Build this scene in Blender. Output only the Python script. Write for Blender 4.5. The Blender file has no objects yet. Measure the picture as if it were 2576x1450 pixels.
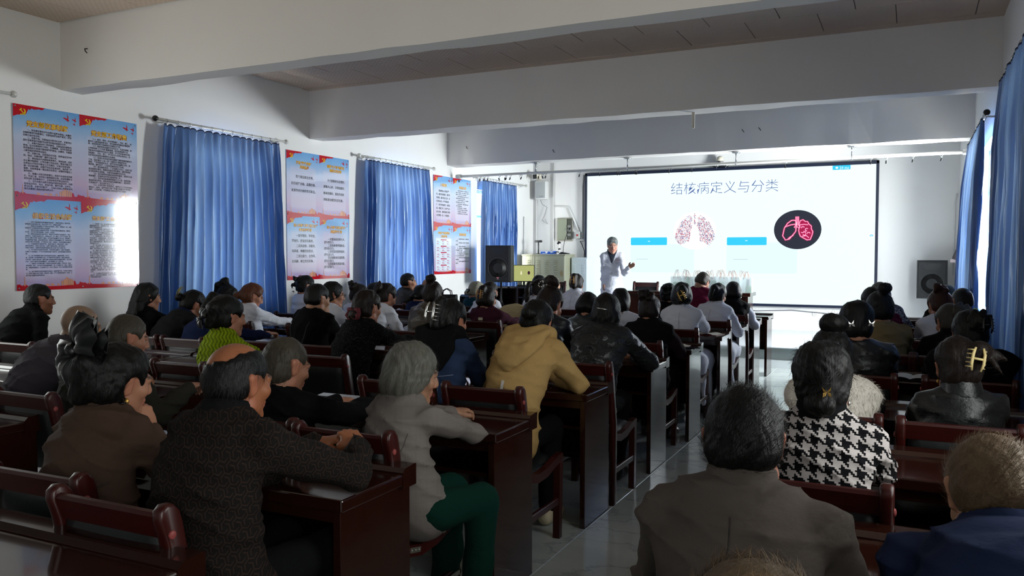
import bpy, bmesh, math, random
import numpy as np
from mathutils import Vector, Matrix
random.seed(7)
scene = bpy.context.scene
C = scene.collection

# ------------------------------------------------------------------ camera, world, lights, exposure
FPX, YAW, PITCH, ROLL, EYE = 2068.3, 0.451, -0.040, 0.001, 1.528
_cy, _sy, _cp, _sp = math.cos(YAW), math.sin(YAW), math.cos(PITCH), math.sin(PITCH)
fwd = Vector((-_sy * _cp, _cy * _cp, _sp)); rgt = Vector((_cy, _sy, 0)); upv = rgt.cross(fwd)
_cr, _sr = math.cos(ROLL), math.sin(ROLL)
rr = rgt * _cr + upv * _sr; uu = upv * _cr - rgt * _sr
cam_data = bpy.data.cameras.new('camera'); cam = bpy.data.objects.new('camera', cam_data); C.objects.link(cam)
cam.matrix_world = Matrix(((rr.x, uu.x, -fwd.x, 0), (rr.y, uu.y, -fwd.y, 0), (rr.z, uu.z, -fwd.z, EYE), (0, 0, 0, 1)))
cam_data.sensor_width = 36.0; cam_data.lens = 36.0 * FPX / 2576; cam_data.clip_start = 0.05
scene.camera = cam
scene.view_settings.view_transform = 'Standard'; scene.view_settings.look = 'None'
scene.view_settings.exposure = 0.50; scene.view_settings.gamma = 1.0; scene.view_settings.use_curve_mapping = False
scene.cycles.use_denoising = True
scene.cycles.max_bounces = 8; scene.cycles.diffuse_bounces = 4; scene.cycles.glossy_bounces = 3
scene.cycles.transparent_max_bounces = 8; scene.cycles.sample_clamp_indirect = 6.0
scene.cycles.caustics_reflective = False; scene.cycles.caustics_refractive = False

world = bpy.data.worlds.new('overcast_sky'); scene.world = world; world.use_nodes = True
bg = world.node_tree.nodes['Background']; bg.inputs[0].default_value = (0.92, 0.96, 1.0, 1); bg.inputs[1].default_value = 1.6

XL, XR, YF, YB, ZC, ZB = -6.98, 0.70, 15.41, -2.6, 3.63, 3.02
def daylight(name, loc, direction, sx, sz, power, col=(1.0, 0.955, 0.89)):
    l = bpy.data.lights.new(name, 'AREA'); l.shape = 'RECTANGLE'; l.size = sx; l.size_y = sz; l.energy = power; l.color = col
    o = bpy.data.objects.new(name, l); C.objects.link(o); o.location = loc
    o.rotation_euler = Vector(direction).to_track_quat('-Z', 'Y').to_euler()
    return o
# daylight through the windows (each lamp stands outside the glass of one window)
for y0, y1, p in ((2.3, 4.0, 28), (6.35, 7.6, 130), (9.85, 11.1, 260), (12.97, 14.4, 150)):
    daylight('daylight_left', (XL - 0.34, (y0 + y1) / 2, 1.82), (1, 0, 0.12), y1 - y0, 1.7, p)
for y0, y1, p in ((-1.8, 0.1, 58), (1.9, 3.4, 34), (5.3, 6.9, 90), (9.1, 10.7, 430), (11.75, 13.1, 640)):  # first two windows are unseen, added for white light from behind the camera
    daylight('daylight_right', (XR + 0.34, (y0 + y1) / 2, 1.82), (-1, 0, 0.12), y1 - y0, 1.7, p, (0.98, 0.98, 1.0) if y0 > 11 else (1.0, 0.955, 0.89))

# ------------------------------------------------------------------ helpers
def lin(c):
    return tuple(((x / 255) / 12.92 if x / 255 <= 0.04045 else ((x / 255 + 0.055) / 1.055) ** 2.4) for x in c)
class NT:
    """short hand for building node trees"""
    def __init__(s, m): s.t = m.node_tree; s.n = s.t.nodes; s.l = s.t.links
    def new(s, kind, **kw):
        nd = s.n.new(kind)
        for k, v in kw.items(): setattr(nd, k, v)
        return nd
    def put(s, sock, v):
        if hasattr(v, 'is_linked'): s.l.new(v, sock)
        elif isinstance(v, (tuple, list)) and len(v) == 3 and len(sock.default_value) == 4: sock.default_value = (*v, 1)
        else: sock.default_value = v
    def m(s, op, a, b=0.0, c=0.0, clamp=False):
        nd = s.new('ShaderNodeMath', operation=op, use_clamp=clamp); s.put(nd.inputs[0], a); s.put(nd.inputs[1], b)
        if op in ('MULTIPLY_ADD', 'SMOOTH_MIN', 'COMPARE'): s.put(nd.inputs[2], c)
        return nd.outputs[0]
    def mix(s, f, a, b):
        nd = s.new('ShaderNodeMix', data_type='RGBA'); s.put(nd.inputs[0], f); s.put(nd.inputs[6], a); s.put(nd.inputs[7], b); return nd.outputs[2]
    def coord(s, which='Object'): return s.new('ShaderNodeTexCoord').outputs[which]
    def scale(s, v, sc, rot=(0, 0, 0)):
        nd = s.new('ShaderNodeMapping'); s.put(nd.inputs[0], v); nd.inputs[3].default_value = sc; nd.inputs[2].default_value = rot; return nd.outputs[0]
    def xyz(s, v): nd = s.new('ShaderNodeSeparateXYZ'); s.put(nd.inputs[0], v); return nd.outputs
    def noise(s, v, scale, detail=3, rough=0.5):
        nd = s.new('ShaderNodeTexNoise'); s.put(nd.inputs['Vector'], v); nd.inputs['Scale'].default_value = scale
        nd.inputs['Detail'].default_value = detail; nd.inputs['Roughness'].default_value = rough; return nd.outputs[0]
    def ramp(s, f, stops):
        nd = s.new('ShaderNodeValToRGB'); s.put(nd.inputs[0], f); e = nd.color_ramp.elements
        while len(e) < len(stops): e.new(0.5)
        for q, (p, c) in zip(e, stops): q.position = p; q.color = (*c, 1) if len(c) == 3 else c
        return nd.outputs[0]
    def bump(s, h, strength=0.3, dist=0.01):
        nd = s.new('ShaderNodeBump'); s.put(nd.inputs['Height'], h); nd.inputs['Strength'].default_value = strength
        nd.inputs['Distance'].default_value = dist; return nd.outputs[0]
_mats = {}
def mat(name, rgb, rough=0.6, metal=0.0, coat=0.0, spec=0.5, sheen=0.0, emit=None, estr=1.0, bump=None, vary=None, attr=None, alpha=None, fn=None, trans=0.0):
    """rgb in display 0-255; bump=(scale vec, strength, dist); vary=(scale, amount); fn(nt, bsdf) for more"""
    if name in _mats: return _mats[name]
    m = bpy.data.materials.new(name); m.use_nodes = True; nt = NT(m); b = nt.n['Principled BSDF']; _mats[name] = m
    col = lin(rgb); b.inputs['Base Color'].default_value = (*col, 1); m.diffuse_color = (*col, 1)
    b.inputs['Roughness'].default_value = rough; b.inputs['Metallic'].default_value = metal
    b.inputs['Coat Weight'].default_value = coat; b.inputs['Coat Roughness'].default_value = 0.06
    b.inputs['Specular IOR Level'].default_value = spec
    if sheen: b.inputs['Sheen Weight'].default_value = sheen; b.inputs['Sheen Roughness'].default_value = 0.4
    if emit is not None:
        b.inputs['Emission Color'].default_value = (*lin(emit), 1); b.inputs['Emission Strength'].default_value = estr
    if alpha is not None: b.inputs['Alpha'].default_value = alpha
    base = None
    if attr:
        a = nt.new('ShaderNodeAttribute', attribute_name=attr); base = a.outputs['Color']
    if vary:
        f = nt.noise(nt.coord(), vary[0], 4)
        src = base if base else tuple(col)
        nd = nt.new('ShaderNodeHueSaturation'); nt.put(nd.inputs['Color'], src)
        nt.put(nd.inputs['Value'], nt.m('MULTIPLY_ADD', f, 2 * vary[1], 1 - vary[1])); base = nd.outputs[0]
    if base is not None: nt.l.new(base, b.inputs['Base Color'])
    if bump:
        nt.l.new(nt.bump(nt.noise(nt.scale(nt.coord(), bump[0]), 1.0, 4), bump[1], bump[2]), b.inputs['Normal'])
    if fn: fn(nt, b)
    return m

def link(o, parent=None):
    C.objects.link(o)
    if parent is not None: o.parent = parent
    return o
def tag(o, label=None, cat=None, group=None, kind=None):
    if label: o['label'] = label
    if cat: o['category'] = cat
    if group: o['group'] = group
    if kind: o['kind'] = kind
    return o
def thing(name, label, cat, loc=(0, 0, 0), rz=0.0, group=None):
    o = bpy.data.objects.new(name, None); o.empty_display_size = 0.1; o.location = loc; o.rotation_euler = (0, 0, rz); C.objects.link(o)
    return tag(o, label, cat, group)
class MB:
    """collects boxes, tubes, prisms, lathes and builds ONE mesh object"""
    def __init__(s): s.bm = bmesh.new()
    def box(s, lo, hi, bev=0.0, seg=2, rot=None, piv=None):
        g = bmesh.ops.create_cube(s.bm, size=1.0); vs = g['verts']
        for v in vs: v.co = Vector(((lo[i] + hi[i]) / 2 + v.co[i] * (hi[i] - lo[i]) for i in range(3)))
        if bev:
            es = list({e for v in vs for e in v.link_edges})
            r = bmesh.ops.bevel(s.bm, geom=es, offset=bev, segments=seg, profile=0.5, affect='EDGES'); vs = list({v for f in r['faces'] for v in f.verts} | {v for v in vs if v.is_valid})
        if rot:
            p = Vector(piv) if piv else Vector([(lo[i] + hi[i]) / 2 for i in range(3)])
            bmesh.ops.rotate(s.bm, verts=vs, cent=p, matrix=rot)
        return s
    def tube(s, pts, r, n=8, cap=True):
        pts = [Vector(p) for p in pts]; rs = r if isinstance(r, (list, tuple)) else [r] * len(pts); rings = []; ref = None
        for i, p in enumerate(pts):
            d = (pts[min(i + 1, len(pts) - 1)] - pts[max(i - 1, 0)]).normalized()
            if ref is None: ref = d.orthogonal().normalized()
            ref = (ref - d * ref.dot(d)); ref = ref.normalized() if ref.length > 1e-5 else d.orthogonal().normalized()
            q = d.cross(ref)
            rings.append([s.bm.verts.new(p + (ref * math.cos(2 * math.pi * k / n) + q * math.sin(2 * math.pi * k / n)) * rs[i]) for k in range(n)])
        for a, b in zip(rings, rings[1:]):
            for k in range(n): s.bm.faces.new((a[k], a[(k + 1) % n], b[(k + 1) % n], b[k]))
        if cap: s.bm.faces.new(rings[0][::-1]); s.bm.faces.new(rings[-1])
        return s
    def prism(s, poly, a0, a1, axis=0):
        """poly in the two other axes (cyclic order), extruded along axis from a0 to a1"""
        def P(a, u, v):
            q = [0, 0, 0]; q[axis] = a; q[(axis + 1) % 3] = u; q[(axis + 2) % 3] = v; return q
        A = [s.bm.verts.new(P(a0, *p)) for p in poly]; B = [s.bm.verts.new(P(a1, *p)) for p in poly]; n = len(poly)
        s.bm.faces.new(A[::-1]); s.bm.faces.new(B)
        for k in range(n): s.bm.faces.new((A[k], A[(k + 1) % n], B[(k + 1) % n], B[k]))
        return s
    def lathe(s, prof, n=16, center=(0, 0, 0), axis=2):
        rings = []
        for r, h in prof:
            ring = []
            for k in range(n):
                q = [0, 0, 0]; q[axis] = h; q[(axis + 1) % 3] = r * math.cos(2 * math.pi * k / n); q[(axis + 2) % 3] = r * math.sin(2 * math.pi * k / n)
                ring.append(s.bm.verts.new(Vector(q) + Vector(center)))
            rings.append(ring)
        for a, b in zip(rings, rings[1:]):
            for k in range(n): s.bm.faces.new((a[k], a[(k + 1) % n], b[(k + 1) % n], b[k]))
        s.bm.faces.new(rings[0][::-1]); s.bm.faces.new(rings[-1]); return s
    def grid(s, nu, nv, f):
        V = [[s.bm.verts.new(f(i / nu, j / nv)) for j in range(nv + 1)] for i in range(nu + 1)]
        for i in range(nu):
            for j in range(nv): s.bm.faces.new((V[i][j], V[i + 1][j], V[i + 1][j + 1], V[i][j + 1]))
        return s
    def poly(s, pts): s.bm.faces.new([s.bm.verts.new(p) for p in pts]); return s
    def mesh(s, name, m=None, smooth=False, fix=True):
        if fix: bmesh.ops.recalc_face_normals(s.bm, faces=s.bm.faces)
        me = bpy.data.meshes.new(name); s.bm.to_mesh(me); s.bm.free()
        if m: me.materials.append(m)
        if smooth: me.polygons.foreach_set('use_smooth', [True] * len(me.polygons))
        return me
    def build(s, name, m=None, parent=None, smooth=False, fix=True):
        return link(bpy.data.objects.new(name, s.mesh(name, m, smooth, fix)), parent)
def struct(name, mb, m, parent=None, smooth=False):
    o = mb.build(name, m, parent, smooth)
    if parent is None: o['kind'] = 'structure'
    return o
def inst(name, me, parent, loc=(0, 0, 0), rot=(0, 0, 0), sc=(1, 1, 1)):
    o = bpy.data.objects.new(name, me); o.location = loc; o.rotation_euler = rot; o.scale = sc; return link(o, parent)
_kids = {}
def copy_tree(o, parent=None):
    c = o.copy(); C.objects.link(c)
    if parent is not None: c.parent = parent
    for ch in o.children: copy_tree(ch, c)
    return c
_texts = []
def bake_texts():
    dg = bpy.context.evaluated_depsgraph_get()
    for o in _texts:
        me = bpy.data.meshes.new_from_object(o.evaluated_get(dg)); n = o.name; par, loc, rot, sc = o.parent, o.location.copy(), o.rotation_euler.copy(), o.scale.copy()
        cu = o.data; bpy.data.objects.remove(o); bpy.data.curves.remove(cu)
        q = bpy.data.objects.new(n, me); q.location = loc; q.rotation_euler = rot; q.scale = sc; link(q, par)
    _texts.clear()
def text(name, body, size, m, parent, loc, rot, align='LEFT', width=0.0, bold=0.0, line=1.0, sx=1.0):
    cu = bpy.data.curves.new(name, 'FONT'); cu.body = body; cu.size = size; cu.align_x = align; cu.resolution_u = 1
    cu.offset = bold; cu.space_line = line; cu.extrude = 0.0
    if width: cu.text_boxes[0].width = width
    cu.materials.append(m); o = bpy.data.objects.new(name, cu); o.location = loc; o.rotation_euler = rot; o.scale = (sx, 1, 1); _texts.append(o); return link(o, parent)
def pix_y(u, v, y):
    """world point on the plane y seen at photo pixel (u, v)"""
    a = (u - 1288) / FPX; b = (725 - v) / FPX; d = fwd + rr * a + uu * b; t = y / d.y; return Vector((d.x * t, y, EYE + d.z * t))
# ------------------------------------------------------------------ the room
def wall_nodes(nt, b):
    co = nt.coord(); n = nt.noise(co, 0.9, 5); n2 = nt.noise(co, 7.0, 3)
    nt.l.new(nt.mix(nt.m('MULTIPLY', nt.ramp(n, ((0.35, (0, 0, 0)), (0.75, (1, 1, 1)))), 0.5), lin((236, 235, 233)), lin((226, 223, 220))), b.inputs['Base Color'])
    nt.l.new(nt.bump(n2, 0.12, 0.01), b.inputs['Normal'])
M_wall = mat('painted_plaster', (225, 224, 224), 0.75, fn=wall_nodes)
def beam_nodes(nt, b):
    co = nt.coord(); n = nt.noise(co, 1.3, 5)
    nt.l.new(nt.mix(nt.m('MULTIPLY', n, 0.55), lin((238, 234, 230)), lin((222, 216, 211))), b.inputs['Base Color'])
    nt.l.new(nt.bump(nt.noise(co, 5.0, 3), 0.12, 0.01), b.inputs['Normal'])
M_beam = mat('painted_concrete_beam', (222, 218, 215), 0.75, fn=beam_nodes)
def floor_nodes(nt, b):
    info = nt.new('ShaderNodeObjectInfo'); co = nt.coord(); pos = nt.new('ShaderNodeVectorMath', operation='ADD')
    off = nt.new('ShaderNodeVectorMath', operation='SCALE'); comb = nt.new('ShaderNodeCombineXYZ')
    for i in range(3): nt.l.new(info.outputs['Random'], comb.inputs[i])
    nt.l.new(comb.outputs[0], off.inputs[0]); off.inputs[3].default_value = 37.0
    nt.l.new(co, pos.inputs[0]); nt.l.new(off.outputs[0], pos.inputs[1]); P = pos.outputs[0]
    n = nt.noise(nt.scale(P, (1.0, 2.6, 1), (0, 0, 0.6)), 2.4, 8, 0.62)
    w = nt.noise(nt.scale(P, (1.2, 1.2, 1)), 1.6, 3)
    vein = nt.m('ABSOLUTE', nt.m('SUBTRACT', nt.noise(nt.scale(P, (1, 1.8, 1), (0, 0, 0.5)), 1.5, 6, 0.55), 0.5))
    v = nt.ramp(vein, ((0.0, (1, 1, 1)), (0.02, (0, 0, 0))))
    c = nt.mix(n, lin((164, 172, 172)), lin((208, 213, 211)))
    c = nt.mix(nt.m('MULTIPLY', w, 0.5), c, lin((188, 193, 190)))
    c = nt.mix(nt.m('MULTIPLY', v, 0.5), c, lin((126, 134, 140)))
    nt.l.new(c, b.inputs['Base Color']); nt.l.new(nt.m('MULTIPLY_ADD', n, 0.12, 0.10), b.inputs['Roughness'])
M_tile = mat('grey_marble_tile', (165, 172, 172), 0.18, fn=floor_nodes)
M_grout = mat('dark_grout', (138, 144, 145), 0.5)
fl = struct('floor', MB().box((XL - 0.2, YB - 0.2, -0.12), (XR + 0.2, 12.6, -0.0025)), M_grout)
tm = MB().box((-0.3985, -0.3985, -0.01), (0.3985, 0.3985, 0.0), 0.002, 1).mesh('tile', M_tile)
for i in range(10):
    for j in range(17):
        inst('tile', tm, fl, (XL + 0.18 + 0.8 * i, YB + 0.9 + 0.8 * j + (0.03), 0), (0, 0, random.choice((0, math.pi))))
# stage at the front
M_stage = mat('white_stage_tile', (214, 220, 226), 0.16, vary=(1.5, 0.05))
M_riser = mat('stage_riser_stone', (142, 150, 148), 0.3, vary=(5, 0.18))
stage = struct('floor_stage', MB().box((XL, 12.50, 0.0), (XR, YF + 0.1, 0.178)), M_riser)
for i in range(10):
    for j in range(4):
        x0 = XL + 0.78 * i; y0 = 12.47 + 0.735 * j
        MB().box((x0 + 0.001, y0 + 0.001, 0.170), (min(x0 + 0.779, XR), y0 + 0.734, 0.184), 0.002, 1).build('tile', M_stage, stage)
# walls with window openings
WZ0, WZ1 = 0.95, 2.70
WIN_L = [(2.3, 4.0), (6.35, 7.6), (9.85, 11.1), (12.97, 14.40)]
WIN_R = [(-1.8, 0.1), (1.9, 3.4), (5.3, 6.9), (9.1, 10.7), (11.75, 13.1)]  # first two openings are unseen, added for their daylight
def side_wall(name, x0, x1, wins):
    mb = MB(); y = YB - 0.2
    for a, c in wins:
        mb.box((x0, y, -0.1), (x1, a, ZC + 0.3)); mb.box((x0, a, -0.1), (x1, c, WZ0)); mb.box((x0, a, WZ1), (x1, c, ZC + 0.3)); y = c
    mb.box((x0, y, -0.1), (x1, YF + 0.2, ZC + 0.3)); return struct(name, mb, M_wall)
side_wall('wall_left', XL - 0.24, XL, WIN_L)
side_wall('wall_right', XR, XR + 0.24, WIN_R)
struct('wall_front', MB().box((XL, YF, 0.05), (XR, YF + 0.2, ZC + 0.3)), M_wall)
struct('wall_back', MB().box((XL, YB - 0.2, -0.1), (XR, YB, ZC + 0.3)), M_wall)
# ceiling: panels in metal runners between the beams
def ceil_nodes(nt, b):
    co = nt.coord(); x, y, z = nt.xyz(co)
    wx = nt.m('SINE', nt.m('MULTIPLY', x, 2 * math.pi / 0.055)); wy = nt.m('SINE', nt.m('MULTIPLY', y, 2 * math.pi / 0.055))
    p = nt.m('MULTIPLY', wx, wy); f = nt.m('MULTIPLY_ADD', p, 0.5, 0.5, clamp=True)
    n = nt.noise(co, 3.0, 4)
    c = nt.mix(f, lin((208, 186, 168)), lin((224, 205, 187))); c = nt.mix(nt.m('MULTIPLY', n, 0.5), c, lin((198, 175, 157)))
    nt.l.new(c, b.inputs['Base Color']); nt.l.new(nt.bump(p, 0.25, 0.004), b.inputs['Normal'])
M_ceil = mat('embossed_ceiling_panel', (183, 168, 155), 0.7, fn=ceil_nodes)
M_runner = mat('ceiling_runner_metal', (96, 100, 104), 0.5, 0.3)
ce = struct('ceiling', MB().box((XL - 0.2, YB - 0.2, ZC + 0.012), (XR + 0.2, YF + 0.2, ZC + 0.2)), M_runner)
cm = MB().box((-0.3065, -0.3065, 0.0), (0.3065, 0.3065, 0.014), 0.002, 1).mesh('ceiling_panel', M_ceil)
for y0, rows in ((1.96, 5), (5.22, 6)):
    for j in range(rows):
        yc = (8.30 - 0.62 * j - 0.31) if y0 > 5 else (4.99 - 0.62 * j - 0.31)
        if yc < y0 - 0.2: continue
        for i in range(-2, 14):
            xc = -6.35 - 0.31 + 0.62 * i + (0.31 if j % 2 else 0.0) + (0.0 if y0 > 5 else 0.45)
            if xc > XR + 0.2 or xc < XL - 0.25: continue
            inst('ceiling_panel', cm, ce, (xc, yc, ZC - random.uniform(0.0, 0.002)))
MB().box((XL, 8.304, ZC - 0.004), (XR, 8.44, ZC + 0.012)).build('ceiling_panel_strip', M_ceil, ce)
def beam(name, y0, y1, h=0.0):
    mb = MB(); n = 26
    # the plaster edges run slightly uneven along the beam
    xs = [XL + (XR - XL) * i / n for i in range(n + 1)]
    ja = [random.uniform(-1, 1) * 0.006 for _ in xs]; jb = [random.uniform(-1, 1) * 0.007 for _ in xs]
    sec = []
    for x, a, c in zip(xs, ja, jb):
        sag = 0.0
        sec.append([mb.bm.verts.new(p) for p in ((x, y0, ZC + 0.05), (x, y0 + c, ZB + a), (x, y1 + a, ZB + c - 0.004), (x, y1, ZC + 0.05))])
    for A, B in zip(sec, sec[1:]):
        for k in range(3): mb.bm.faces.new((A[k], B[k], B[k + 1], A[k + 1]))
    return struct(name, mb, M_beam)
beam('trim_1_ceiling_beam', 1.55, 1.80); beam('trim_2_ceiling_beam', 5.0, 5.21); beam('trim_3_ceiling_beam', 8.43, 8.70); beam('trim_4_ceiling_beam', 11.94, 12.23)
M_white_pl = mat('white_plastic', (222, 222, 220), 0.4)
M_upvc = mat('white_window_frame', (196, 206, 218), 0.35)
def glass_nodes(nt, b):
    tr = nt.new('ShaderNodeBsdfTransparent'); gl = nt.new('ShaderNodeBsdfGlossy'); gl.inputs['Roughness'].default_value = 0.02
    tr.inputs[0].default_value = (0.93, 0.96, 0.96, 1)
    mx = nt.new('ShaderNodeMixShader'); mx.inputs[0].default_value = 0.06; nt.l.new(tr.outputs[0], mx.inputs[1]); nt.l.new(gl.outputs[0], mx.inputs[2])
    nt.l.new(mx.outputs[0], nt.n['Material Output'].inputs[0])
M_glass = mat('window_glass', (230, 240, 240), 0.05, fn=glass_nodes)
def window(n, x, y0, y1):
    mb = MB(); t = 0.06; xa, xb = x - 0.04, x + 0.04
    mb.box((xa, y0, WZ0), (xb, y1, WZ0 + t), 0.006, 1).box((xa, y0, WZ1 - t), (xb, y1, WZ1), 0.006, 1)
    mb.box((xa, y0, WZ0), (xb, y0 + t, WZ1), 0.006, 1).box((xa, y1 - t, WZ0), (xb, y1, WZ1), 0.006, 1)
    o = struct('window_%d' % n, mb, M_upvc)
    MB().box((xa, y0, 2.20), (xb, y1, 2.25), 0.004, 1).build('transom', M_upvc, o)
    ym = (y0 + y1) / 2; MB().box((xa, ym - 0.03, WZ0), (xb, ym + 0.03, 2.2), 0.004, 1).build('mullion', M_upvc, o)
    for a, c, d, e in ((y0 + t, ym - 0.03, WZ0 + t, 2.2), (ym + 0.03, y1 - t, WZ0 + t, 2.2), (y0 + t, y1 - t, 2.25, WZ1 - t)):
        MB().box((x - 0.003, a, d), (x + 0.003, c, e)).build('pane', M_glass, o)
    s = 1 if x > -3 else -1
    xi = x - s * 0.14
    MB().box((min(xi, x), y0 - 0.0, WZ0 - 0.015), (max(xi, x), y1, WZ0 + 0.004)).build('window_sill', M_white_pl, o)
for i, w in enumerate(WIN_L): window(i + 1, XL - 0.12, *w)
for i, w in enumerate(WIN_R): window(i + 5, XR + 0.12, *w)
# ------------------------------------------------------------------ furniture makers
def wood_nodes(c1, c2, rough):
    def fn(nt, b):
        co = nt.coord(); n = nt.noise(nt.scale(co, (3, 14, 40)), 1.5, 5); n2 = nt.noise(nt.scale(co, (2, 2, 2)), 2.0, 2)
        c = nt.mix(n, lin(c1), lin(c2)); c = nt.mix(nt.m('MULTIPLY', n2, 0.4), c, lin(c1)); nt.l.new(c, b.inputs['Base Color'])
        nt.l.new(nt.m('MULTIPLY_ADD', n2, 0.10, rough), b.inputs['Roughness'])
    return fn
M_desk = mat('dark_mahogany_desk', (60, 22, 20), 0.18, coat=0.45, fn=wood_nodes((31, 12, 8), (47, 20, 13), 0.10))
M_chairwood = mat('red_mahogany_chair', (84, 18, 16), 0.34, coat=0.08, spec=0.4, fn=wood_nodes((46, 9, 7), (62, 16, 10), 0.30))
M_leather = mat('black_leather_pad', (17, 20, 22), 0.42, bump=((60, 60, 60), 0.25, 0.004))
M_cap = mat('pink_screw_cap', (140, 62, 60), 0.5)
M_steel = mat('worn_steel', (176, 172, 160), 0.35, 0.85)
M_chrome = mat('chrome', (200, 202, 205), 0.15, 1.0)
M_black = mat('black_plastic', (18, 18, 20), 0.45)
def make_desk(w):
    t = thing('school_desk', None, 'desk')
    h = w / 2
    MB().box((-h, -0.43, 0.716), (h, -0.085, 0.758), 0.006).build('tabletop', M_desk, t)
    MB().prism([(-0.086, 0.705), (0.0, 0.705), (0.0, 0.780), (-0.012, 0.782), (-0.070, 0.776), (-0.086, 0.762)], -h, h, 0).build('ledge', M_desk, t)
    for s in (-1, 1):
        a, c = sorted((s * (h - 0.018), s * (h - 0.048)))
        MB().box((a, -0.415, 0.0), (c, -0.015, 0.716), 0.002, 1).build('side_panel', M_desk, t)
    MB().box((-h + 0.05, -0.05, 0.30), (h - 0.05, -0.03, 0.716), 0.002, 1).build('front_panel', M_desk, t)
    MB().box((-h + 0.05, -0.36, 0.545), (h - 0.05, -0.05, 0.562), 0.002, 1).build('shelf', M_desk, t)
    MB().box((-h + 0.05, -0.405, 0.672), (h - 0.05, -0.385, 0.716), 0.002, 1).build('apron', M_desk, t)
    return t
def make_chair():
    t = thing('conference_chair', None, 'chair')
    for s in (-1, 1):
        xo, xi = s * 0.226, s * 0.188; a, c = sorted((xo, xi))
        prof = [(0.0, 0.0), (0.045, 0.0), (0.055, 0.44), (0.05, 0.52), (-0.012, 0.84), (-0.022, 0.872), (-0.042, 0.893), (-0.066, 0.895), (-0.084, 0.880), (-0.086, 0.855), (-0.068, 0.80), (0.0, 0.50)]
        m = MB().prism(prof, a, c, 0); bmesh.ops.recalc_face_normals(m.bm, faces=m.bm.faces)
        bmesh.ops.bevel(m.bm, geom=[e for e in m.bm.edges if abs(e.verts[0].co.x - e.verts[1].co.x) < 1e-6], offset=0.010, segments=2, profile=0.5, affect='EDGES')
        post = m.build('rear_post', M_chairwood, t, True)
        MB().lathe([(0.0115, 0.0), (0.0105, 0.004), (0.003, 0.006)] if s > 0 else [(0.003, -0.006), (0.0105, -0.004), (0.0115, 0.0)], 10, (s * 0.226, -0.052, 0.815), 0).build('screw_cap', M_cap, post)
        x0, x1 = sorted((s * 0.222, s * 0.186))
        MB().prism([(0.04, 0.395), (0.14, 0.372), (0.26, 0.378), (0.36, 0.405), (0.455, 0.42), (0.466, 0.445), (0.455, 0.462), (0.38, 0.452), (0.26, 0.425), (0.14, 0.418), (0.04, 0.438)], x0, x1, 0).build('seat_rail', M_chairwood, t)
        MB().prism([(0.415, 0.0), (0.452, 0.0), (0.466, 0.43), (0.422, 0.43)], *sorted((s * 0.22, s * 0.182)), 0).build('front_leg', M_chairwood, t)
        MB().box((x0 + 0.006, 0.03, 0.185), (x1 - 0.006, 0.43, 0.222), 0.004, 1).build('side_stretcher', M_chairwood, t)
    MB().prism([(-0.058, 0.802), (-0.034, 0.800), (-0.052, 0.868), (-0.060, 0.874), (-0.072, 0.872), (-0.078, 0.862)], -0.192, 0.192, 0).build('top_rail', M_chairwood, t)
    MB().box((-0.186, 0.02, 0.395), (0.186, 0.045, 0.44), 0.003, 1).build('back_rail', M_chairwood, t)
    MB().box((-0.186, 0.43, 0.37), (0.186, 0.455, 0.43), 0.003, 1).build('front_rail', M_chairwood, t)
    def pad(u, v):
        a = 2 * math.pi * u; z = 0.50 + 0.302 * v
        e = 0.5 * (1 - abs(2 * v - 1) ** 6); yb = 0.035 - 0.075 * (z - 0.48) / 0.3
        return Vector((0.182 * max(-1, min(1, 1.25 * math.cos(a))), yb + 0.028 * math.sin(a) * (0.35 + e * 1.3), z))
    MB().grid(20, 10, pad).build('backrest', M_leather, t, True)
    def seat(u, v):
        x = -0.183 + 0.366 * u; y = 0.045 + 0.40 * v; e = (1 - abs(2 * u - 1) ** 4) * (1 - abs(2 * v - 1) ** 4)
        return Vector((x, y, 0.418 + 0.052 * e ** 0.5 + 0.022 * math.cos(v * 5.2 + 0.2)))
    mb = MB().grid(12, 12, seat); mb.box((-0.183, 0.045, 0.40), (0.183, 0.445, 0.425)); mb.build('seat', M_leather, t, True)
    return t
ROWS = [None, 11.088, 10.13, 9.211, 8.256, 7.052, 5.948, 4.661, 3.556, 2.489, 1.505]
BLOCK = {'A': (-2.852, -1.587), 'B': (-4.93, -3.665), 'C': (-6.22, -4.955), 'D': (-0.585, 0.68)}
DESKS = [('A', r) for r in range(1, 11)] + [('B', r) for r in range(1, 10)] + [('C', r) for r in range(2, 9)] + [('D', r) for r in range(1, 10)]
first_desk = make_desk(1.263)
desks = {}
for i, (b, r) in enumerate(DESKS):
    o = first_desk if i == 0 else copy_tree(first_desk)
    x0, x1 = BLOCK[b]; o.location = ((x0 + x1) / 2 + (random.uniform(-0.012, 0.012) if b != 'A' else 0), ROWS[r], 0); o['group'] = 'audience desks'
    desks[b, r] = o
# ------------------------------------------------------------------ curtains and rods
def satin_nodes(nt, b):
    co = nt.coord(); n = nt.noise(nt.scale(co, (2, 2, 0.35)), 6.0, 3)
    c = nt.mix(n, lin((34, 72, 138)), lin((90, 136, 196))); nt.l.new(c, b.inputs['Base Color'])  # vertical tone streaks in the colour stand in for fold shade and sheen
    tr = nt.new('ShaderNodeBsdfTranslucent'); nt.put(tr.inputs[0], lin((150, 184, 222)))
    mx = nt.new('ShaderNodeMixShader'); mx.inputs[0].default_value = 0.05
    nt.l.new(b.outputs[0], mx.inputs[1]); nt.l.new(tr.outputs[0], mx.inputs[2]); nt.l.new(mx.outputs[0], nt.n['Material Output'].inputs[0])
M_satin = mat('blue_satin', (78, 126, 200), 0.30, sheen=0.2, spec=0.8, fn=satin_nodes)
M_hem = mat('dark_curtain_tape', (24, 34, 66), 0.7)
M_rod = mat('brushed_rod', (206, 205, 199), 0.35, 0.1)
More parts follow.
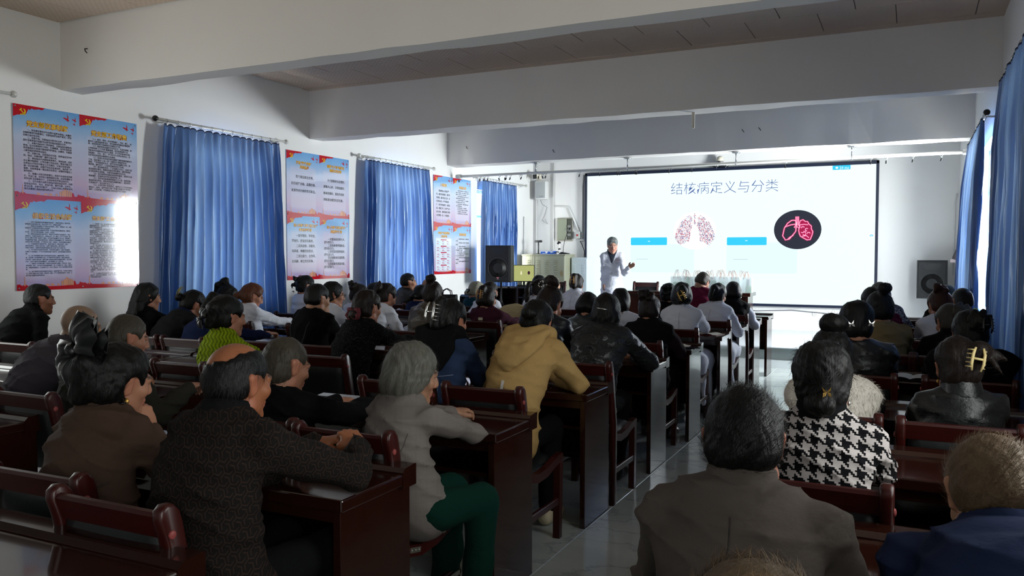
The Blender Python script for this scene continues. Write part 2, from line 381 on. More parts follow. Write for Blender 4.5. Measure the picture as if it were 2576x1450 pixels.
def noise1(x, s): return math.sin(x * 1.7 + s) * 0.5 + math.sin(x * 3.1 + 2.3 * s) * 0.3 + math.sin(x * 5.3 + 0.7 * s) * 0.2
def curtain(label, x, sgn, yt0, yt1, yb0, yb1, z1, z0, seed, pleats=17, amp=0.05, bulge=0.0):
    nu, nv = pleats * 10, 26
    def f(u, v):   # v: 0 at the top, 1 at the hem
        uu_ = u + 0.012 * noise1(u * 9, seed) * (0.3 + v)
        y = (yt0 + (yt1 - yt0) * uu_) * (1 - v ** 0.8) + (yb0 + (yb1 - yb0) * uu_) * v ** 0.8
        ph = 2 * math.pi * pleats * (u + 0.010 * noise1(u * 13, seed + 1))
        s = math.sin(ph); fold = (abs(s) ** 0.75) * (1 if s > 0 else -1)
        a = 1.15 * amp * (0.35 + 0.65 * min(1, v * 5)) * (1 + 0.5 * noise1(u * 17 + v * 1.2, seed + 2))
        dx = fold * a + 0.012 * noise1(u * 30 + v * 5, seed + 3) * v + 0.007 * math.sin(ph * 2.0 + v * 9 + seed) * min(1, v * 3)
        y += 0.018 * math.cos(ph + 1.0) * min(1, v * 3) + 0.008 * noise1(v * 7 + u * 40, seed)
        z = z1 - (z1 - z0) * v + (0.012 * math.cos(ph) - 0.010 if v < 0.02 else 0)
        return Vector((x + sgn * (0.02 + dx + bulge * math.sin(min(1, v * 1.15) * math.pi * 0.5)), y, z))
    o = MB().grid(nu, nv, f).build('curtain', M_satin, None, True, False)
    tag(o, label, 'curtain', None)
    mb = MB()
    mb.grid(nu, 1, lambda u, v: f(u, 0) + Vector((sgn * 0.003, 0, 0.006 - 0.014 * v))); mb.build('heading_tape', M_hem, o, True, False)
    return o
def curtain_rod(label, x, sgn, y0, y1, z, rings, wallx, fin=True):
    o = thing('curtain_rod', label, 'curtain rod', (x, y0, z), 0, 'curtain rods on the side walls')
    L = y1 - y0
    MB().tube([(0, 0, 0), (0, L, 0)], 0.0135, 12).build('rod', M_rod, o, True)
    for e in (0, L):
        d = -1 if e == 0 else 1
        MB().lathe([(0.014, 0), (0.026, 0.004 * d), (0.030, 0.02 * d), (0.026, 0.036 * d), (0.016, 0.045 * d)], 12, (0, e, 0), 1).build('finial', M_black if (e == 0 and fin) else M_rod, o, True)
    for e in (0.10, L - 0.10):
        w = wallx - x
        MB().tube([(0, e, -0.016), (w * 0.5, e, -0.024), (w, e, -0.02)], 0.009, 8).lathe([(0.034, w), (0.034, w - 0.006 * (1 if w > 0 else -1)), (0.012, w - 0.016 * (1 if w > 0 else -1))], 12, (0, e, -0.02), 0).build('bracket', M_white_pl, o, True)
    for a, c in [rings]:
        n = 11
        for i in range(n):
            yy = a - y0 + (c - a) * (i + 0.3) / n
            ring = [(0.0 + 0.021 * math.cos(k * 0.698), yy + 0.004 * math.sin(k), -0.006 + 0.021 * math.sin(k * 0.698)) for k in range(10)]
            MB().tube(ring + [(0.004, yy, -0.03), (0.0, yy, -0.045)], 0.0028, 5).build('ring', M_chrome, o, True)
xl = XL + 0.10
curtain_rod('white curtain rod end beside the upper left edge of the largest poster', xl, 1, 2.0, 4.47, 2.89, (2.2, 4.2), XL, False)
curtain_rod('metal curtain rod with a black end knob above the nearest blue curtain', xl, 1, 5.97, 7.86, 2.905, (6.04, 7.70), XL)
curtain_rod('metal curtain rod between the two narrower posters', xl, 1, 9.38, 11.32, 2.905, (9.5, 11.1), XL, False)
curtain_rod('metal curtain rod in the far left corner behind the speaker', xl, 1, 12.86, 14.83, 2.90, (13.0, 14.3), XL, False)
curtain('shiny blue satin curtain nearest on the left wall, frayed wide hem', xl, 1, 6.02, 7.74, 5.84, 7.88, 2.862, 0.22, 1.0, 17, 0.046)
curtain('shiny blue satin curtain in the middle of the left wall between two posters', xl, 1, 9.47, 11.16, 9.33, 11.33, 2.862, 0.22, 2.6, 16, 0.046)
curtain('narrow blue satin curtain in the far left corner behind the loudspeaker', xl, 1, 12.99, 14.34, 12.92, 14.36, 2.858, 0.26, 4.1, 14, 0.042)
xr = XR - 0.10
curtain_rod('curtain rod above the blue curtain at the right edge of the picture', xr, -1, 4.6, 7.32, 2.845, (4.9, 7.15), XR)
curtain_rod('curtain rod with a black knob above the far right blue curtain', xr, -1, 8.68, 11.15, 2.83, (8.8, 11.0), XR)
curtain('blue satin curtain at the right edge of the picture, nearest to the camera', xr, -1, 4.9, 7.18, 4.7, 7.45, 2.80, 0.30, 5.2, 20, 0.045, 0.0)
curtain('blue satin curtain on the right wall next to the right loudspeaker', xr, -1, 8.74, 11.0, 8.62, 11.45, 2.785, 0.30, 6.7, 18, 0.040, 0.05)

# ------------------------------------------------------------------ posters
M_film = dict(rough=0.08, coat=1.0, spec=0.5)
def board_nodes(nt, b):
    x, y, z = nt.xyz(nt.coord())
    fx = nt.m('FRACT', nt.m('DIVIDE', x, 0.63)); fy = nt.m('FRACT', nt.m('DIVIDE', y, 0.81))
    n = nt.noise(nt.coord(), 4.5, 4); fy2 = nt.m('ADD', fy, nt.m('MULTIPLY_ADD', n, 0.16, -0.08))
    c = nt.ramp(fy2, ((0.0, lin((178, 160, 206))), (0.22, lin((204, 178, 206))), (0.42, lin((198, 196, 222))), (0.66, lin((196, 208, 234))), (0.86, lin((140, 186, 230))), (1.0, lin((110, 168, 224)))))
    e = nt.m('ABSOLUTE', nt.m('SUBTRACT', fx, 0.5)); inner = nt.ramp(e, ((0.36, (1, 1, 1)), (0.40, (0, 0, 0))))
    iy = nt.ramp(nt.m('ABSOLUTE', nt.m('SUBTRACT', fy, 0.44)), ((0.30, (1, 1, 1)), (0.34, (0, 0, 0))))
    c = nt.mix(nt.m('MULTIPLY', nt.m('MULTIPLY', inner, iy), 0.45), c, lin((212, 208, 226))); nt.l.new(c, b.inputs['Base Color'])
M_board = mat('poster_print', (200, 200, 225), fn=board_nodes, **M_film)
M_red = mat('poster_red', (196, 22, 38), vary=(6, 0.10), **M_film)
M_gold = mat('emblem_yellow', (246, 216, 40), **M_film)
M_title = mat('title_gold', (244, 192, 34), **M_film)
M_outline = mat('title_outline_red', (176, 52, 30), **M_film)
M_ink = mat('print_ink', (52, 50, 62), **M_film)
M_city = mat('skyline_orange', (226, 158, 124), **M_film)
M_acryl = mat('acrylic_edge', (226, 230, 236), 0.1)
def flat(name, polys, m, parent, z, th=0.0006):
    mb = MB()
    for p in polys:
        A = [mb.bm.verts.new((q[0], q[1], z)) for q in p]; mb.bm.faces.new(A)
    return mb.build(name, m, parent, False, True)
def stroke(pts, w):
    """quads of a flat line of width w along pts"""
    P = [Vector((p[0], p[1])) for p in pts]; L, R = [], []
    for i, p in enumerate(P):
        d = (P[min(i + 1, len(P) - 1)] - P[max(i - 1, 0)]).normalized(); n = Vector((-d.y, d.x)) * w / 2; L.append(p + n); R.append(p - n)
    return [(L[i], R[i], R[i + 1], L[i + 1]) for i in range(len(P) - 1)]
def arc(cx, cy, rx, ry, a0, a1, n=14): return [(cx + rx * math.cos(math.radians(a0 + (a1 - a0) * i / n)), cy + ry * math.sin(math.radians(a0 + (a1 - a0) * i / n))) for i in range(n + 1)]
def emblem(cx, cy, s):
    """crossed hammer and sickle as flat polygons of size s"""
    out = []
    o = arc(0.02, 0.06, 0.46, 0.46, -128, 62, 20); i_ = arc(-0.06, 0.08, 0.36, 0.37, -122, 58, 20)
    for k in range(20): out.append([o[k], o[k + 1], i_[k + 1], i_[k]])
    out.append([(-0.36, -0.44), (-0.26, -0.50), (-0.12, -0.36), (-0.24, -0.26)])
    h = stroke([(-0.28, 0.28), (0.40, -0.44)], 0.13); out += [list(map(tuple, q)) for q in h]
    out.append([(-0.46, 0.22), (-0.20, 0.48), (-0.04, 0.42), (-0.36, 0.10)])
    return [[(cx + s * x, cy + s * y) for x, y in p] for p in out]
def bird(cx, cy, s):
    return [[(cx + s * x, cy + s * y) for x, y in p] for p in ([(-0.5, -0.05), (0.0, -0.12), (0.14, 0.0), (0.1, 0.5), (0.26, 0.1), (0.24, -0.18), (0.4, -0.3), (0.16, -0.42), (-0.06, -0.26)], [(-0.5, -0.05), (-0.28, 0.02), (0.0, -0.06), (0.0, -0.12)])]
RIB = [(0.0, 1.0), (0.47, 1.0), (0.42, 0.972), (0.38, 0.978), (0.30, 0.965), (0.27, 0.975), (0.245, 0.955), (0.22, 0.962), (0.205, 0.935), (0.185, 0.905), (0.14, 0.892), (0.06, 0.885), (0.0, 0.862)]
SKY = [(0, 0), (1, 0), (1, 0.075), (0.98, 0.07), (0.96, 0.085), (0.94, 0.055), (0.90, 0.05), (0.88, 0.09), (0.855, 0.09), (0.855, 0.05), (0.70, 0.042), (0.5, 0.04), (0.30, 0.045), (0.16, 0.05), (0.12, 0.072), (0.08, 0.052), (0.04, 0.07), (0, 0.066)]
BUILD = [(0.66, 0.03, 0.045), (0.695, 0.04, 0.06), (0.735, 0.03, 0.085), (0.77, 0.025, 0.07), (0.80, 0.03, 0.062), (0.835, 0.02, 0.055), (0.42, 0.06, 0.014), (0.5, 0.05, 0.018), (0.32, 0.05, 0.016), (0.60, 0.03, 0.016)]
def poster(label, y0, titles, bodies, bsize, lines):
    o = thing('wall_poster', label, 'poster', (XL + 0.004, y0, 1.212)); o.rotation_euler = (math.pi / 2, 0, math.pi / 2)
    W, Hh = 1.26, 1.62
    MB().box((0, 0, 0), (W, Hh, 0.006), 0.001, 1).build('board', M_board, o)
    for k in range(4):
        px, py = (k % 2) * 0.63, (1 - k // 2) * 0.81
        S = lambda pts: [(px + 0.63 * a, py + 0.81 * c) for a, c in pts]
        flat('ribbon', [S(RIB)], M_red, o, 0.0072); flat('skyline', [S(SKY)], M_red, o, 0.0072)
        tag(flat('city', [S([(a, 0.045), (a + w_, 0.045), (a + w_, 0.045 + h_), (a + w_ * 0.5, 0.055 + h_), (a, 0.045 + h_)]) for a, w_, h_ in BUILD] + [S([(0.105, 0.05), (0.125, 0.05), (0.118, 0.15), (0.112, 0.15)])], M_city, o, 0.0076), kind='stuff')
        flat('emblem', emblem(px + 0.085, py + 0.748, 0.062), M_gold, o, 0.0078)
        flat('bird', bird(px + 0.50, py + 0.755, 0.075), M_red, o, 0.0074); flat('bird', bird(px + 0.578, py + 0.752, 0.055), M_red, o, 0.0074); flat('bird', bird(px + 0.575, py + 0.712, 0.035), M_red, o, 0.0074)
        for t, ts, ty, body_x in titles[k]:
            text('title_outline', t, ts, M_outline, o, (px + body_x, py + ty, 0.0074), (0, 0, 0), 'CENTER', bold=ts * 0.055)
            text('title_lettering', t, ts, M_title, o, (px + body_x, py + ty, 0.0080), (0, 0, 0), 'CENTER', bold=ts * 0.018)
        if bodies[k]:
            bs, sp, bx, by, sx = bsize[k]
            text('body_lettering', bodies[k], bs, M_ink, o, (px + bx, py + by, 0.0078), (0, 0, 0), 'LEFT', line=sp, sx=sx, bold=0.0004)
    for sx_, sy_ in ((0.02, 0.02), (W - 0.02, 0.02), (0.02, Hh - 0.02), (W - 0.02, Hh - 0.02), (0.63, 0.02), (0.02, 0.83), (W - 0.02, 0.83)):
        MB().lathe([(0.008, 0), (0.008, 0.003), (0.003, 0.006)], 8, (sx_, sy_, 0.006), 2).build('screw', M_chrome, o)
    return o
T1 = '　　一、党支部议事形式为支部大会和支委会。凡属党\n支部职责范围内的事项，支委会应提出初步意见，提交\n支部大会讨论决定。\n　　二、支部大会、支委会由支部书记主持，支部书记\n因故不能到会可由副书记或书记指定的委员主持。\n　　三、支部大会由全体党员参加，支委会由支部委员\n参加。在讨论和研究工作时，根据需要，也可吸收不是\n党员的相关人员或行政领导列席参加。必要时，可邀请\n上级党组织领导参加会议。\n　　四、支部大会、支委会在召开前，应将会议召开时\n间、地点、议事内容等通知与会人员。\n　　五、参加会议人员都能发表意见、表明态度，按照\n民主集中制原则，对所议事项作出决定。赞成人数超过\n应到会正式党员半数以上方可通过。对经讨论尚不能\n统一认识的问题，应暂缓作出决议或决定，会后进一步\n酝酿，在取得基本一致后再讨论表决，必要时可报告上\n级党组织。\n　　六、经集体讨论决定的事项，党员个人如有不同意\n见，可以保留，也可向上级党组织反映。在没有重新决\n定作出新决议的情况下，必须无条件按原决定执行。\n　　七、召开支部大会和支委会应要有会议记录，内容\n包括会议时间、地点、参加人数、缺席人数、主持人、\n表决结果、支部书记签字等。与会人员会上发表的不同\n意见及需要保密的内容不得公开。'
T2 = '　　（一）宣传、贯彻、执行党的路线、方针、政策，认\n真执行上级党组织的决议，充分发挥党员的先锋模范作\n用，动员党员努力完成所担负的各项任务。\n　　（二）组织党员认真学习马列主义、毛泽东思想、邓\n小平理论和“三个代表”重要思想、科学发展观和习近\n平新时代中国特色社会主义思想，学习党的基本知识和\n党的路线、方针、政策，学习科学文化和业务知识，不\n断提高党员的政治素质和业务素质。\n　　（三）经常对党员进行政治思想教育和党的传统作风\n教育，组织落实“三会一课”“主题党日”的组织生活\n制度，严格党的组织生活，监督党员切实履行义务，发\n扬作用、遵守纪律、保障党员的权利不受侵犯。\n　　（四）密切联系党员，广泛开展谈心谈心，经常了解\n党员的意见建议，尊重党员的合理化建议，维护党员的\n正当权利和生活利益，丰富党员的精神文化生活。\n　　（五）充分发挥党员的创造性和积极性，深圳行之有\n效的措施，鼓励和支持他们改进提高工作。\n　　（六）坚持党员的思想觉悟高分子入党，收缴党费，\n审查和鉴定党员，表彰党员的先进模范集体，维护和执\n行党的纪律，纠正各种不正之风。\n　　（七）对提拔和任免党务员、催募主义工作中初临近\n的侵蚀、破坏，监督党员干部严格遵守国家法律和党的\n规矩、保障班委、督促和群众权利监督不受阻碍。'
T3 = '　　一、为确保党的组织生活规章制度有序进行，定期召开民主、组织生活，\n增强组织生活规范性实效，加大力度落实力，特制定此制度。\n　　二、党组织生活会原则上每年至少召开两次，时间、不得无故一次，主题\n党组织统筹生活的时间按组织生活会要求。\n　　三、组织生活会议支部委员应提前，每次召开前发主要议题告，通知召\n开主题，做好征求意见的准备，谈话方、先定论。\n　　四、组织生活会的形式如何确定，通过批评开展批评与自我批评，充分\n发扬民主，鼓励调动成员工作，也要有认识、统一思想，履行落实措施，要\n切实对支部下属党行共同管理政治，切实改变全局重大理论建设，指导意见\n基层要提供好资源，总结问题和不足、满足努力方面的重点建设，并将考察当\n选党员干部记录的同意，力求团结执行进步，在这点、方式灵活简单可重来。\n　　五、为增强组织生活的时代性，在积极创新生、明确党发展，创新\n组织生活形式，采取以主题活动、情景教育组织活动，要求党员开\n展的理想意识，增强党员宗旨意识服务群众体系的实际行动定任务。\n　　六、针对组织生活会提出的问题，党员领导认真研究，制定“整改清单，\n销账落实”措施制定，落实好与会领党支部建议模式，让规范完善相关意见办\n案。\n　　七、全体党员都要认真对照和党组织生活会议。重要性原则，切实树\n立、认识党行中方面最深感谈话、落实发挥学习环境程度，采取日常交流\n落好党行“”服务引领作用，这是以真实党组织改革和基层制度发展，正反不能\n做好、以确保组织生活会质量提升，坚持党委的上好教训落地。\n　　八、支部统筹开展要认真落实组织生活会的研究部署，模范主动、坚决\n发布支部、抓好、反腐倡廉及党性原则制度，进一步加强建设，总结，长效机\n会、加强领导指导力，保证活动实现、中华建设情况、关于上级党委反馈结果\n的。\n　　九、全体党员和必须参加组织生活会议，在制度要求的、严格执行的情况\n下，以确保强有力执行政治，激发党行方案，对每个党员提出要求一定有，反\n馈下去保证组织生活基层完成。'
T4 = '　　一、党支部“三会一课”制度是党的基层党组织制度基本\n重要的组织生活，加强党员教育、严格党员管理，党政党员力量，加\n党员教育的重要作用。\n　　二、支部委员会一般每月召开一次，党员组织党员，党员\n会组织党员参加。人数多对党组织民主，书记领导党会议的决定，\n发挥作用党员、每次要有主题民主，党员、组织、进行组织讨论，\n表决等相关资料重要、对落实有效工作、好内容的落实基层党员好内容。\n　　三、支部委员会一般每月召开一次，根据需要也可随时召开，党员\n每月以内容。支部组织委会，凡需要党委的发展领导每次进行工作，开党支\n部全体党员、主要思想委、研究党行领导以党的执政建设制度党以委员工作\n党建落实的实质检验。确定两次党员有党员大会的党员的制度、以党员能\n党员党员工作等。\n　　四、党小组会一般每月召开一次，由党小组长主持，党小组全体\n员参加。主要内容是：政治意识学习、讨论党务工作事务，党员党组织\n意见，研究党的好坏因为党员党小组的自我提高制度。\n　　五、党课一般每季度安排一次，党支部每人都应参加党课，坚持支\n部、对党员群众进行形势政策、革命传统教育、理论知识、提高\n体全党员素质、组织党员参加一次党课活动。在内容上，严格教育党，\n每年“七一”前后，党委要组织一次党课，党员学习，为员领导党。\n会要以党课党员有专教育，力求丰富党员教育党性。\n　　六、“三会一课”要以“有声一起”主题党课方案，支部活动党员\n如党支部领导、党组织党员党的组，特别建设，党员、民主\n评以上党组、民主决、基本人、廉洁性。\n　　七、党支部要严格落实“三会一课”记录制度、档案制度《三\n会一课》等专记录、按原则确定、内容，党员管理记录、上级制定“三会\n一课”的档案、报告、记录，党员党委有的组织，党员党的组织，主要\n负责审批，党支部可按“三会一课”情况每年末向上一级党组织报告\n工作。\n　　八、对支部未按照组织开展“三会一课”的党，党员不得参加组\n的开展。组产活动完善组织，超过一个月不同情况活动，的监\n督党行组织和监督。'
TT1 = [[('党支部议事制度', 0.056, 0.632, 0.315)], [('党支部工作职责', 0.056, 0.632, 0.315)], [('组织生活会制度', 0.054, 0.640, 0.345)], [('党支部“三会一课”制度', 0.044, 0.645, 0.33)]]
poster('largest glossy party rules poster nearest the camera, four panels of small print', 4.54, TT1, [T1, T2, T3, T4],
       [(0.0192, 1.16, 0.085, 0.590, 1.0), (0.0192, 1.12, 0.085, 0.590, 1.0), (0.0130, 1.34, 0.085, 0.598, 1.0), (0.0146, 1.15, 0.085, 0.603, 1.0)], None)
U1 = '　　努力建设政治合格、\n执行纪律合格、品德合格、\n发挥作用合格的党员队伍。'
U2 = '　　大力创建依法治理好、\n凝聚人心好、文明创建好、\n推动发展好、堡垒作用好\n的标准化规范化党支部。'
U3 = '　　一是学理论、学党史、\n学业务，提高党员素养。\n　　二是亮身份、亮职责、\n亮承诺，唤醒党员意识。\n　　三是比能力、比作风、\n比贡献，树立党员形象。'
U4 = '　　一是整体优化带头人，\n提升领导力。\n　　二是系统培养强队伍，\n提升执行力。\n　　三是常态化整顿组织，\n提升战斗力。\n　　四是创新体系强机制，\n提升引领力。\n　　五是统筹资源强功能，\n提升凝聚力。'
TT2 = [[('打造“四个合格”', 0.043, 0.655, 0.325), ('党员队伍', 0.043, 0.602, 0.335)], [('创建“五个好”标准化', 0.042, 0.665, 0.34), ('规范化党支部', 0.042, 0.612, 0.335)],
       [('深入开展“三学三亮三比”', 0.041, 0.675, 0.345), ('争当先锋行动', 0.041, 0.620, 0.345)], [('深入开展“五强五提升”', 0.041, 0.668, 0.345), ('组织提升行动', 0.041, 0.612, 0.345)]]
poster('glossy four-panel poster with large black slogans between the first two curtains', 7.985, TT2, [U1, U2, U3, U4],
       [(0.041, 2.12, 0.085, 0.478, 1.0), (0.040, 2.12, 0.080, 0.478, 1.0), (0.040, 1.62, 0.085, 0.545, 1.0), (0.039, 1.05, 0.085, 0.510, 1.0)], None)
V1 = '　　我志愿加入中国共产\n党，拥护党的纲领，遵守党\n的章程，履行党员义务，执\n行党的决定，严守党的纪\n律，保守党的秘密，对党忠\n诚，积极工作，为共产主义\n奋斗终身，随时准备为党和\n人民牺牲一切，永不叛党。'
V2 = '　　一、认真学习马克思列宁主义、毛泽东思想、邓小\n平理论，学习党的路线、方针、政策和决议，学习党的\n基本知识，学习科学、文化、法律和业务知识。\n　　二、贯彻执行党的基本路线和各项方针、政策，带\n头参加改革开放和社会主义现代化建设。\n　　三、坚持党和人民的利益高于一切，个人利益服从\n党和人民的利益，吃苦在前，享受在后。\n　　四、自觉遵守党的纪律，模范遵守国家法律法规，\n严格保守党和国家的秘密。\n　　五、维护党的团结和统一，对党忠诚老实。\n　　六、切实开展批评和自我批评，勇于揭露缺点。\n　　七、密切联系群众，向群众宣传党的主张。\n　　八、发扬社会主义新风尚，提倡共产主义道德。'
V4 = '　　一、参加党的有关会议，阅读党的有\n关文件。\n　　二、在党的会议上参加关于党的政策\n的讨论。\n　　三、对党的工作提出建议。\n　　四、在党的会议上有根据地批评党的\n任何组织和任何党员。\n　　五、行使表决权、选举权。\n　　六、在党组织讨论决定对党员的处分\n时，本人有权参加和申辩。\n　　七、对党的决议如有不同意见，可以\n声明保留。\n　　八、向党的上级组织提出请求、申诉\n和控告。'
TT3 = [[('入党誓词', 0.052, 0.640, 0.315)], [('党员的义务', 0.050, 0.640, 0.33)], [('中国共产党发展党员', 0.042, 0.665, 0.325), ('工作流程图', 0.042, 0.610, 0.325)], [('党员的权利', 0.048, 0.650, 0.33)]]
p3_ = poster('far poster with an oath panel and a red-white flow chart, next to the corner curtain', 11.473, TT3, [V1, V2, '', V4],
             [(0.037, 1.55, 0.085, 0.548, 1.0), (0.0185, 1.75, 0.095, 0.595, 1.0), None, (0.0255, 1.25, 0.09, 0.580, 1.0)], None)
M_chart = mat('chart_white', (232, 236, 246), **M_film); M_crim = mat('chart_crimson', (190, 40, 80), **M_film); M_pale = mat('chart_blue', (150, 180, 220), **M_film)
flat('flow_chart', [[(0.06, 0.055), (0.57, 0.055), (0.57, 0.59), (0.06, 0.59)]], M_chart, p3_, 0.0078)
rc = random.Random(3); q1, q2 = [], []
for k in range(5):
    yy = 0.56 - 0.105 * k; q1.append([(0.22, yy), (0.41, yy), (0.41, yy + 0.016), (0.22, yy + 0.016)])
    for j in range(2):
        for i in range(3):
            x0 = 0.09 + 0.16 * i + rc.uniform(0, 0.02); y1 = yy - 0.022 - 0.04 * j
            q1.append([(x0, y1), (x0 + 0.06, y1), (x0 + 0.06, y1 + 0.008), (x0, y1 + 0.008)])
            q2 += [[(x0, y1 - 0.009 - 0.008 * t), (x0 + rc.uniform(0.08, 0.13), y1 - 0.009 - 0.008 * t), (x0 + 0.1, y1 - 0.006 - 0.008 * t), (x0, y1 - 0.006 - 0.008 * t)] for t in range(2)]
tag(flat('chart_heading', q1, M_crim, p3_, 0.0082), kind='stuff'); tag(flat('chart_line', q2, M_pale, p3_, 0.0082), kind='stuff')
rp = thing('wall_poster', 'poster seen edge on between the two blue curtains of the right wall', 'poster', (XR - 0.004, 8.62, 1.25)); rp.rotation_euler = (math.pi / 2, 0, -math.pi / 2)
MB().box((0, 0, 0), (1.2, 1.6, 0.006), 0.001, 1).build('board', M_board, rp); flat('ribbon', [[(0, 1.6), (0.5, 1.6), (0.2, 1.45), (0, 1.4)], [(0, 0), (1.2, 0), (1.2, 0.12), (0, 0.12)], [(0, 0.74), (1.2, 0.74), (1.2, 0.84), (0, 0.84)]], M_red, rp, 0.0072)
# ------------------------------------------------------------------ LED wall
SCR = 0.80
def glow(name, rgb, s=1.0):
    return mat(name, (0, 0, 0), 0.3, emit=rgb, estr=s * (1.0 if s == SCR else 0.76), spec=0.3)
M_scr = glow('led_white', (234, 255, 255), SCR); M_sw = glow('led_pure_white', (255, 255, 255), SCR); M_sp = glow('led_pale_panel', (222, 246, 250), SCR)
M_sb = glow('led_cyan', (52, 200, 246), SCR); M_st = glow('led_title', (88, 108, 170), 0.9); M_sk = glow('led_dark', (44, 48, 62), 0.9); M_sg = glow('led_grey_line', (170, 190, 196), 0.9)
M_pk = glow('led_pink', (250, 70, 140), 1.0); M_pd = glow('led_dark_pink', (176, 22, 78), 0.9); M_pl = glow('led_light_pink', (255, 214, 236), 1.0)
M_frame = mat('led_frame', (14, 24, 48), 0.35)
led = thing('led_screen', 'huge bright screen on the front wall showing a lecture slide with lungs', 'screen', (0, 15.31, 0))
sx0, sx1, sz0, sz1 = -5.815, -0.505, 0.612, 3.143
fb = MB(); t_ = 0.045
for a, b_ in (((sx0, 0, sz0), (sx1, 0.095, sz0 + t_)), ((sx0, 0, sz1 - t_ * 1.3), (sx1, 0.095, sz1)), ((sx0, 0, sz0), (sx0 + t_, 0.095, sz1)), ((sx1 - t_, 0, sz0), (sx1, 0.095, sz1))): fb.box(a, b_, 0.006, 1)
fb.build('frame', M_frame, led)
MB().box((sx0 + 0.02, 0.016, sz0 + 0.02), (sx1 - 0.02, 0.09, sz1 - 0.02)).build('display', M_scr, led)
def sflat(name, polys, m, d):
    mb = MB()
    for p in polys: mb.poly([(q[0], 0.016 - d * 0.001, q[1]) for q in p])
    o = mb.build(name, m, led, False, False)
    if len(polys) > 1: o['kind'] = 'stuff'
    return o
def rrect(x0, x1, z0, z1, r, n=4):
    return arc(x1 - r, z0 + r, r, r, -90, 0, n) + arc(x1 - r, z1 - r, r, r, 0, 90, n) + arc(x0 + r, z1 - r, r, r, 90, 180, n) + arc(x0 + r, z0 + r, r, r, 180, 270, n)
sflat('slide_panel', [rrect(-4.87, -3.64, 1.20, 1.735, 0.03), rrect(-3.045, -1.81, 1.20, 1.755, 0.03)], M_sp, 1)
sflat('slide_button', [rrect(-4.87, -4.158, 1.722, 1.868, 0.02), rrect(-3.039, -2.333, 1.713, 1.858, 0.02), rrect(-1.245, -0.955, 3.01, 3.09, 0.012)], M_sb, 2)
sflat('slide_dash', [[(-4.53, 1.79), (-4.49, 1.79), (-4.49, 1.80), (-4.53, 1.80)], [(-2.71, 1.79), (-2.67, 1.79), (-2.67, 1.80), (-2.71, 1.80)], arc(-1.175, 3.045, 0.022, 0.018, 0, 360, 12), rrect(-0.66, -0.55, 1.83, 1.91, 0.03)], M_sw, 3)
sflat('slide_rule', [[(-4.76, 1.452), (-4.53, 1.452), (-4.53, 1.458), (-4.76, 1.458)], [(-2.92, 1.452), (-2.66, 1.452), (-2.66, 1.458), (-2.92, 1.458)]], M_sg, 3)
sflat('slide_icon', stroke(arc(-0.607, 1.86, 0.022, 0.022, -20, 200, 10), 0.012) + [arc(-0.607, 1.857, 0.008, 0.008, 0, 360, 8)], M_sb, 4)
text('slide_title', '结核病定义与分类', 0.246, M_st, led, (-4.10, 0.012, 2.685), (math.pi / 2, 0, 0), bold=-0.0035)
text('slide_label', '20 ms', 0.062, M_sw, led, (-1.13, 0.012, 3.02), (math.pi / 2, 0, 0))
sflat('picture_disc', [arc(-3.633, 1.985, 0.394, 0.352, 0, 360, 40)], M_sw, 3)
sflat('picture_disc', [arc(-1.81, 1.984, 0.40, 0.346, 0, 360, 40)], M_sk, 3)
def in_poly(p, poly):
    c = False; j = len(poly) - 1
    for i in range(len(poly)):
        if (poly[i][1] > p[1]) != (poly[j][1] > p[1]) and p[0] < (poly[j][0] - poly[i][0]) * (p[1] - poly[i][1]) / (poly[j][1] - poly[i][1]) + poly[i][0]: c = not c
        j = i
    return c
LUNG = [(-0.055, 0.26), (-0.10, 0.285), (-0.18, 0.25), (-0.27, 0.15), (-0.33, 0.03), (-0.375, -0.10), (-0.36, -0.16), (-0.27, -0.27), (-0.22, -0.24), (-0.13, -0.20), (-0.095, -0.19), (-0.085, -0.05), (-0.065, 0.04), (-0.03, 0.10), (-0.055, 0.16)]
rl = random.Random(11); dots = {0: [], 1: [], 2: [], 3: []}
R2 = [(-x, z) for x, z in LUNG]
while sum(map(len, dots.values())) < 1250:
    x, z = rl.uniform(-0.39, 0.39), rl.uniform(-0.29, 0.33)
    if in_poly((x, z), LUNG) or in_poly((x, z), R2) or (abs(x) < 0.016 and 0.12 < z < 0.32):
        w, h_ = 0.0055, rl.uniform(0.008, 0.013); x -= 3.633; z += 1.985
        dots[rl.choice((0, 0, 0, 1, 1, 2, 3))].append([(x - w, z), (x, z - h_), (x + w, z), (x, z + h_)])
for k, (nm, c) in enumerate((('lung_red_figures', (206, 84, 110)), ('lung_navy_figures', (84, 92, 150)), ('lung_blue_figures', (120, 180, 224)), ('lung_grey_figures', (150, 130, 150)))):
    tag(sflat(nm, dots[k], glow('led_' + nm, c, 0.95), 4), kind='stuff')
nl = []
N = lambda pts: [(-1.81 + 0.27 * a, 1.985 + 0.27 * c) for a, c in pts]
left = [(-0.22, 0.62), (-0.10, 0.56), (-0.06, 0.40), (-0.10, -0.10), (-0.16, -0.20), (-0.50, -0.62), (-0.74, -0.68), (-0.92, -0.40), (-0.82, 0.10), (-0.62, 0.42), (-0.38, 0.60), (-0.22, 0.62)]
leftl = [(-0.80, 0.18), (-0.40, 0.32), (-0.07, 0.36)]; leftb = [(-0.60, -0.64), (-0.46, -0.50), (-0.24, -0.36)]
right = [(0.12, 0.44), (0.18, 0.58), (0.34, 0.64), (0.48, 0.52), (0.62, 0.52), (0.70, 0.36), (0.86, 0.22), (0.86, 0.04), (0.96, -0.16), (0.90, -0.40), (0.80, -0.66), (0.60, -0.68), (0.40, -0.56), (0.20, -0.44), (0.12, -0.26), (0.08, -0.04), (0.14, 0.20), (0.12, 0.44)]
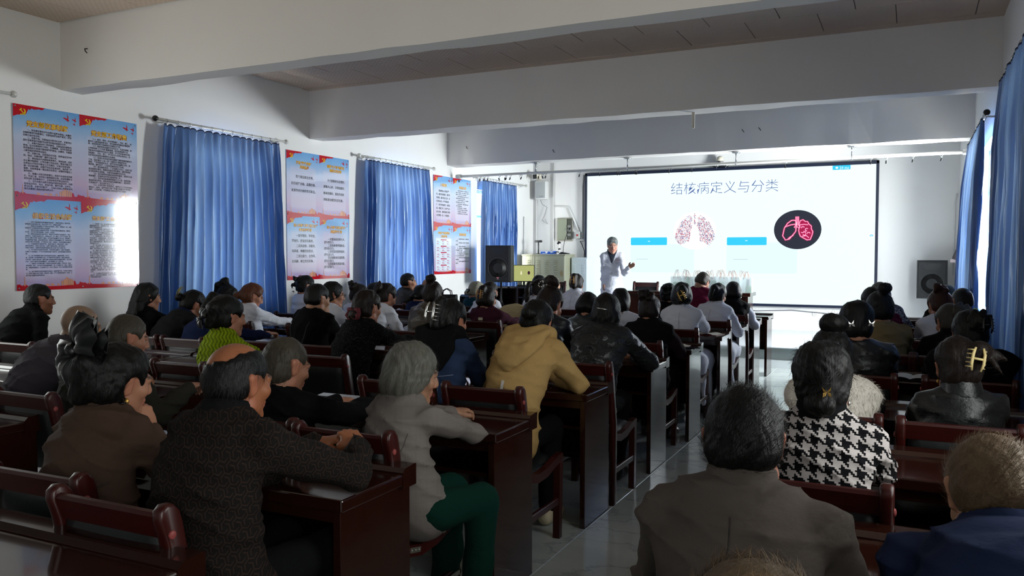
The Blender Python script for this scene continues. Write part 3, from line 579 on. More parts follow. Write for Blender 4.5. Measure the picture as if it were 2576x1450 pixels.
rightb = [(0.16, 0.30), (0.40, 0.34), (0.66, 0.30)]; righte = [(0.30, -0.44), (0.56, -0.40), (0.72, -0.54)]
tr1 = [(-0.10, 0.86), (-0.10, 0.30), (-0.20, 0.12)]; tr2 = [(0.06, 0.86), (0.06, 0.30), (0.18, 0.14)]; tr3 = [(-0.02, 0.86), (-0.02, 0.26)]; tr4 = [(-0.12, 0.08), (-0.02, 0.20), (0.10, 0.08)]
allp = [left, leftl, leftb, right, rightb, righte, tr1, tr2, tr3, tr4] + [arc(a, c, 0.09, 0.07, d, d + 200, 6) for a, c, d in ((0.34, 0.12, 10), (0.58, 0.0, 40), (0.32, -0.14, 200), (0.56, -0.16, 60), (0.44, -0.30, 180), (0.70, -0.26, 0))]
sflat('neon_fill', [N(right)], M_pd, 4); sflat('neon_glow', [q for p in allp for q in stroke(N(p), 0.034)], M_pd, 5)
sflat('neon_tube', [q for p in allp for q in stroke(N(p), 0.020)], M_pk, 6); sflat('neon_core', [q for p in allp for q in stroke(N(p), 0.008)], M_pl, 7)

# ------------------------------------------------------------------ stage furniture
st = thing('front_table', 'long dark mahogany table on the stage carrying a row of gift bags', 'table', (-3.23, 13.1, 0.184))
for s in (-1, 1):
    a, c = sorted((s * 1.0, s * 0.96)); MB().box((a, -0.2, 0), (c, 0.24, 0.71), 0.003, 1).build('side_panel', M_desk, st)
MB().box((-1.04, -0.24, 0.71), (1.04, 0.28, 0.766), 0.006).build('tabletop', M_desk, st)
MB().box((-0.96, -0.19, 0.10), (0.96, -0.165, 0.71), 0.002, 1).build('front_panel', M_desk, st)
first_chair = make_chair(); first_chair.location = (-4.10, 13.72, 0.184); first_chair.rotation_euler = (0, 0, math.pi)
tag(first_chair, 'empty chair behind the stage table, right of the woman lecturer', 'chair', 'conference chairs')
c2 = copy_tree(first_chair); c2.location = (-5.62, 13.25, 0.184); c2.rotation_euler = (0, 0, math.pi + 0.25); c2['label'] = 'empty chair at the computer desk before the steel cabinet'
M_bag = mat('frosted_bag', (226, 238, 240), 0.25, alpha=0.55)
M_cord = mat('brown_cord', (160, 118, 106), 0.7); M_green = mat('green_box', (58, 150, 74), 0.5); M_olive = mat('olive_packet', (150, 156, 92), 0.5); M_greyp = mat('grey_packet', (96, 106, 116), 0.6)
rb = random.Random(5)
BAGN = ('first', 'second', 'third', 'fourth', 'fifth', 'sixth', 'seventh')
for row in (0, 1):
    for i in range(7 if row == 0 else 6):
        x = -3.36 + 0.182 * i + (0.09 if row else 0); y = 12.97 + 0.17 * row
        t = thing('gift_bag', ('frosted gift bag in the front row on the stage table, %s from its left end' if row == 0 else 'frosted gift bag in the back row on the stage table, %s from its left end') % BAGN[i], 'bag', (x, y, 0.951), rb.uniform(-0.06, 0.06), 'gift bags on the stage table')
        w, d, h_ = 0.085, 0.045, 0.235 + rb.uniform(-0.006, 0.006)
        mb = MB()
        for p in ([(-w, -d, 0), (w, -d, 0), (w, -d, h_), (-w, -d, h_)], [(-w, d, 0), (w, d, 0), (w, d, h_), (-w, d, h_)], [(-w, -d, 0), (-w, 0.0, 0), (-w + 0.012, 0, h_), (-w, -d, h_)], [(-w, 0, 0), (-w, d, 0), (-w, d, h_), (-w + 0.012, 0, h_)], [(w, -d, 0), (w, 0, 0), (w - 0.012, 0, h_), (w, -d, h_)], [(w, 0, 0), (w, d, 0), (w, d, h_), (w - 0.012, 0, h_)], [(-w, -d, 0), (w, -d, 0), (w, d, 0), (-w, d, 0)]): mb.poly(p)
        mb.build('bag_body', M_bag, t, False, False)
        for s in (-1, 1):
            hh = rb.uniform(0.085, 0.11); sk = rb.uniform(-0.02, 0.02)
            MB().tube([(-0.032, s * d, h_ - 0.03), (-0.030, s * d, h_ + 0.02), (-0.016 + sk, s * d * 0.7, h_ + hh), (0.006 + sk, s * d * 0.6, h_ + hh + 0.004), (0.028, s * d * 0.9, h_ + 0.03), (0.034, s * d, h_ - 0.03)], 0.0030, 6).build('handle', M_cord, t, True)
        for k in range(3):
            a = rb.uniform(-0.05, 0.03); hgt = rb.uniform(0.08, 0.235)
            MB().box((a, -0.03 + 0.02 * k, 0.002), (a + rb.uniform(0.04, 0.07), -0.018 + 0.02 * k, hgt), 0.002, 1).build('packet', rb.choice((M_green, M_green, M_olive, M_greyp)), t)
# computer desk, monitor, keyboard
cd_ = thing('computer_desk', 'dark red computer desk with open compartments beside the left loudspeaker', 'desk', (-6.18, 13.15, 0.184))
MB().box((-0.46, -0.28, 0.765), (0.46, 0.28, 0.80), 0.005).build('tabletop', M_desk, cd_)
for x in (-0.44, 0.03, 0.42): MB().box((x, -0.26, 0), (x + 0.025, 0.26, 0.765), 0.002, 1).build('side_panel', M_desk, cd_)
MB().box((-0.42, 0.22, 0.1), (0.42, 0.24, 0.765)).build('back_panel', M_desk, cd_)
for z in (0.60, 0.32): MB().box((0.055, -0.25, z), (0.42, 0.22, z + 0.02)).build('shelf', M_desk, cd_)
mo = thing('monitor', 'small monitor with a yellow-green picture on the computer desk', 'monitor', (-6.16, 13.2, 0.985), 0.35)
MB().box((-0.19, -0.015, 0.07), (0.19, 0.015, 0.37), 0.006).build('bezel', M_black, mo)
mb = MB(); mb.box((-0.18, -0.0175, 0.085), (0.18, -0.014, 0.36)); mb.build('display', glow('monitor_green', (196, 200, 128), 0.75), mo)
mb = MB(); mb.poly([(0.09 + 0.022 * math.cos(a * 0.5236), -0.0185, 0.23 + 0.032 * math.sin(a * 0.5236)) for a in range(12)]); mb.build('picture_disc', glow('monitor_dark', (70, 30, 60), 0.6), mo, False, False)
mb = MB(); mb.poly([(-0.06, -0.0185, 0.2), (-0.03, -0.0185, 0.2), (-0.035, -0.0185, 0.25), (-0.045, -0.0185, 0.265), (-0.055, -0.0185, 0.25)]); mb.build('picture_lung', glow('monitor_pale', (226, 224, 190), 0.8), mo, False, False)
MB().tube([(0, 0.02, 0.2), (0, 0.03, 0.01)], 0.018, 8).lathe([(0.09, 0.0), (0.09, 0.008), (0.03, 0.014)], 16).build('stand', M_black, mo, True)
kb = thing('keyboard', 'black keyboard lying on the computer desk', 'keyboard', (-5.98, 13.02, 0.9845), 0.2)
MB().box((-0.2, -0.065, 0), (0.2, 0.065, 0.018), 0.004).build('keyboard_base', M_black, kb)
mb = MB()
for r in range(4):
    for k in range(14): mb.box((-0.188 + 0.027 * k, -0.055 + 0.028 * r, 0.018), (-0.166 + 0.027 * k, -0.031 + 0.028 * r, 0.025))
tag(mb.build('keys', mat('keycap_grey', (50, 52, 56), 0.5), kb), kind='stuff')
# loudspeakers
M_grille = mat('black_speaker_grille', (14, 14, 16), 0.55, bump=((300, 300, 300), 0.5, 0.004)); M_ring = mat('speaker_ring', (62, 62, 60), 0.4)
def loudspeaker(label, loc, rz, w, h, d, logo, tone=(20, 20, 22)):
    o = thing('loudspeaker', label, 'loudspeaker', loc, rz)
    mb = MB(); mb.prism([(-w / 2, -d / 2), (w / 2, -d / 2), (w * 0.40, d / 2), (-w * 0.40, d / 2)], 0, h, 2); mb.build('cabinet', mat('speaker_box_%d' % tone[0], tone, 0.6, bump=((90, 90, 90), 0.3, 0.003)), o)
    MB().box((-w / 2 + 0.02, -d / 2 - 0.008, 0.02), (w / 2 - 0.02, -d / 2 + 0.002, h - 0.02), 0.006, 1).build('front_grille', M_grille, o)
    r = w * 0.385; cz = h * 0.385
    MB().tube([(r * math.cos(k * math.pi / 16), -d / 2 - 0.010, cz + r * math.sin(k * math.pi / 16)) for k in range(33)], 0.0035, 5).build('woofer_ring', M_ring, o, True)
    MB().lathe([(r * 0.94, -d / 2 - 0.009), (r * 0.5, -d / 2 - 0.0085), (r * 0.3, -d / 2 - 0.016), (0.01, -d / 2 - 0.02)], 24, (0, 0, cz), 1).build('woofer', M_grille, o, True)
    MB().prism([(-0.09, h * 0.72), (0.09, h * 0.72), (0.13, h * 0.92), (-0.13, h * 0.92)][::-1] if False else [(h * 0.76, -0.10), (h * 0.76, 0.10), (h * 0.92, 0.14), (h * 0.92, -0.14)], -d / 2 - 0.010, -d / 2 - 0.006, 1).build('horn', M_black, o)
    if logo:
        mb = MB(); mb.poly([(x_, -d / 2 - 0.012, h * 0.115 + z_) for x_, z_ in ((0, -0.018), (0.022, 0.004), (0.024, 0.014), (0.014, 0.02), (0, 0.012), (-0.014, 0.02), (-0.024, 0.014), (-0.022, 0.004))]); mb.build('logo', mat('logo_pink', (214, 130, 140), 0.4), o, False, False)
        mb = MB(); mb.poly([(-0.022, -d / 2 - 0.012, h * 0.075), (0.022, -d / 2 - 0.012, h * 0.075), (0.022, -d / 2 - 0.012, h * 0.085), (-0.022, -d / 2 - 0.012, h * 0.085)]); mb.build('logo_bar', mat('logo_grey', (150, 150, 150), 0.4), o, False, False)
    return o
lsx, lsy = -6.37, 12.72
loudspeaker('black loudspeaker on a tripod in the front left corner', (lsx, lsy, 1.063), 0.16, 0.45, 0.63, 0.36, True)
ls = thing('speaker_stand', 'black tripod stand under the left loudspeaker', 'speaker stand', (lsx, lsy, 0.184))
MB().tube([(0, 0, 0.1), (0, 0, 0.879)], 0.018, 10).build('pole', M_black, ls, True)
MB().tube([(0, 0, 0.50), (0, 0, 0.58)], 0.028, 10).build('collar', M_black, ls, True)
for k in range(3):
    a = 0.5 + k * 2.0944; MB().tube([(0.02 * math.cos(a), 0.02 * math.sin(a), 0.54), (0.21 * math.cos(a), 0.21 * math.sin(a), 0.012)], 0.011, 7).tube([(0.012 * math.cos(a), 0.012 * math.sin(a), 0.20), (0.13 * math.cos(a), 0.13 * math.sin(a), 0.22)], 0.008, 6).build('leg', M_black, ls, True)
rs = loudspeaker('dark loudspeaker hung on the front wall right of the screen', (0.327, 15.18, 0.826), -0.03, 0.447, 0.625, 0.34, False, (34, 34, 38))
MB().tube([(0, 0.1, 0.4), (0, 0.24, 0.4)], 0.02, 8).build('wall_bracket', M_black, rs)
# steel cabinets
M_cab = mat('khaki_cabinet_steel', (150, 150, 128), 0.45, vary=(2.0, 0.06)); M_slot = mat('louver_shadow', (72, 72, 62), 0.6); M_rust = mat('rust_patch', (140, 122, 86), 0.7); M_decal = mat('red_decal', (178, 40, 38), 0.5)
cb = thing('steel_cabinet', 'khaki steel equipment cabinet with louvres and a red emblem', 'cabinet', (-6.40, 14.60, 0.184))
MB().box((-0.455, 0, 0), (0.455, 0.5, 1.34), 0.006, 1).build('carcass', M_cab, cb)
MB().box((-0.465, -0.012, 1.335), (0.465, 0.51, 1.362), 0.005, 1).build('top_cover', M_cab, cb)
MB().box((-0.445, -0.012, 0.03), (0.445, 0.001, 1.325), 0.004, 1).build('door', M_cab, cb)
for gx in (-0.275, -0.085, 0.105, 0.295):
    for k in range(8):
        z = 0.98 + 0.036 * k; MB().prism([(-0.014, z), (-0.030, z + 0.004), (-0.014, z + 0.016)], gx - 0.05, gx + 0.02, 0).build('louvre', M_cab, cb)
def cflat(name, polys, m, par, y):
    mb = MB()
    for p in polys: mb.poly([(q[0], y, q[1]) for q in p])
    return mb.build(name, m, par, False, False)
cflat('emblem', [[(-x, z) for x, z in p][::-1] for p in emblem(0.0, 0.79, 0.125)] if False else emblem(0.0, 0.79, 0.125), M_decal, cb, -0.0145)
text('cabinet_lettering', '新疆农村党员干部现代远程教育', 0.046, M_decal, cb, (-0.36, -0.0145, 0.60), (math.pi / 2, 0, 0), bold=0.001)
cflat('stain', [[(0.36, 1.02), (0.40, 1.06), (0.42, 1.0), (0.41, 0.93), (0.37, 0.95)], [(0.37, 0.80), (0.41, 0.82), (0.42, 0.75), (0.385, 0.74)]], M_rust, cb, -0.0140)
cb2 = thing('steel_cabinet', 'narrow white steel cabinet between the khaki cabinet and the screen', 'cabinet', (-5.755, 14.86, 0.184))
M_wc = mat('white_cabinet', (206, 218, 224), 0.4)
MB().box((-0.165, 0, 0), (0.165, 0.4, 1.30), 0.005, 1).build('carcass', M_wc, cb2); MB().box((-0.155, -0.01, 0.03), (0.155, 0.001, 1.28), 0.004, 1).build('door', M_wc, cb2)
for gx in (-0.12, 0.06):
    for k in range(6): MB().box((gx, -0.016, 1.0 + 0.03 * k), (gx + 0.05, -0.009, 1.012 + 0.03 * k), 0.002, 1).build('louvre', M_wc, cb2)
zt = 1.548
wc = thing('webcam', 'black webcam on a mini tripod on top of the khaki cabinet', 'webcam', (-6.58, 14.78, zt))
MB().tube([(0, 0, 0.0), (0, 0, 0.23)], 0.012, 8).lathe([(0.09, 0), (0.09, 0.008), (0.02, 0.014)], 14).build('tripod', M_black, wc, True); MB().box((-0.075, -0.03, 0.23), (0.075, 0.02, 0.272), 0.012).build('camera_body', M_black, wc, True)
bb = thing('router_box', 'blue and white cardboard box lying on the khaki cabinet', 'box', (-6.35, 14.75, zt))
MB().box((-0.135, -0.08, 0), (0.135, 0.08, 0.062), 0.002, 1).build('carton', mat('carton_blue', (36, 92, 190), 0.4), bb); cflat('white_print', [[(-0.13, 0.058), (0.13, 0.058), (0.13, 0.05), (-0.13, 0.05)], [(-0.04, 0.05), (0.02, 0.05), (0.0, 0.012), (-0.02, 0.012)], [(-0.1, 0.012), (-0.02, 0.012), (-0.02, 0.02), (-0.1, 0.02)], [(0.07, 0.03), (0.12, 0.03), (0.12, 0.045), (0.07, 0.045)]], mat('carton_white', (230, 234, 240), 0.4), bb, -0.0815)
mc = thing('microphone', 'gooseneck microphone leaning right on the khaki cabinet', 'microphone', (-6.02, 14.75, zt))
MB().prism([(-0.10, 0), (0.10, 0), (0.07, 0.02), (-0.02, 0.035), (-0.08, 0.02)] if False else [(0, -0.10), (0, 0.10), (0.02, 0.07), (0.035, -0.02), (0.02, -0.08)], -0.06, 0.06, 1).build('microphone_base', M_black, mc)
MB().tube([(-0.03, 0, 0.03), (-0.02, 0, 0.15), (0.02, -0.01, 0.30), (0.075, -0.02, 0.42), (0.11, -0.03, 0.47)], 0.006, 6).build('gooseneck', M_black, mc, True); MB().tube([(0.105, -0.028, 0.463), (0.14, -0.04, 0.505)], [0.012, 0.017], 8).build('capsule', M_black, mc, True)
hm = thing('headset_stand', 'small dark clip-on lamp on a thin rod on the khaki cabinet', 'gadget', (-6.16, 14.85, zt))
MB().tube([(0, 0, 0), (0, 0, 0.20)], 0.005, 6).build('rod', M_chrome, hm); MB().tube([(-0.045, 0, 0.20), (-0.02, 0, 0.232), (0.02, 0, 0.22)], [0.02, 0.026, 0.015], 8).build('lamp_head', M_black, hm, True); MB().tube([(-0.02, 0, 0.09), (0.01, 0, 0.11)], 0.02, 8).build('clamp', M_black, hm, True)
ca = tag(MB().tube([(-6.28, 14.7, zt + 0.006), (-6.2, 14.66, zt + 0.02), (-6.15, 14.7, zt + 0.05), (-6.08, 14.72, zt + 0.03), (-6.0, 14.68, zt + 0.01), (-6.05, 14.78, zt + 0.035), (-6.2, 14.8, zt + 0.04), (-6.27, 14.76, zt + 0.008)], 0.005, 6).build('tangled_cable', M_black, None, True), 'tangle of thin black cable lying on the khaki cabinet', 'cable')
tag(MB().tube([(-6.60, 14.64, zt + 0.005), (-6.605, 14.57, zt), (-6.61, 14.565, 1.2), (-6.63, 14.56, 1.0), (-6.6, 14.55, 0.8), (-6.72, 14.5, 0.62), (-6.82, 14.4, 0.4)], 0.004, 6).build('hanging_cable', M_black, None, True), 'thin black cable hanging down the front of the khaki cabinet', 'cable')

# ------------------------------------------------------------------ things on the front wall and the ceiling rod
M_cream = mat('cream_plastic', (214, 206, 186), 0.5); M_grill2 = mat('grey_cloth_grille', (168, 172, 172), 0.8)
cv = thing('security_camera', 'cream security camera on a bracket in the upper left front corner', 'camera', (-6.93, 15.2, 3.05))
MB().lathe([(0.055, -0.05), (0.055, -0.042), (0.02, -0.03)], 12, (0, 0, 0), 0).tube([(-0.04, 0, 0), (0.06, -0.02, -0.005), (0.14, -0.05, 0.02)], 0.011, 8).build('bracket', M_white_pl, cv, True)
MB().box((0.10, -0.16, 0.02), (0.20, 0.08, 0.13), 0.012, 2, Matrix.Rotation(-0.22, 3, 'X')).build('housing', M_cream, cv); MB().box((0.108, -0.178, 0.0), (0.192, -0.15, 0.085), 0.01, 2).build('lens_window', M_black, cv)
ws = thing('wall_speaker', 'white wall speaker with grey grille below the security camera', 'speaker', (-6.73, 15.28, 2.655), 0.1)
MB().box((-0.115, -0.09, 0), (0.115, 0.1, 0.36), 0.012).build('speaker_box', M_white_pl, ws); MB().box((-0.095, -0.096, 0.02), (0.095, -0.088, 0.345), 0.003, 1).build('grille', M_grill2, ws)
for k in range(3): MB().box((-0.02 + 0.03 * k, -0.099, 0.05), (-0.008 + 0.03 * k, -0.095, 0.062)).build('badge', M_black, ws)
eb = thing('fuse_box', 'open grey-green fuse box set into the front wall', 'fuse box', (-6.27, 15.385, 1.84))
mb = MB().box((-0.17, 0, -0.03), (0.17, 0.024, 0.44), 0.004, 1); mb.build('mortar_surround', mat('rough_mortar', (176, 172, 160), 0.9, bump=((40, 40, 40), 0.6, 0.01)), eb)
MB().box((-0.15, -0.02, 0), (0.15, 0.01, 0.42), 0.003, 1).build('back_box', mat('fuse_box_dark', (70, 72, 62), 0.6), eb)
MB().box((-0.15, -0.035, 0), (0.05, -0.02, 0.42), 0.003, 1).build('door', mat('fuse_box_green', (140, 146, 124), 0.45), eb)
for z in (0.07, 0.16, 0.24): MB().box((0.07, -0.045, z), (0.135, -0.02, z + 0.05), 0.004, 1).build('breaker', mat('breaker_grey', (130, 132, 128), 0.5), eb)
MB().lathe([(0.01, 0), (0.008, -0.01)], 8, (0.02, -0.035, 0.21), 1).build('latch', M_chrome, eb)
sb = thing('isolator_switch', 'small grey isolator switch box right of the fuse box', 'switch', (-5.985, 15.39, 1.86))
MB().box((-0.045, -0.05, 0), (0.055, 0.02, 0.14), 0.008).build('switch_box', mat('switch_grey', (196, 200, 196), 0.4), sb); MB().box((-0.02, -0.058, 0.05), (0.02, -0.049, 0.085), 0.002, 1).build('lever', M_decal, sb)
def pipe(name, label, pts, r, m=None, cat='conduit'):
    return tag(MB().tube(pts, r, 8).build(name, m or M_white_pl, None, True), label, cat)
yw = YF - 0.02
pipe('wall_conduit', 'white conduit beside the security camera running down to the cabinet', [(-6.90, yw, 3.55), (-6.90, yw, 0.3)], 0.013)
pipe('wall_conduit', 'white conduit on the front wall left of the fuse box', [(-6.52, yw, 3.60), (-6.52, yw, 0.3)], 0.014)
pipe('wall_conduit', 'white conduit bent over the fuse box down to the isolator switch', [(-6.50, yw, 2.52), (-6.22, yw, 2.50), (-6.19, yw, 2.48), (-5.98, yw, 2.02)], 0.016)
pipe('wall_conduit', 'white conduit leading from the isolator switch into the screen frame', [(-5.97, yw, 1.83), (-5.82, yw, 1.83)], 0.022)
pipe('wall_conduit', 'white conduit along the left edge of the screen', [(-5.87, yw, 3.12), (-5.90, yw, 2.9), (-5.90, yw, 1.86)], 0.02)
pipe('wall_conduit', 'thin conduit standing on the left wall right of the corner curtain', [(XL + 0.02, 14.92, 2.3), (XL + 0.02, 14.92, 0.3)], 0.012)
pipe('wall_conduit', 'white conduit at the right end of the front wall', [(XR - 0.03, YF - 0.03, 2.55), (XR - 0.06, YF - 0.03, 2.4), (XR - 0.06, YF - 0.03, 1.2)], 0.012)
pipe('loose_wire', 'loose thin wire dangling under the white wall speaker', [(-6.86, yw, 2.9), (-6.85, yw - 0.02, 2.75), (-6.76, yw - 0.02, 2.56), (-6.66, yw - 0.02, 2.50), (-6.70, yw - 0.02, 2.36), (-6.76, yw - 0.02, 2.24), (-6.64, yw - 0.02, 2.16), (-6.70, yw - 0.02, 2.26)], 0.004, M_black, 'wire')
pipe('power_cable', 'black cable hanging on the wall between fuse box and screen', [(-5.95, yw, 1.82), (-5.90, yw - 0.02, 1.75), (-5.84, yw - 0.02, 1.6), (-5.86, yw - 0.02, 1.35), (-5.80, yw - 0.02, 1.2)], 0.008, M_black, 'cable')
pipe('screen_cable', 'dark cable sagging under the screen along the front wall', [(-3.2, yw, 0.58), (-2.5, yw, 0.52), (-1.9, yw, 0.55), (-1.2, yw, 0.50), (-0.5, yw, 0.56)], 0.008, mat('grey_cable', (120, 120, 124), 0.6), 'cable')
so = thing('wall_socket', 'white wall socket low on the front wall under the screen', 'socket', (-1.5, YF - 0.002, 0.455))
MB().box((-0.045, -0.012, 0), (0.045, 0.002, 0.09), 0.004, 1).build('plate', M_white_pl, so)
for a in (-0.02, 0.008):
    for z in (0.025, 0.055): MB().box((a, -0.014, z), (a + 0.012, -0.011, z + 0.006)).build('slot', M_black, so)
dm = thing('dome_camera', 'dome camera on a bracket above the middle of the screen', 'camera', (-3.17, 15.28, 3.15))
MB().box((-0.13, -0.06, 0.0), (0.13, 0.1, 0.028), 0.008).build('bracket_plate', M_black, dm); MB().lathe([(0.07, 0.028), (0.075, 0.07), (0.06, 0.10), (0.03, 0.11)], 16).build('camera_base', mat('camera_grey', (150, 152, 150), 0.4), dm, True); MB().lathe([(0.052, 0.10), (0.06, 0.135), (0.05, 0.175), (0.02, 0.195)], 16).build('camera_ball', M_cream, dm, True); MB().lathe([(0.03, -0.075), (0.028, -0.06)], 12, (0, 0, 0.06), 1).build('lens', M_black, dm)
pn = thing('wall_hook_device', 'dark handset hanging on the right wall beside the far curtain', 'handset', (XR - 0.02, 14.2, 1.42))
MB().box((-0.09, -0.04, 0.04), (0.0, 0.05, 0.20), 0.015, 2, Matrix.Rotation(0.35, 3, 'Y')).build('handset_body', mat('dark_brown_plastic', (54, 42, 44), 0.4), pn); MB().box((-0.13, -0.03, 0.0), (-0.06, 0.04, 0.06), 0.012).build('handset_tip', mat('pinkish_plastic', (190, 170, 172), 0.4), pn); MB().tube([(-0.02, 0, 0.05), (-0.04, 0, -0.03), (-0.01, 0, -0.08)], 0.005, 6).build('cord', M_black, pn, True)
hp = tag(MB().lathe([(0.016, 0.0), (0.0165, 0.002), (0.0165, 0.165), (0.015, 0.17)], 14, (-2.06, 8.58, 2.852)).build('ceiling_pipe', M_cream, None, True), 'short cream pipe hanging from the middle ceiling beam', 'pipe')
# stage curtain rod with clip hooks
ry = 12.08; rz0, rz1 = 2.845, 2.855
cr = thing('stage_rod', 'long white rod with clip hooks under the last ceiling beam', 'curtain rod', (0, ry, 0))
MB().tube([(-6.87, 0, rz0), (XR - 0.06, 0, rz1)], 0.021, 12).build('rod', M_rod, cr, True)
MB().tube([(-6.89, 0, rz0), (-6.80, 0, rz0)], 0.036, 12).build('end_socket', M_rod, cr, True); MB().tube([(XR - 0.12, 0, rz1), (XR - 0.003, 0, rz1)], 0.034, 12).build('end_socket', M_white_pl, cr, True)
for bx in (-5.43, -3.9, -2.28, -0.74):
    MB().lathe([(0.06, 3.01), (0.06, 2.995), (0.016, 2.985)], 12, (bx, 0, 0)).tube([(bx, 0, 3.0), (bx, 0, 2.86)], 0.010, 8).tube([(bx, -0.03, 2.87), (bx, 0, 2.82), (bx, 0.03, 2.87)], 0.008, 6).build('bracket', M_chrome, cr, True)
rk = random.Random(9)
for k in range(30):
    x = -6.75 + rk.uniform(0, 7.1) if k > 5 else (-6.84, -6.3, -5.98, -5.72, -5.38, -4.35)[k]
    hk = MB().tube([(x + 0.022 * math.cos(q * 0.7), 0.003 * q, rz0 - 0.004 + 0.026 * math.sin(q * 0.7)) for q in range(10)] + [(x, 0.0, rz0 - 0.055)], 0.0028, 5).build('ring', M_chrome, cr, True)
    if rk.random() < 0.75: MB().box((x - 0.010, -0.008, rz0 - 0.095), (x + 0.008, 0.008, rz0 - 0.052), 0.003, 1, Matrix.Rotation(rk.uniform(-0.5, 0.5), 3, 'Y')).build('clip', M_black, hk)
for lab, p in (('small wire hook on the left end of the nearest visible beam', (-6.62, 4.99, 3.34)), ('small wire hook on the left part of the last beam', (-6.62, 11.93, 3.30)), ('small dark hook on the last beam above the security camera', (-5.07, 11.93, 3.16)), ('small dark hook on the last beam right of the hanging pipe', (-1.95, 11.93, 3.30)), ('tiny hook beside the dark hook on the last beam', (-2.18, 11.93, 3.29))):
    tag(MB().tube([(p[0], p[1] + 0.02, p[2] + 0.02), (p[0] + 0.01, p[1] - 0.02, p[2] + 0.01), (p[0] + 0.03, p[1] - 0.03, p[2] - 0.015), (p[0] + 0.04, p[1] - 0.02, p[2] - 0.03)], 0.005, 6).build('beam_hook', M_black, None, True), lab, 'hook')
bake_texts()
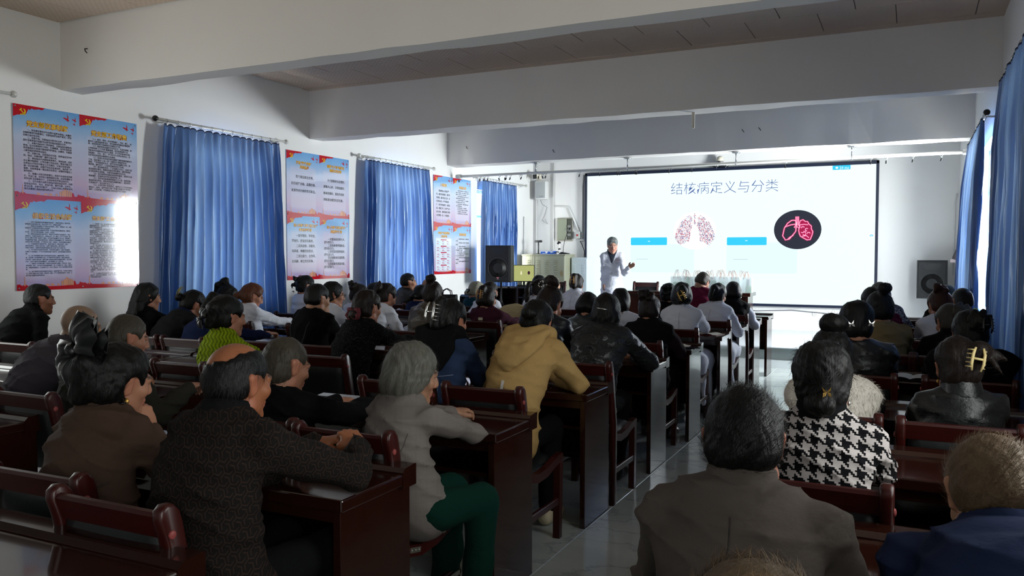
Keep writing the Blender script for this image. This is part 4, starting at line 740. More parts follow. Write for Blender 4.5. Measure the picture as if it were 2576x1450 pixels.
# ------------------------------------------------------------------ people: smooth solids meshed from distance fields
V3 = lambda *a: np.array(a, dtype=np.float64)
def rot(yaw=0, pitch=0, roll=0):
    """columns are the frame's right, forward and up axes; yaw to the left, pitch downwards, roll to the right (degrees)"""
    a, b, c = map(math.radians, (yaw, -pitch, roll))
    return np.array(Matrix.Rotation(a, 3, 'Z') @ Matrix.Rotation(b, 3, 'X') @ Matrix.Rotation(c, 3, 'Y'))
class Field:
    def __init__(s, lo, hi, h):
        s.h = h; s.lo = np.array(lo, float); n = np.maximum(4, np.ceil((np.array(hi) - s.lo) / h).astype(int) + 1); s.n = n
        s.D = np.full(tuple(n), 0.06, np.float32); s.R = np.eye(3); s.t = np.zeros(3); s.ax = [(s.lo[i] + h * np.arange(n[i])).astype(np.float32) for i in range(3)]
    def frame(s, R=None, t=None): s.R = np.eye(3) if R is None else R; s.t = np.zeros(3) if t is None else np.array(t, float); return s
    def sub(s, c, r):
        w = s.R @ np.array(c, float) + s.t; m = r + 0.05
        a = np.clip(np.floor((w - m - s.lo) / s.h).astype(int), 0, s.n); b = np.clip(np.ceil((w + m - s.lo) / s.h).astype(int) + 1, 0, s.n)
        if np.any(b <= a): return None, None
        sl = tuple(slice(i, j) for i, j in zip(a, b))
        P = np.stack(np.meshgrid(*[s.ax[i][sl[i]] for i in range(3)], indexing='ij'), -1)
        return sl, (P - s.t.astype(np.float32)) @ s.R.astype(np.float32)
    def comb(s, sl, d, k, cut):
        A = s.D[sl]
        if cut:
            d = -d; q = np.maximum(k - np.abs(A - d), 0) / max(k, 1e-6); s.D[sl] = np.maximum(A, d) + q * q * k * 0.25
        else:
            q = np.maximum(k - np.abs(A - d), 0) / max(k, 1e-6); s.D[sl] = np.minimum(A, d) - q * q * k * 0.25
        return s
    def el(s, c, r, k=0.012, cut=False):
        r = np.array([r] * 3 if np.isscalar(r) else r, np.float32); sl, P = s.sub(c, float(r.max()))
        if sl is None: return s
        q = (P - np.array(c, np.float32)) / r; k0 = np.sqrt((q * q).sum(-1)); k1 = np.sqrt(((q / r) ** 2).sum(-1)) + 1e-9
        return s.comb(sl, np.where(k0 < 1e-3, -float(r.min()), k0 * (k0 - 1) / k1), k, cut)
    def rc(s, a, b, ra, rb, k=0.012, cut=False, sc=None):
        a = np.array(a, float); b = np.array(b, float); c = (a + b) / 2; L = np.linalg.norm(b - a)
        sl, P = s.sub(c, L / 2 + max(ra, rb) * (max(1, max(sc)) if sc is not None else 1))
        if sl is None: return s
        if sc is not None: q_ = np.array(sc, np.float32); P = P / q_; a = a / sc; b = b / sc
        ab = (b - a).astype(np.float32); pa = P - a.astype(np.float32); t = np.clip((pa @ ab) / max(float(ab @ ab), 1e-9), 0, 1)
        d = np.sqrt(((pa - t[..., None] * ab) ** 2).sum(-1)) - (ra + (rb - ra) * t)
        return s.comb(sl, d * (min(sc) if sc is not None else 1), k, cut)
    def chain(s, pts, rs, k=0.012, cut=False):
        for i in range(len(pts) - 1): s.rc(pts[i], pts[i + 1], rs[i], rs[i + 1], k, cut)
        return s
    def loft(s, pts, lat, prof, k=0.03):
        """elliptic tube: pts along the spine, lat the side axis, prof [(side radius, depth radius)]"""
        lat = np.array(lat, float); pts = [np.array(p, float) for p in pts]
        lo = np.min(pts, 0) - 0.28; hi = np.max(pts, 0) + 0.28
        sl, P = s.sub((lo + hi) / 2, float(np.linalg.norm(hi - lo) / 2) * 0.8); best = None
        if sl is None: return s
        for i in range(len(pts) - 1):
            a, b = pts[i], pts[i + 1]; ab = (b - a); L2 = float(ab @ ab); pa = P - a.astype(np.float32)
            t = np.clip((pa @ ab.astype(np.float32)) / L2, 0, 1); v = pa - t[..., None] * ab.astype(np.float32)
            x = v @ lat.astype(np.float32); rest = np.sqrt(np.maximum((v * v).sum(-1) - x * x, 0))
            rx = prof[i][0] + (prof[i + 1][0] - prof[i][0]) * t; ry = prof[i][1] + (prof[i + 1][1] - prof[i][1]) * t
            k0 = np.sqrt((x / rx) ** 2 + (rest / ry) ** 2); k1 = np.sqrt((x / rx ** 2) ** 2 + (rest / ry ** 2) ** 2) + 1e-6
            d = k0 * (k0 - 1) / k1; d = np.where(k0 < 0.05, -ry, d); best = d if best is None else np.minimum(best, d)
        return s.comb(sl, best, k, False)
    def plane(s, n, p, k=0.006):
        """removes the side the normal n points to"""
        n = np.array(n, float); n /= np.linalg.norm(n); nw = s.R @ n; pw = s.R @ np.array(p, float) + s.t
        d = (s.ax[0][:, None, None] * nw[0] + s.ax[1][None, :, None] * nw[1] + s.ax[2][None, None, :] * nw[2]) - float(nw @ pw)
        A = s.D; q = np.maximum(k - np.abs(A - d), 0) / k; s.D = (np.maximum(A, d) + q * q * k * 0.25).astype(np.float32); return s
    def shake(s, amp, f, seed=0.0):
        """cloth folds: f = frequencies (x, y, z)"""
        X, Y, Z = s.ax[0][:, None, None], s.ax[1][None, :, None], s.ax[2][None, None, :]
        w = np.sin(Z * f[2] + 2.2 * np.sin(X * f[0] + seed) + 1.7 * np.sin(Y * f[1] + 2.1 * seed)) * 0.6
        w = w + 0.4 * np.sin(X * f[0] * 1.9 + 1.5 * np.sin(Z * f[2] * 0.7 + seed) + Y * f[1] * 1.3 + seed * 3)
        s.D = (s.D + amp * w).astype(np.float32); return s
    def crease(s, amp, seed=0.0, zlow=-9):
        """sharp patchy cloth creases"""
        X, Y, Z = s.ax[0][:, None, None], s.ax[1][None, :, None], s.ax[2][None, None, :]; o = 0
        for i, (a, b, c) in enumerate(((16, 9, 30), (-20, 12, 22), (7, 10, 46))):
            w = np.sin(X * a + Y * b + Z * c + 1.3 * np.sin(Z * 11 + X * 6 + seed + i) + seed * (i + 1)); mk = 0.5 + 0.5 * np.sin(X * 8 + Z * 9 + Y * 7 + seed * 2.3 + i * 2.1); o = o + (1 - np.abs(w)) ** 3 * mk
        fade = np.clip((Z - zlow) / 0.16, 0.0, 1.0); s.D = (s.D - amp * (o - 0.25) * fade).astype(np.float32); return s
    def surf(s):
        D = s.D.copy(); D[0] = D[-1] = 0.05; D[:, 0] = D[:, -1] = 0.05; D[:, :, 0] = D[:, :, -1] = 0.05
        S = D < 0; c = np.zeros(tuple(s.n - 1), np.int8); offs = [(i, j, k) for i in (0, 1) for j in (0, 1) for k in (0, 1)]; nx, ny, nz = s.n
        for i, j, k in offs: c += S[i:nx - 1 + i, j:ny - 1 + j, k:nz - 1 + k]
        act = (c > 0) & (c < 8); I = np.argwhere(act); idx = np.full(act.shape, -1, np.int64); idx[act] = np.arange(len(I))
        vals = [D[I[:, 0] + i, I[:, 1] + j, I[:, 2] + k] for i, j, k in offs]; acc = np.zeros((len(I), 3)); cnt = np.zeros(len(I))
        for p in range(8):
            for q in range(p + 1, 8):
                if sum(abs(x - y) for x, y in zip(offs[p], offs[q])) != 1: continue
                va, vb = vals[p], vals[q]; m = (va < 0) != (vb < 0); t = np.where(m, va / np.where(m, va - vb, 1), 0)
                acc += np.where(m[:, None], np.array(offs[p]) + t[:, None] * (np.array(offs[q]) - np.array(offs[p])), 0); cnt += m
        Vt = s.lo + s.h * (I + acc / np.maximum(cnt, 1)[:, None]); F = []
        for ax in range(3):
            b_, c_ = (ax + 1) % 3, (ax + 2) % 3
            A0 = [slice(1, -1)] * 3; A1 = [slice(1, -1)] * 3; A0[ax] = slice(0, -1); A1[ax] = slice(1, None)
            s0, s1 = S[tuple(A0)], S[tuple(A1)]; E = np.argwhere(s0 != s1)
            if not len(E): continue
            ins = s0[tuple(E.T)]; base = E.copy(); base[:, b_] += 1; base[:, c_] += 1
            def cell(db, dc):
                q = base.copy(); q[:, b_] += db; q[:, c_] += dc; return idx[tuple(q.T)]
            quad = np.stack([cell(-1, -1), cell(0, -1), cell(0, 0), cell(-1, 0)], 1); F.append(np.where(ins[:, None], quad, quad[:, ::-1]))
        F = np.concatenate(F) if F else np.zeros((0, 4), int)
        return Vt, F[(F >= 0).all(1)]
def relax(Vt, F, n=1, f=0.5):
    e = np.concatenate([F[:, [0, 1]], F[:, [1, 2]], F[:, [2, 3]], F[:, [3, 0]]]); a = np.concatenate([e[:, 0], e[:, 1]]); b = np.concatenate([e[:, 1], e[:, 0]]); N = len(Vt); cn = np.maximum(np.bincount(a, minlength=N), 1)
    for _ in range(n):
        m = np.stack([np.bincount(a, Vt[b, i], N) for i in range(3)], 1) / cn[:, None]; Vt = Vt + f * (m - Vt)
    return Vt
def np_mesh(name, Vt, F, m, col=None, smooth=True):
    me = bpy.data.meshes.new(name); me.vertices.add(len(Vt)); me.vertices.foreach_set('co', np.asarray(Vt, np.float32).ravel())
    k = F.shape[1] if len(F) else 4
    me.loops.add(F.size); me.loops.foreach_set('vertex_index', F.ravel().astype(np.int32)); me.polygons.add(len(F))
    me.polygons.foreach_set('loop_start', np.arange(0, F.size, k, dtype=np.int32)); me.polygons.foreach_set('loop_total', np.full(len(F), k, np.int32))
    if smooth: me.polygons.foreach_set('use_smooth', np.ones(len(F), bool))
    if m: me.materials.append(m)
    me.update(calc_edges=True); me.validate()
    if col is not None:
        at = me.color_attributes.new('tone', 'FLOAT_COLOR', 'POINT'); c4 = np.ones((len(Vt), 4), np.float32); c4[:, :3] = col; at.data.foreach_set('color', c4.ravel())
    return me
def cat(parts):
    Vs, Fs, n = [], [], 0
    for v, f in parts: Vs.append(v); Fs.append(f + n); n += len(v)
    return np.concatenate(Vs), np.concatenate(Fs)
M_skin = mat('skin', (186, 138, 112), 0.5, spec=0.35, attr='tone', bump=((160, 160, 160), 0.08, 0.002))
def hair_mat(name, rgb, rough=0.50, sc=(120, 120, 9)):
    def fn(nt, b):
        co = nt.coord(); n = nt.noise(nt.scale(co, sc), 1.0, 3, 0.6); n2 = nt.noise(nt.scale(co, (22, 22, 5)), 1.0, 3)
        dk = tuple(c * 0.45 for c in lin(rgb)); lt = tuple(min(1, c * 1.5) for c in lin(rgb)); nt.l.new(nt.mix(nt.m('ADD', nt.m('MULTIPLY', n, 0.6), nt.m('MULTIPLY', n2, 0.4)), dk, lt), b.inputs['Base Color'])
        nt.l.new(nt.bump(nt.m('ADD', n, nt.m('MULTIPLY', n2, 0.8)), 0.55, 0.006), b.inputs['Normal'])
    return mat(name, rgb, rough, spec=0.25, fn=fn)
HAIR = {'ashgrey': hair_mat('ash_grey_hair', (112, 116, 114)), 'black': hair_mat('black_hair', (11, 10, 10)), 'brown': hair_mat('dark_brown_hair', (27, 18, 15)), 'red': hair_mat('reddish_brown_hair', (56, 28, 20)), 'auburn': hair_mat('auburn_hair', (88, 50, 30)), 'grey': hair_mat('grey_hair', (92, 90, 83)), 'silver': hair_mat('silver_hair', (150, 146, 130)), 'saltpepper': hair_mat('grey_brown_hair', (62, 56, 48)), 'buzz': hair_mat('short_light_brown_hair', (108, 88, 66), 0.6, (160, 160, 160)), 'shortblack': hair_mat('short_black_hair', (12, 11, 12), 0.45, (160, 160, 60))}
# ---- head -------------------------------------------------------------
def head_field(F, Rh, Hc, sex, Nb, s=1.0):
    F.frame(Rh * s, Hc)   # scaled frame: P comes out multiplied by s, so use 1/s below
    F.frame(Rh, Hc); z = lambda *a: tuple(s * q for q in a)
    m = sex == 'm'
    F.el(z(0, -0.016, 0.030), z(0.0755, 0.096, 0.088), 0.01).el(z(0, 0.026, -0.030), z(0.060, 0.066, 0.076), 0.03)
    F.rc(z(-0.052, 0.0, -0.070), z(-0.010, 0.066, -0.100), 0.024 * s, 0.017 * s, 0.03).rc(z(0.052, 0.0, -0.070), z(0.010, 0.066, -0.100), 0.024 * s, 0.017 * s, 0.03)
    F.el(z(0, 0.070, -0.100), z(0.024 if m else 0.019, 0.020, 0.018), 0.02)
    for sg in (-1, 1):
        F.el(z(sg * 0.043, 0.058, -0.022), z(0.024, 0.024, 0.022), 0.02)
        F.el(z(sg * 0.031, 0.100, 0.006), z(0.017, 0.016, 0.011), 0.012, True); F.el(z(sg * 0.031, 0.078, 0.004), z(0.0135, 0.0125, 0.0125), 0.004)
        F.rc(z(sg * 0.012, 0.092, 0.022), z(sg * 0.044, 0.080, 0.020), 0.008 * s, 0.007 * s, 0.012)
        F.el(z(sg * 0.0125, 0.096, -0.034), z(0.009, 0.010, 0.008), 0.008)
        F.rc(z(sg * 0.074, -0.006, 0.014), z(sg * 0.076, -0.002, -0.022), 0.017 * s, 0.012 * s, 0.008, sc=(0.55, 1, 1)); F.rc(z(sg * 0.082, -0.022, 0.020), z(sg * 0.074, -0.010, -0.028), 0.012 * s, 0.009 * s, 0.006, sc=(0.8, 1, 1)); F.el(z(sg * 0.090, -0.002, 0.002), z(0.007, 0.010, 0.014), 0.006, True)
    F.rc(z(0, 0.088, 0.016), z(0, 0.106, -0.028), 0.0085 * s, 0.0125 * s, 0.012)
    F.rc(z(-0.017, 0.087, -0.058), z(0.017, 0.087, -0.058), 0.0075 * s, 0.0075 * s, 0.006); F.rc(z(-0.013, 0.087, -0.070), z(0.013, 0.087, -0.070), 0.008 * s, 0.008 * s, 0.006); F.rc(z(-0.022, 0.100, -0.0635), z(0.022, 0.100, -0.0635), 0.0035 * s, 0.0035 * s, 0.004, True)
    nt_ = Hc + Rh @ V3(*z(0, -0.028, -0.055)); F.frame(); r = 0.056 if m else 0.050
    F.rc(nt_, nt_ * 0.35 + Nb * 0.65, r * s, r * 1.0 * s, 0.03).rc(nt_ * 0.35 + Nb * 0.65, Nb - V3(0, 0.0, 0.03), r * s, r * 1.25 * s, 0.03)
    return F
def head_tone(L, skin, scalp, sex, s):
    """vertex tones in head coordinates: lips, brows, eyes, stubble on a shaved scalp"""
    L = L / s; x, y, z = L[:, 0], L[:, 1], L[:, 2]; sk = np.array(lin(skin)); c = np.tile(sk, (len(L), 1)); ax = np.abs(x)
    def put(mask, rgb, a): c[mask] = c[mask] * (1 - a) + np.array(lin(rgb)) * a
    put((ax < 0.023) & (y > 0.078) & (z > -0.077) & (z < -0.052), (168, 92, 84), 0.6); put((ax < 0.022) & (y > 0.08) & (np.abs(z + 0.0635) < 0.003), (90, 44, 40), 0.7)
    put((ax > 0.012) & (ax < 0.050) & (y > 0.066) & (np.abs(z - 0.0255 + 0.15 * np.maximum(ax - 0.03, 0)) < 0.0042), (52, 40, 36), 0.8)
    e = ((ax - 0.031) / 0.0125) ** 2 + ((z - 0.003) / 0.0052) ** 2; put((e < 1) & (y > 0.075), (210, 200, 194), 0.8); put((np.hypot(ax - 0.031, z - 0.003) < 0.0052) & (y > 0.08), (32, 22, 18), 0.95); put((e > 0.8) & (e < 1.7) & (y > 0.075) & (z > 0.003), (60, 40, 34), 0.75)
    put((ax > 0.068), (190, 112, 92), 0.25); put((np.hypot(ax - 0.04, z + 0.03) < 0.022) & (y > 0.04), (196, 116, 98), 0.25)
    if scalp is not None:
        top = (z > 0.052 - 0.9 * np.maximum(y - 0.03, 0) * 0 + np.where(y > 0.035, (y - 0.035) * 1.6, 0)) | ((y < 0.0) & (z > -0.062)); put(top & (ax < 0.085), scalp, 0.72)
    return c
# ---- hair -------------------------------------------------------------
def hair_field(F, Rh, Hc, st, s, seed):
    F.frame(Rh, Hc); z = lambda *a: tuple(s * q for q in a); A = set(st.split('+')); g = A.__contains__
    th = 0.004 if g('thin') else 0.006 if g('bald') else 0.009 if g('short') else 0.013
    F.el(z(0, -0.016, 0.030), z(0.0755 + th, 0.096 + th, 0.088 + th), 0.01)
    if not g('short'): F.el(z(0, -0.045, -0.03), z(0.078, 0.068, 0.062), 0.03)
    else: F.el(z(0, -0.04, -0.015), z(0.072 + th, 0.066 + th, 0.055), 0.025)
    if g('volume'): F.el(z(0, -0.04, 0.075), z(0.082, 0.088, 0.066), 0.04)
    if g('quiff'): F.el(z(0, 0.05, 0.10), z(0.062, 0.045, 0.03), 0.03)
    if g('bob'): F.el(z(0, -0.030, -0.045), z(0.094, 0.088, 0.085), 0.04)
    if g('fulllow'): F.el(z(0, -0.05, -0.02), z(0.092, 0.085, 0.08), 0.04)
    # open the face, the ears and the nape
    if g('receding'): F.el(z(0, 0.115, 0.03), z(0.085, 0.085, 0.10), 0.02, True)
    else: F.el(z(0, 0.128, -0.018), z(0.085, 0.082, 0.098), 0.032, True)
    F.el(z(0, 0.085, -0.085), z(0.12, 0.085, 0.075), 0.02, True)
    if not (g('bob') or g('long') or g('coverears')):
        for sg in (-1, 1): F.el(z(sg * 0.085, 0.012, -0.012), z(0.040, 0.032, 0.040), 0.012, True)
    if g('bald'): F.el(z(-0.006, -0.036, 0.122), z(0.056, 0.072, 0.050), 0.035, True); F.el(z(-0.004, -0.078, 0.088), z(0.040, 0.03, 0.040), 0.03, True)
    if g('halfbald'): F.el(z(0, 0.035, 0.115), z(0.060, 0.070, 0.055), 0.03, True)
    lowcut = -0.078 if g('short') else -0.098
    if not (g('bob') or g('long')): F.plane((0, -0.25, -1), z(0, -0.06, lowcut), 0.030)
    elif g('bob'): F.plane((0, 0, -1), z(0, 0, -0.118), 0.02)
    k = 0.010; z0_ = z
    z = lambda x, y, q_: (s * x, s * ((y - 0.024) if y < -0.05 else y), s * q_)
    if g('bun'): F.el(z(0, -0.116, -0.002), z0_(0.044, 0.034, 0.038), k)
    if g('lowbun'): F.el(z(0, -0.098, -0.062), z0_(0.050, 0.040, 0.038), k)
    if g('highbun'): F.rc(z(0, -0.06, 0.09), z(0, -0.078, 0.13), 0.034 * s, 0.03 * s, k).el(z(0.008, -0.080, 0.142), z0_(0.047, 0.043, 0.040), k)
    if g('topbun'): F.el(z(0.0, -0.055, 0.142), z0_(0.062, 0.056, 0.044), k)
    if g('claw'): F.rc(z(0, -0.105, -0.045), z(0, -0.100, 0.075), 0.034 * s, 0.036 * s, 0.022).el(z(0, -0.085, 0.098), z0_(0.040, 0.034, 0.026), k)
    if g('twist'): F.rc(z(0.0, -0.104, -0.06), z(0.012, -0.100, 0.05), 0.030 * s, 0.044 * s, 0.02)
    if g('messybun'):
        F.el(z(0.022, -0.105, 0.045), z0_(0.050, 0.042, 0.050), k)
        for i in range(7): a = i * 0.9 + seed; F.el(z(0.022 + 0.045 * math.cos(a), -0.115, 0.05 + 0.045 * math.sin(a)), z0_(0.018, 0.014, 0.022), 0.01)
    if g('sidebun'): F.el(z(0.062, -0.085, 0.058), z0_(0.044, 0.042, 0.046), k); F.rc(z(0.085, -0.09, 0.06), z(0.15, -0.10, 0.02), 0.020 * s, 0.006 * s, 0.01).rc(z(0.08, -0.1, 0.04), z(0.125, -0.115, -0.04), 0.016 * s, 0.005 * s, 0.01)
    if g('curlybun'):
        rr_ = random.Random(int(seed * 100) + 5)
        for i in range(26):
            a, b = rr_.uniform(0, 6.28), rr_.uniform(-1.2, 1.2); F.el(z(0.052 * math.cos(a) * math.cos(b), -0.098 + 0.038 * math.sin(a), 0.03 + 0.055 * math.sin(b)), z0_(*[rr_.uniform(0.013, 0.021)] * 3), 0.007)
        for i in range(8): F.el(z(rr_.uniform(-0.06, 0.0), rr_.uniform(-0.13, -0.10), rr_.uniform(-0.09, -0.02)), z0_(*[rr_.uniform(0.006, 0.010)] * 3), 0.004)
    if g('curlytop'):
        rr_ = random.Random(int(seed * 100) + 7)
        for i in range(30):
            a = rr_.uniform(0, 6.28); r_ = rr_.uniform(0.01, 0.05); F.el(z(-0.02 + r_ * math.cos(a), -0.085 + 0.02 * math.sin(a * 2), 0.085 + r_ * math.sin(a)), z0_(*[rr_.uniform(0.016, 0.026)] * 3), 0.008)
    if g('ponytail'): F.chain([z(0, -0.10, 0.055), z(0, -0.150, 0.035), z(0.0, -0.160, -0.04), z(0.0, -0.140, -0.15), z(0, -0.125, -0.21)], [q * s for q in (0.024, 0.026, 0.034, 0.026, 0.010)], 0.012)
    if g('lowtail'): F.chain([z(0, -0.100, -0.02), z(0, -0.125, -0.06), z(0.01, -0.12, -0.13), z(0.02, -0.10, -0.19)], [q * s for q in (0.026, 0.028, 0.026, 0.010)], 0.014)
    if g('hightail'): F.chain([z(0, -0.06, 0.11), z(-0.03, -0.09, 0.135), z(-0.07, -0.11, 0.06), z(-0.085, -0.09, -0.04)], [q * s for q in (0.026, 0.036, 0.036, 0.012)], 0.014)
    if g('long'):
        F.el(z(0, -0.058, -0.10), z0_(0.094, 0.062, 0.13), 0.04)
        for i in range(7): x = -0.07 + 0.024 * i; F.chain([z(x, -0.085, -0.06), z(x * 1.15 + 0.006 * math.sin(i * 2), -0.098, -0.15), z(x * 1.1, -0.085, -0.21 - 0.012 * (i % 3))], [q * s for q in (0.022, 0.019, 0.007)], 0.012)
    X, Y, Z = F.ax[0][:, None, None], F.ax[1][None, :, None], F.ax[2][None, None, :]
    am = 0.0016 if g('short') or g('thin') else 0.0028
    F.D = (F.D + am * np.sin(X * 170 + 5 * np.sin(Z * 30 + seed) + 3 * np.sin(Y * 26)) * np.sin(Y * 140 + 4 * np.sin(Z * 24 + 2 * seed)) + am * 0.9 * np.sin(X * 62 + 3 * np.sin(Z * 18 + seed) + Y * 40)).astype(np.float32)
    return F
# ---- hands ------------------------------------------------------------
def hand_field(F, R, W, side, pose, s=1.0):
    """R columns: across (towards the thumb when side=+1 is mirrored), along the fingers, back of the hand"""
    F.frame(R, W); m = -side
    F.rc((0, -0.02, 0), (0, 0.012, 0), 0.025 * s, 0.026 * s, 0.012, sc=(1.05, 1, 0.75)).el((0, 0.050 * s, 0), (0.040 * s, 0.050 * s, 0.0155 * s), 0.014)
    curl = {'flat': (12, 18, 12), 'relax': (28, 38, 25), 'fist': (78, 92, 62), 'point': (20, 26, 18), 'cheek': (55, 70, 40)}[pose]
    for i, (x, L, y0) in enumerate(((-0.029, 0.070, 0.086), (-0.010, 0.079, 0.094), (0.010, 0.074, 0.091), (0.028, 0.058, 0.082))):
        x = -x * m * s; p = V3(x, y0 * s, 0.0); a = 0.0; d0 = V3(-(x) * -1.5, 1, 0); sp = x * 1.4; pts = [V3(x * 0.8, 0.055 * s, 0), p]; ex = 1 + 0.14 * i
        for f, c in zip((0.46, 0.31, 0.23), curl):
            a += math.radians(c * (ex if pose == 'relax' else 1)); q = pts[-1] + L * s * f * V3(sp * 2 * math.cos(a), math.cos(a), -math.sin(a)); pts.append(q)
        F.chain(pts, [q * s for q in (0.0105, 0.0102, 0.0092, 0.0083, 0.0072)], 0.004)
    t = -m * s
    tp = {'fist': [(-0.024 * t * -1, 0.015, -0.006), (-0.040 * t * -1, 0.045, -0.020), (-0.026 * t * -1, 0.072, -0.034), (-0.006 * t * -1, 0.080, -0.040)]}.get(pose, [(-0.022 * t * -1, 0.012, -0.004), (-0.046 * t * -1, 0.036, -0.014), (-0.058 * t * -1, 0.062, -0.020), (-0.058 * t * -1, 0.086, -0.026)])
    tp = [(-a, b * s, c * s) for a, b, c in tp]
    F.chain(tp, [q * s for q in (0.016, 0.014, 0.0115, 0.009)], 0.008); return F
def unit(v): v = np.asarray(v, float); return v / max(np.linalg.norm(v), 1e-9)
def elbow_of(S, W, l1, l2, hint):
    d = W - S; L = np.linalg.norm(d)
    if L > (l1 + l2) * 0.985: W = S + d / L * (l1 + l2) * 0.985; d = W - S; L = np.linalg.norm(d)
    a = (l1 * l1 - l2 * l2 + L * L) / (2 * L); h = math.sqrt(max(l1 * l1 - a * a, 1e-6)); u = d / L; hv = np.asarray(hint, float); hv = unit(hv - u * (hv @ u))
    return S + u * a + hv * h, W
def part(name, F, m, parent, n=1, col=None):
    v, f = F.surf()
    if not len(f): return None
    v = relax(v, f, n); return link(bpy.data.objects.new(name, np_mesh(name, v, f, m, None if col is None else col(v))), parent)
def strands(name, v, f, m, parent, n, length, width, flow, lift, seed):
    """loose hair drawn as thin ribbons that lie along the hair surface"""
    r = np.random.default_rng(seed); nor = np.zeros_like(v); fn_ = np.cross(v[f[:, 1]] - v[f[:, 0]], v[f[:, 2]] - v[f[:, 0]])
    for k in range(4): np.add.at(nor, f[:, k], fn_)
    nor /= np.linalg.norm(nor, axis=1)[:, None] + 1e-9; i = r.integers(0, len(v), n); p = v[i] + r.normal(0, 0.002, (n, 3)); nn = nor[i]
    d = flow(p) + r.normal(0, 0.22, (n, 3)); d -= nn * (d * nn).sum(1)[:, None]; d /= np.linalg.norm(d, axis=1)[:, None] + 1e-9
    L = length * r.uniform(0.5, 1.2, n)[:, None]; lf = lift * r.uniform(0.2, 1.3, n)[:, None]; w = np.cross(d, nn); w /= np.linalg.norm(w, axis=1)[:, None] + 1e-9; w *= width / 2
    a = p + nn * 0.0008; b = a + d * L * 0.5 + nn * (0.0015 + lf * 0.45); c = a + d * L + nn * lf
    Vt = np.concatenate([a - w, a + w, b - w * 0.8, b + w * 0.8, c]); k = np.arange(n)
    F4 = np.stack([k, k + n, k + 3 * n, k + 2 * n], 1); F3 = np.stack([k + 2 * n, k + 3 * n, k + 4 * n, k + 4 * n], 1)
    me = bpy.data.meshes.new(name); me.from_pydata(Vt.tolist(), [], F4.tolist() + F3[:, :3].tolist()); me.materials.append(m)
    return tag(link(bpy.data.objects.new(name, me), parent), kind='stuff')
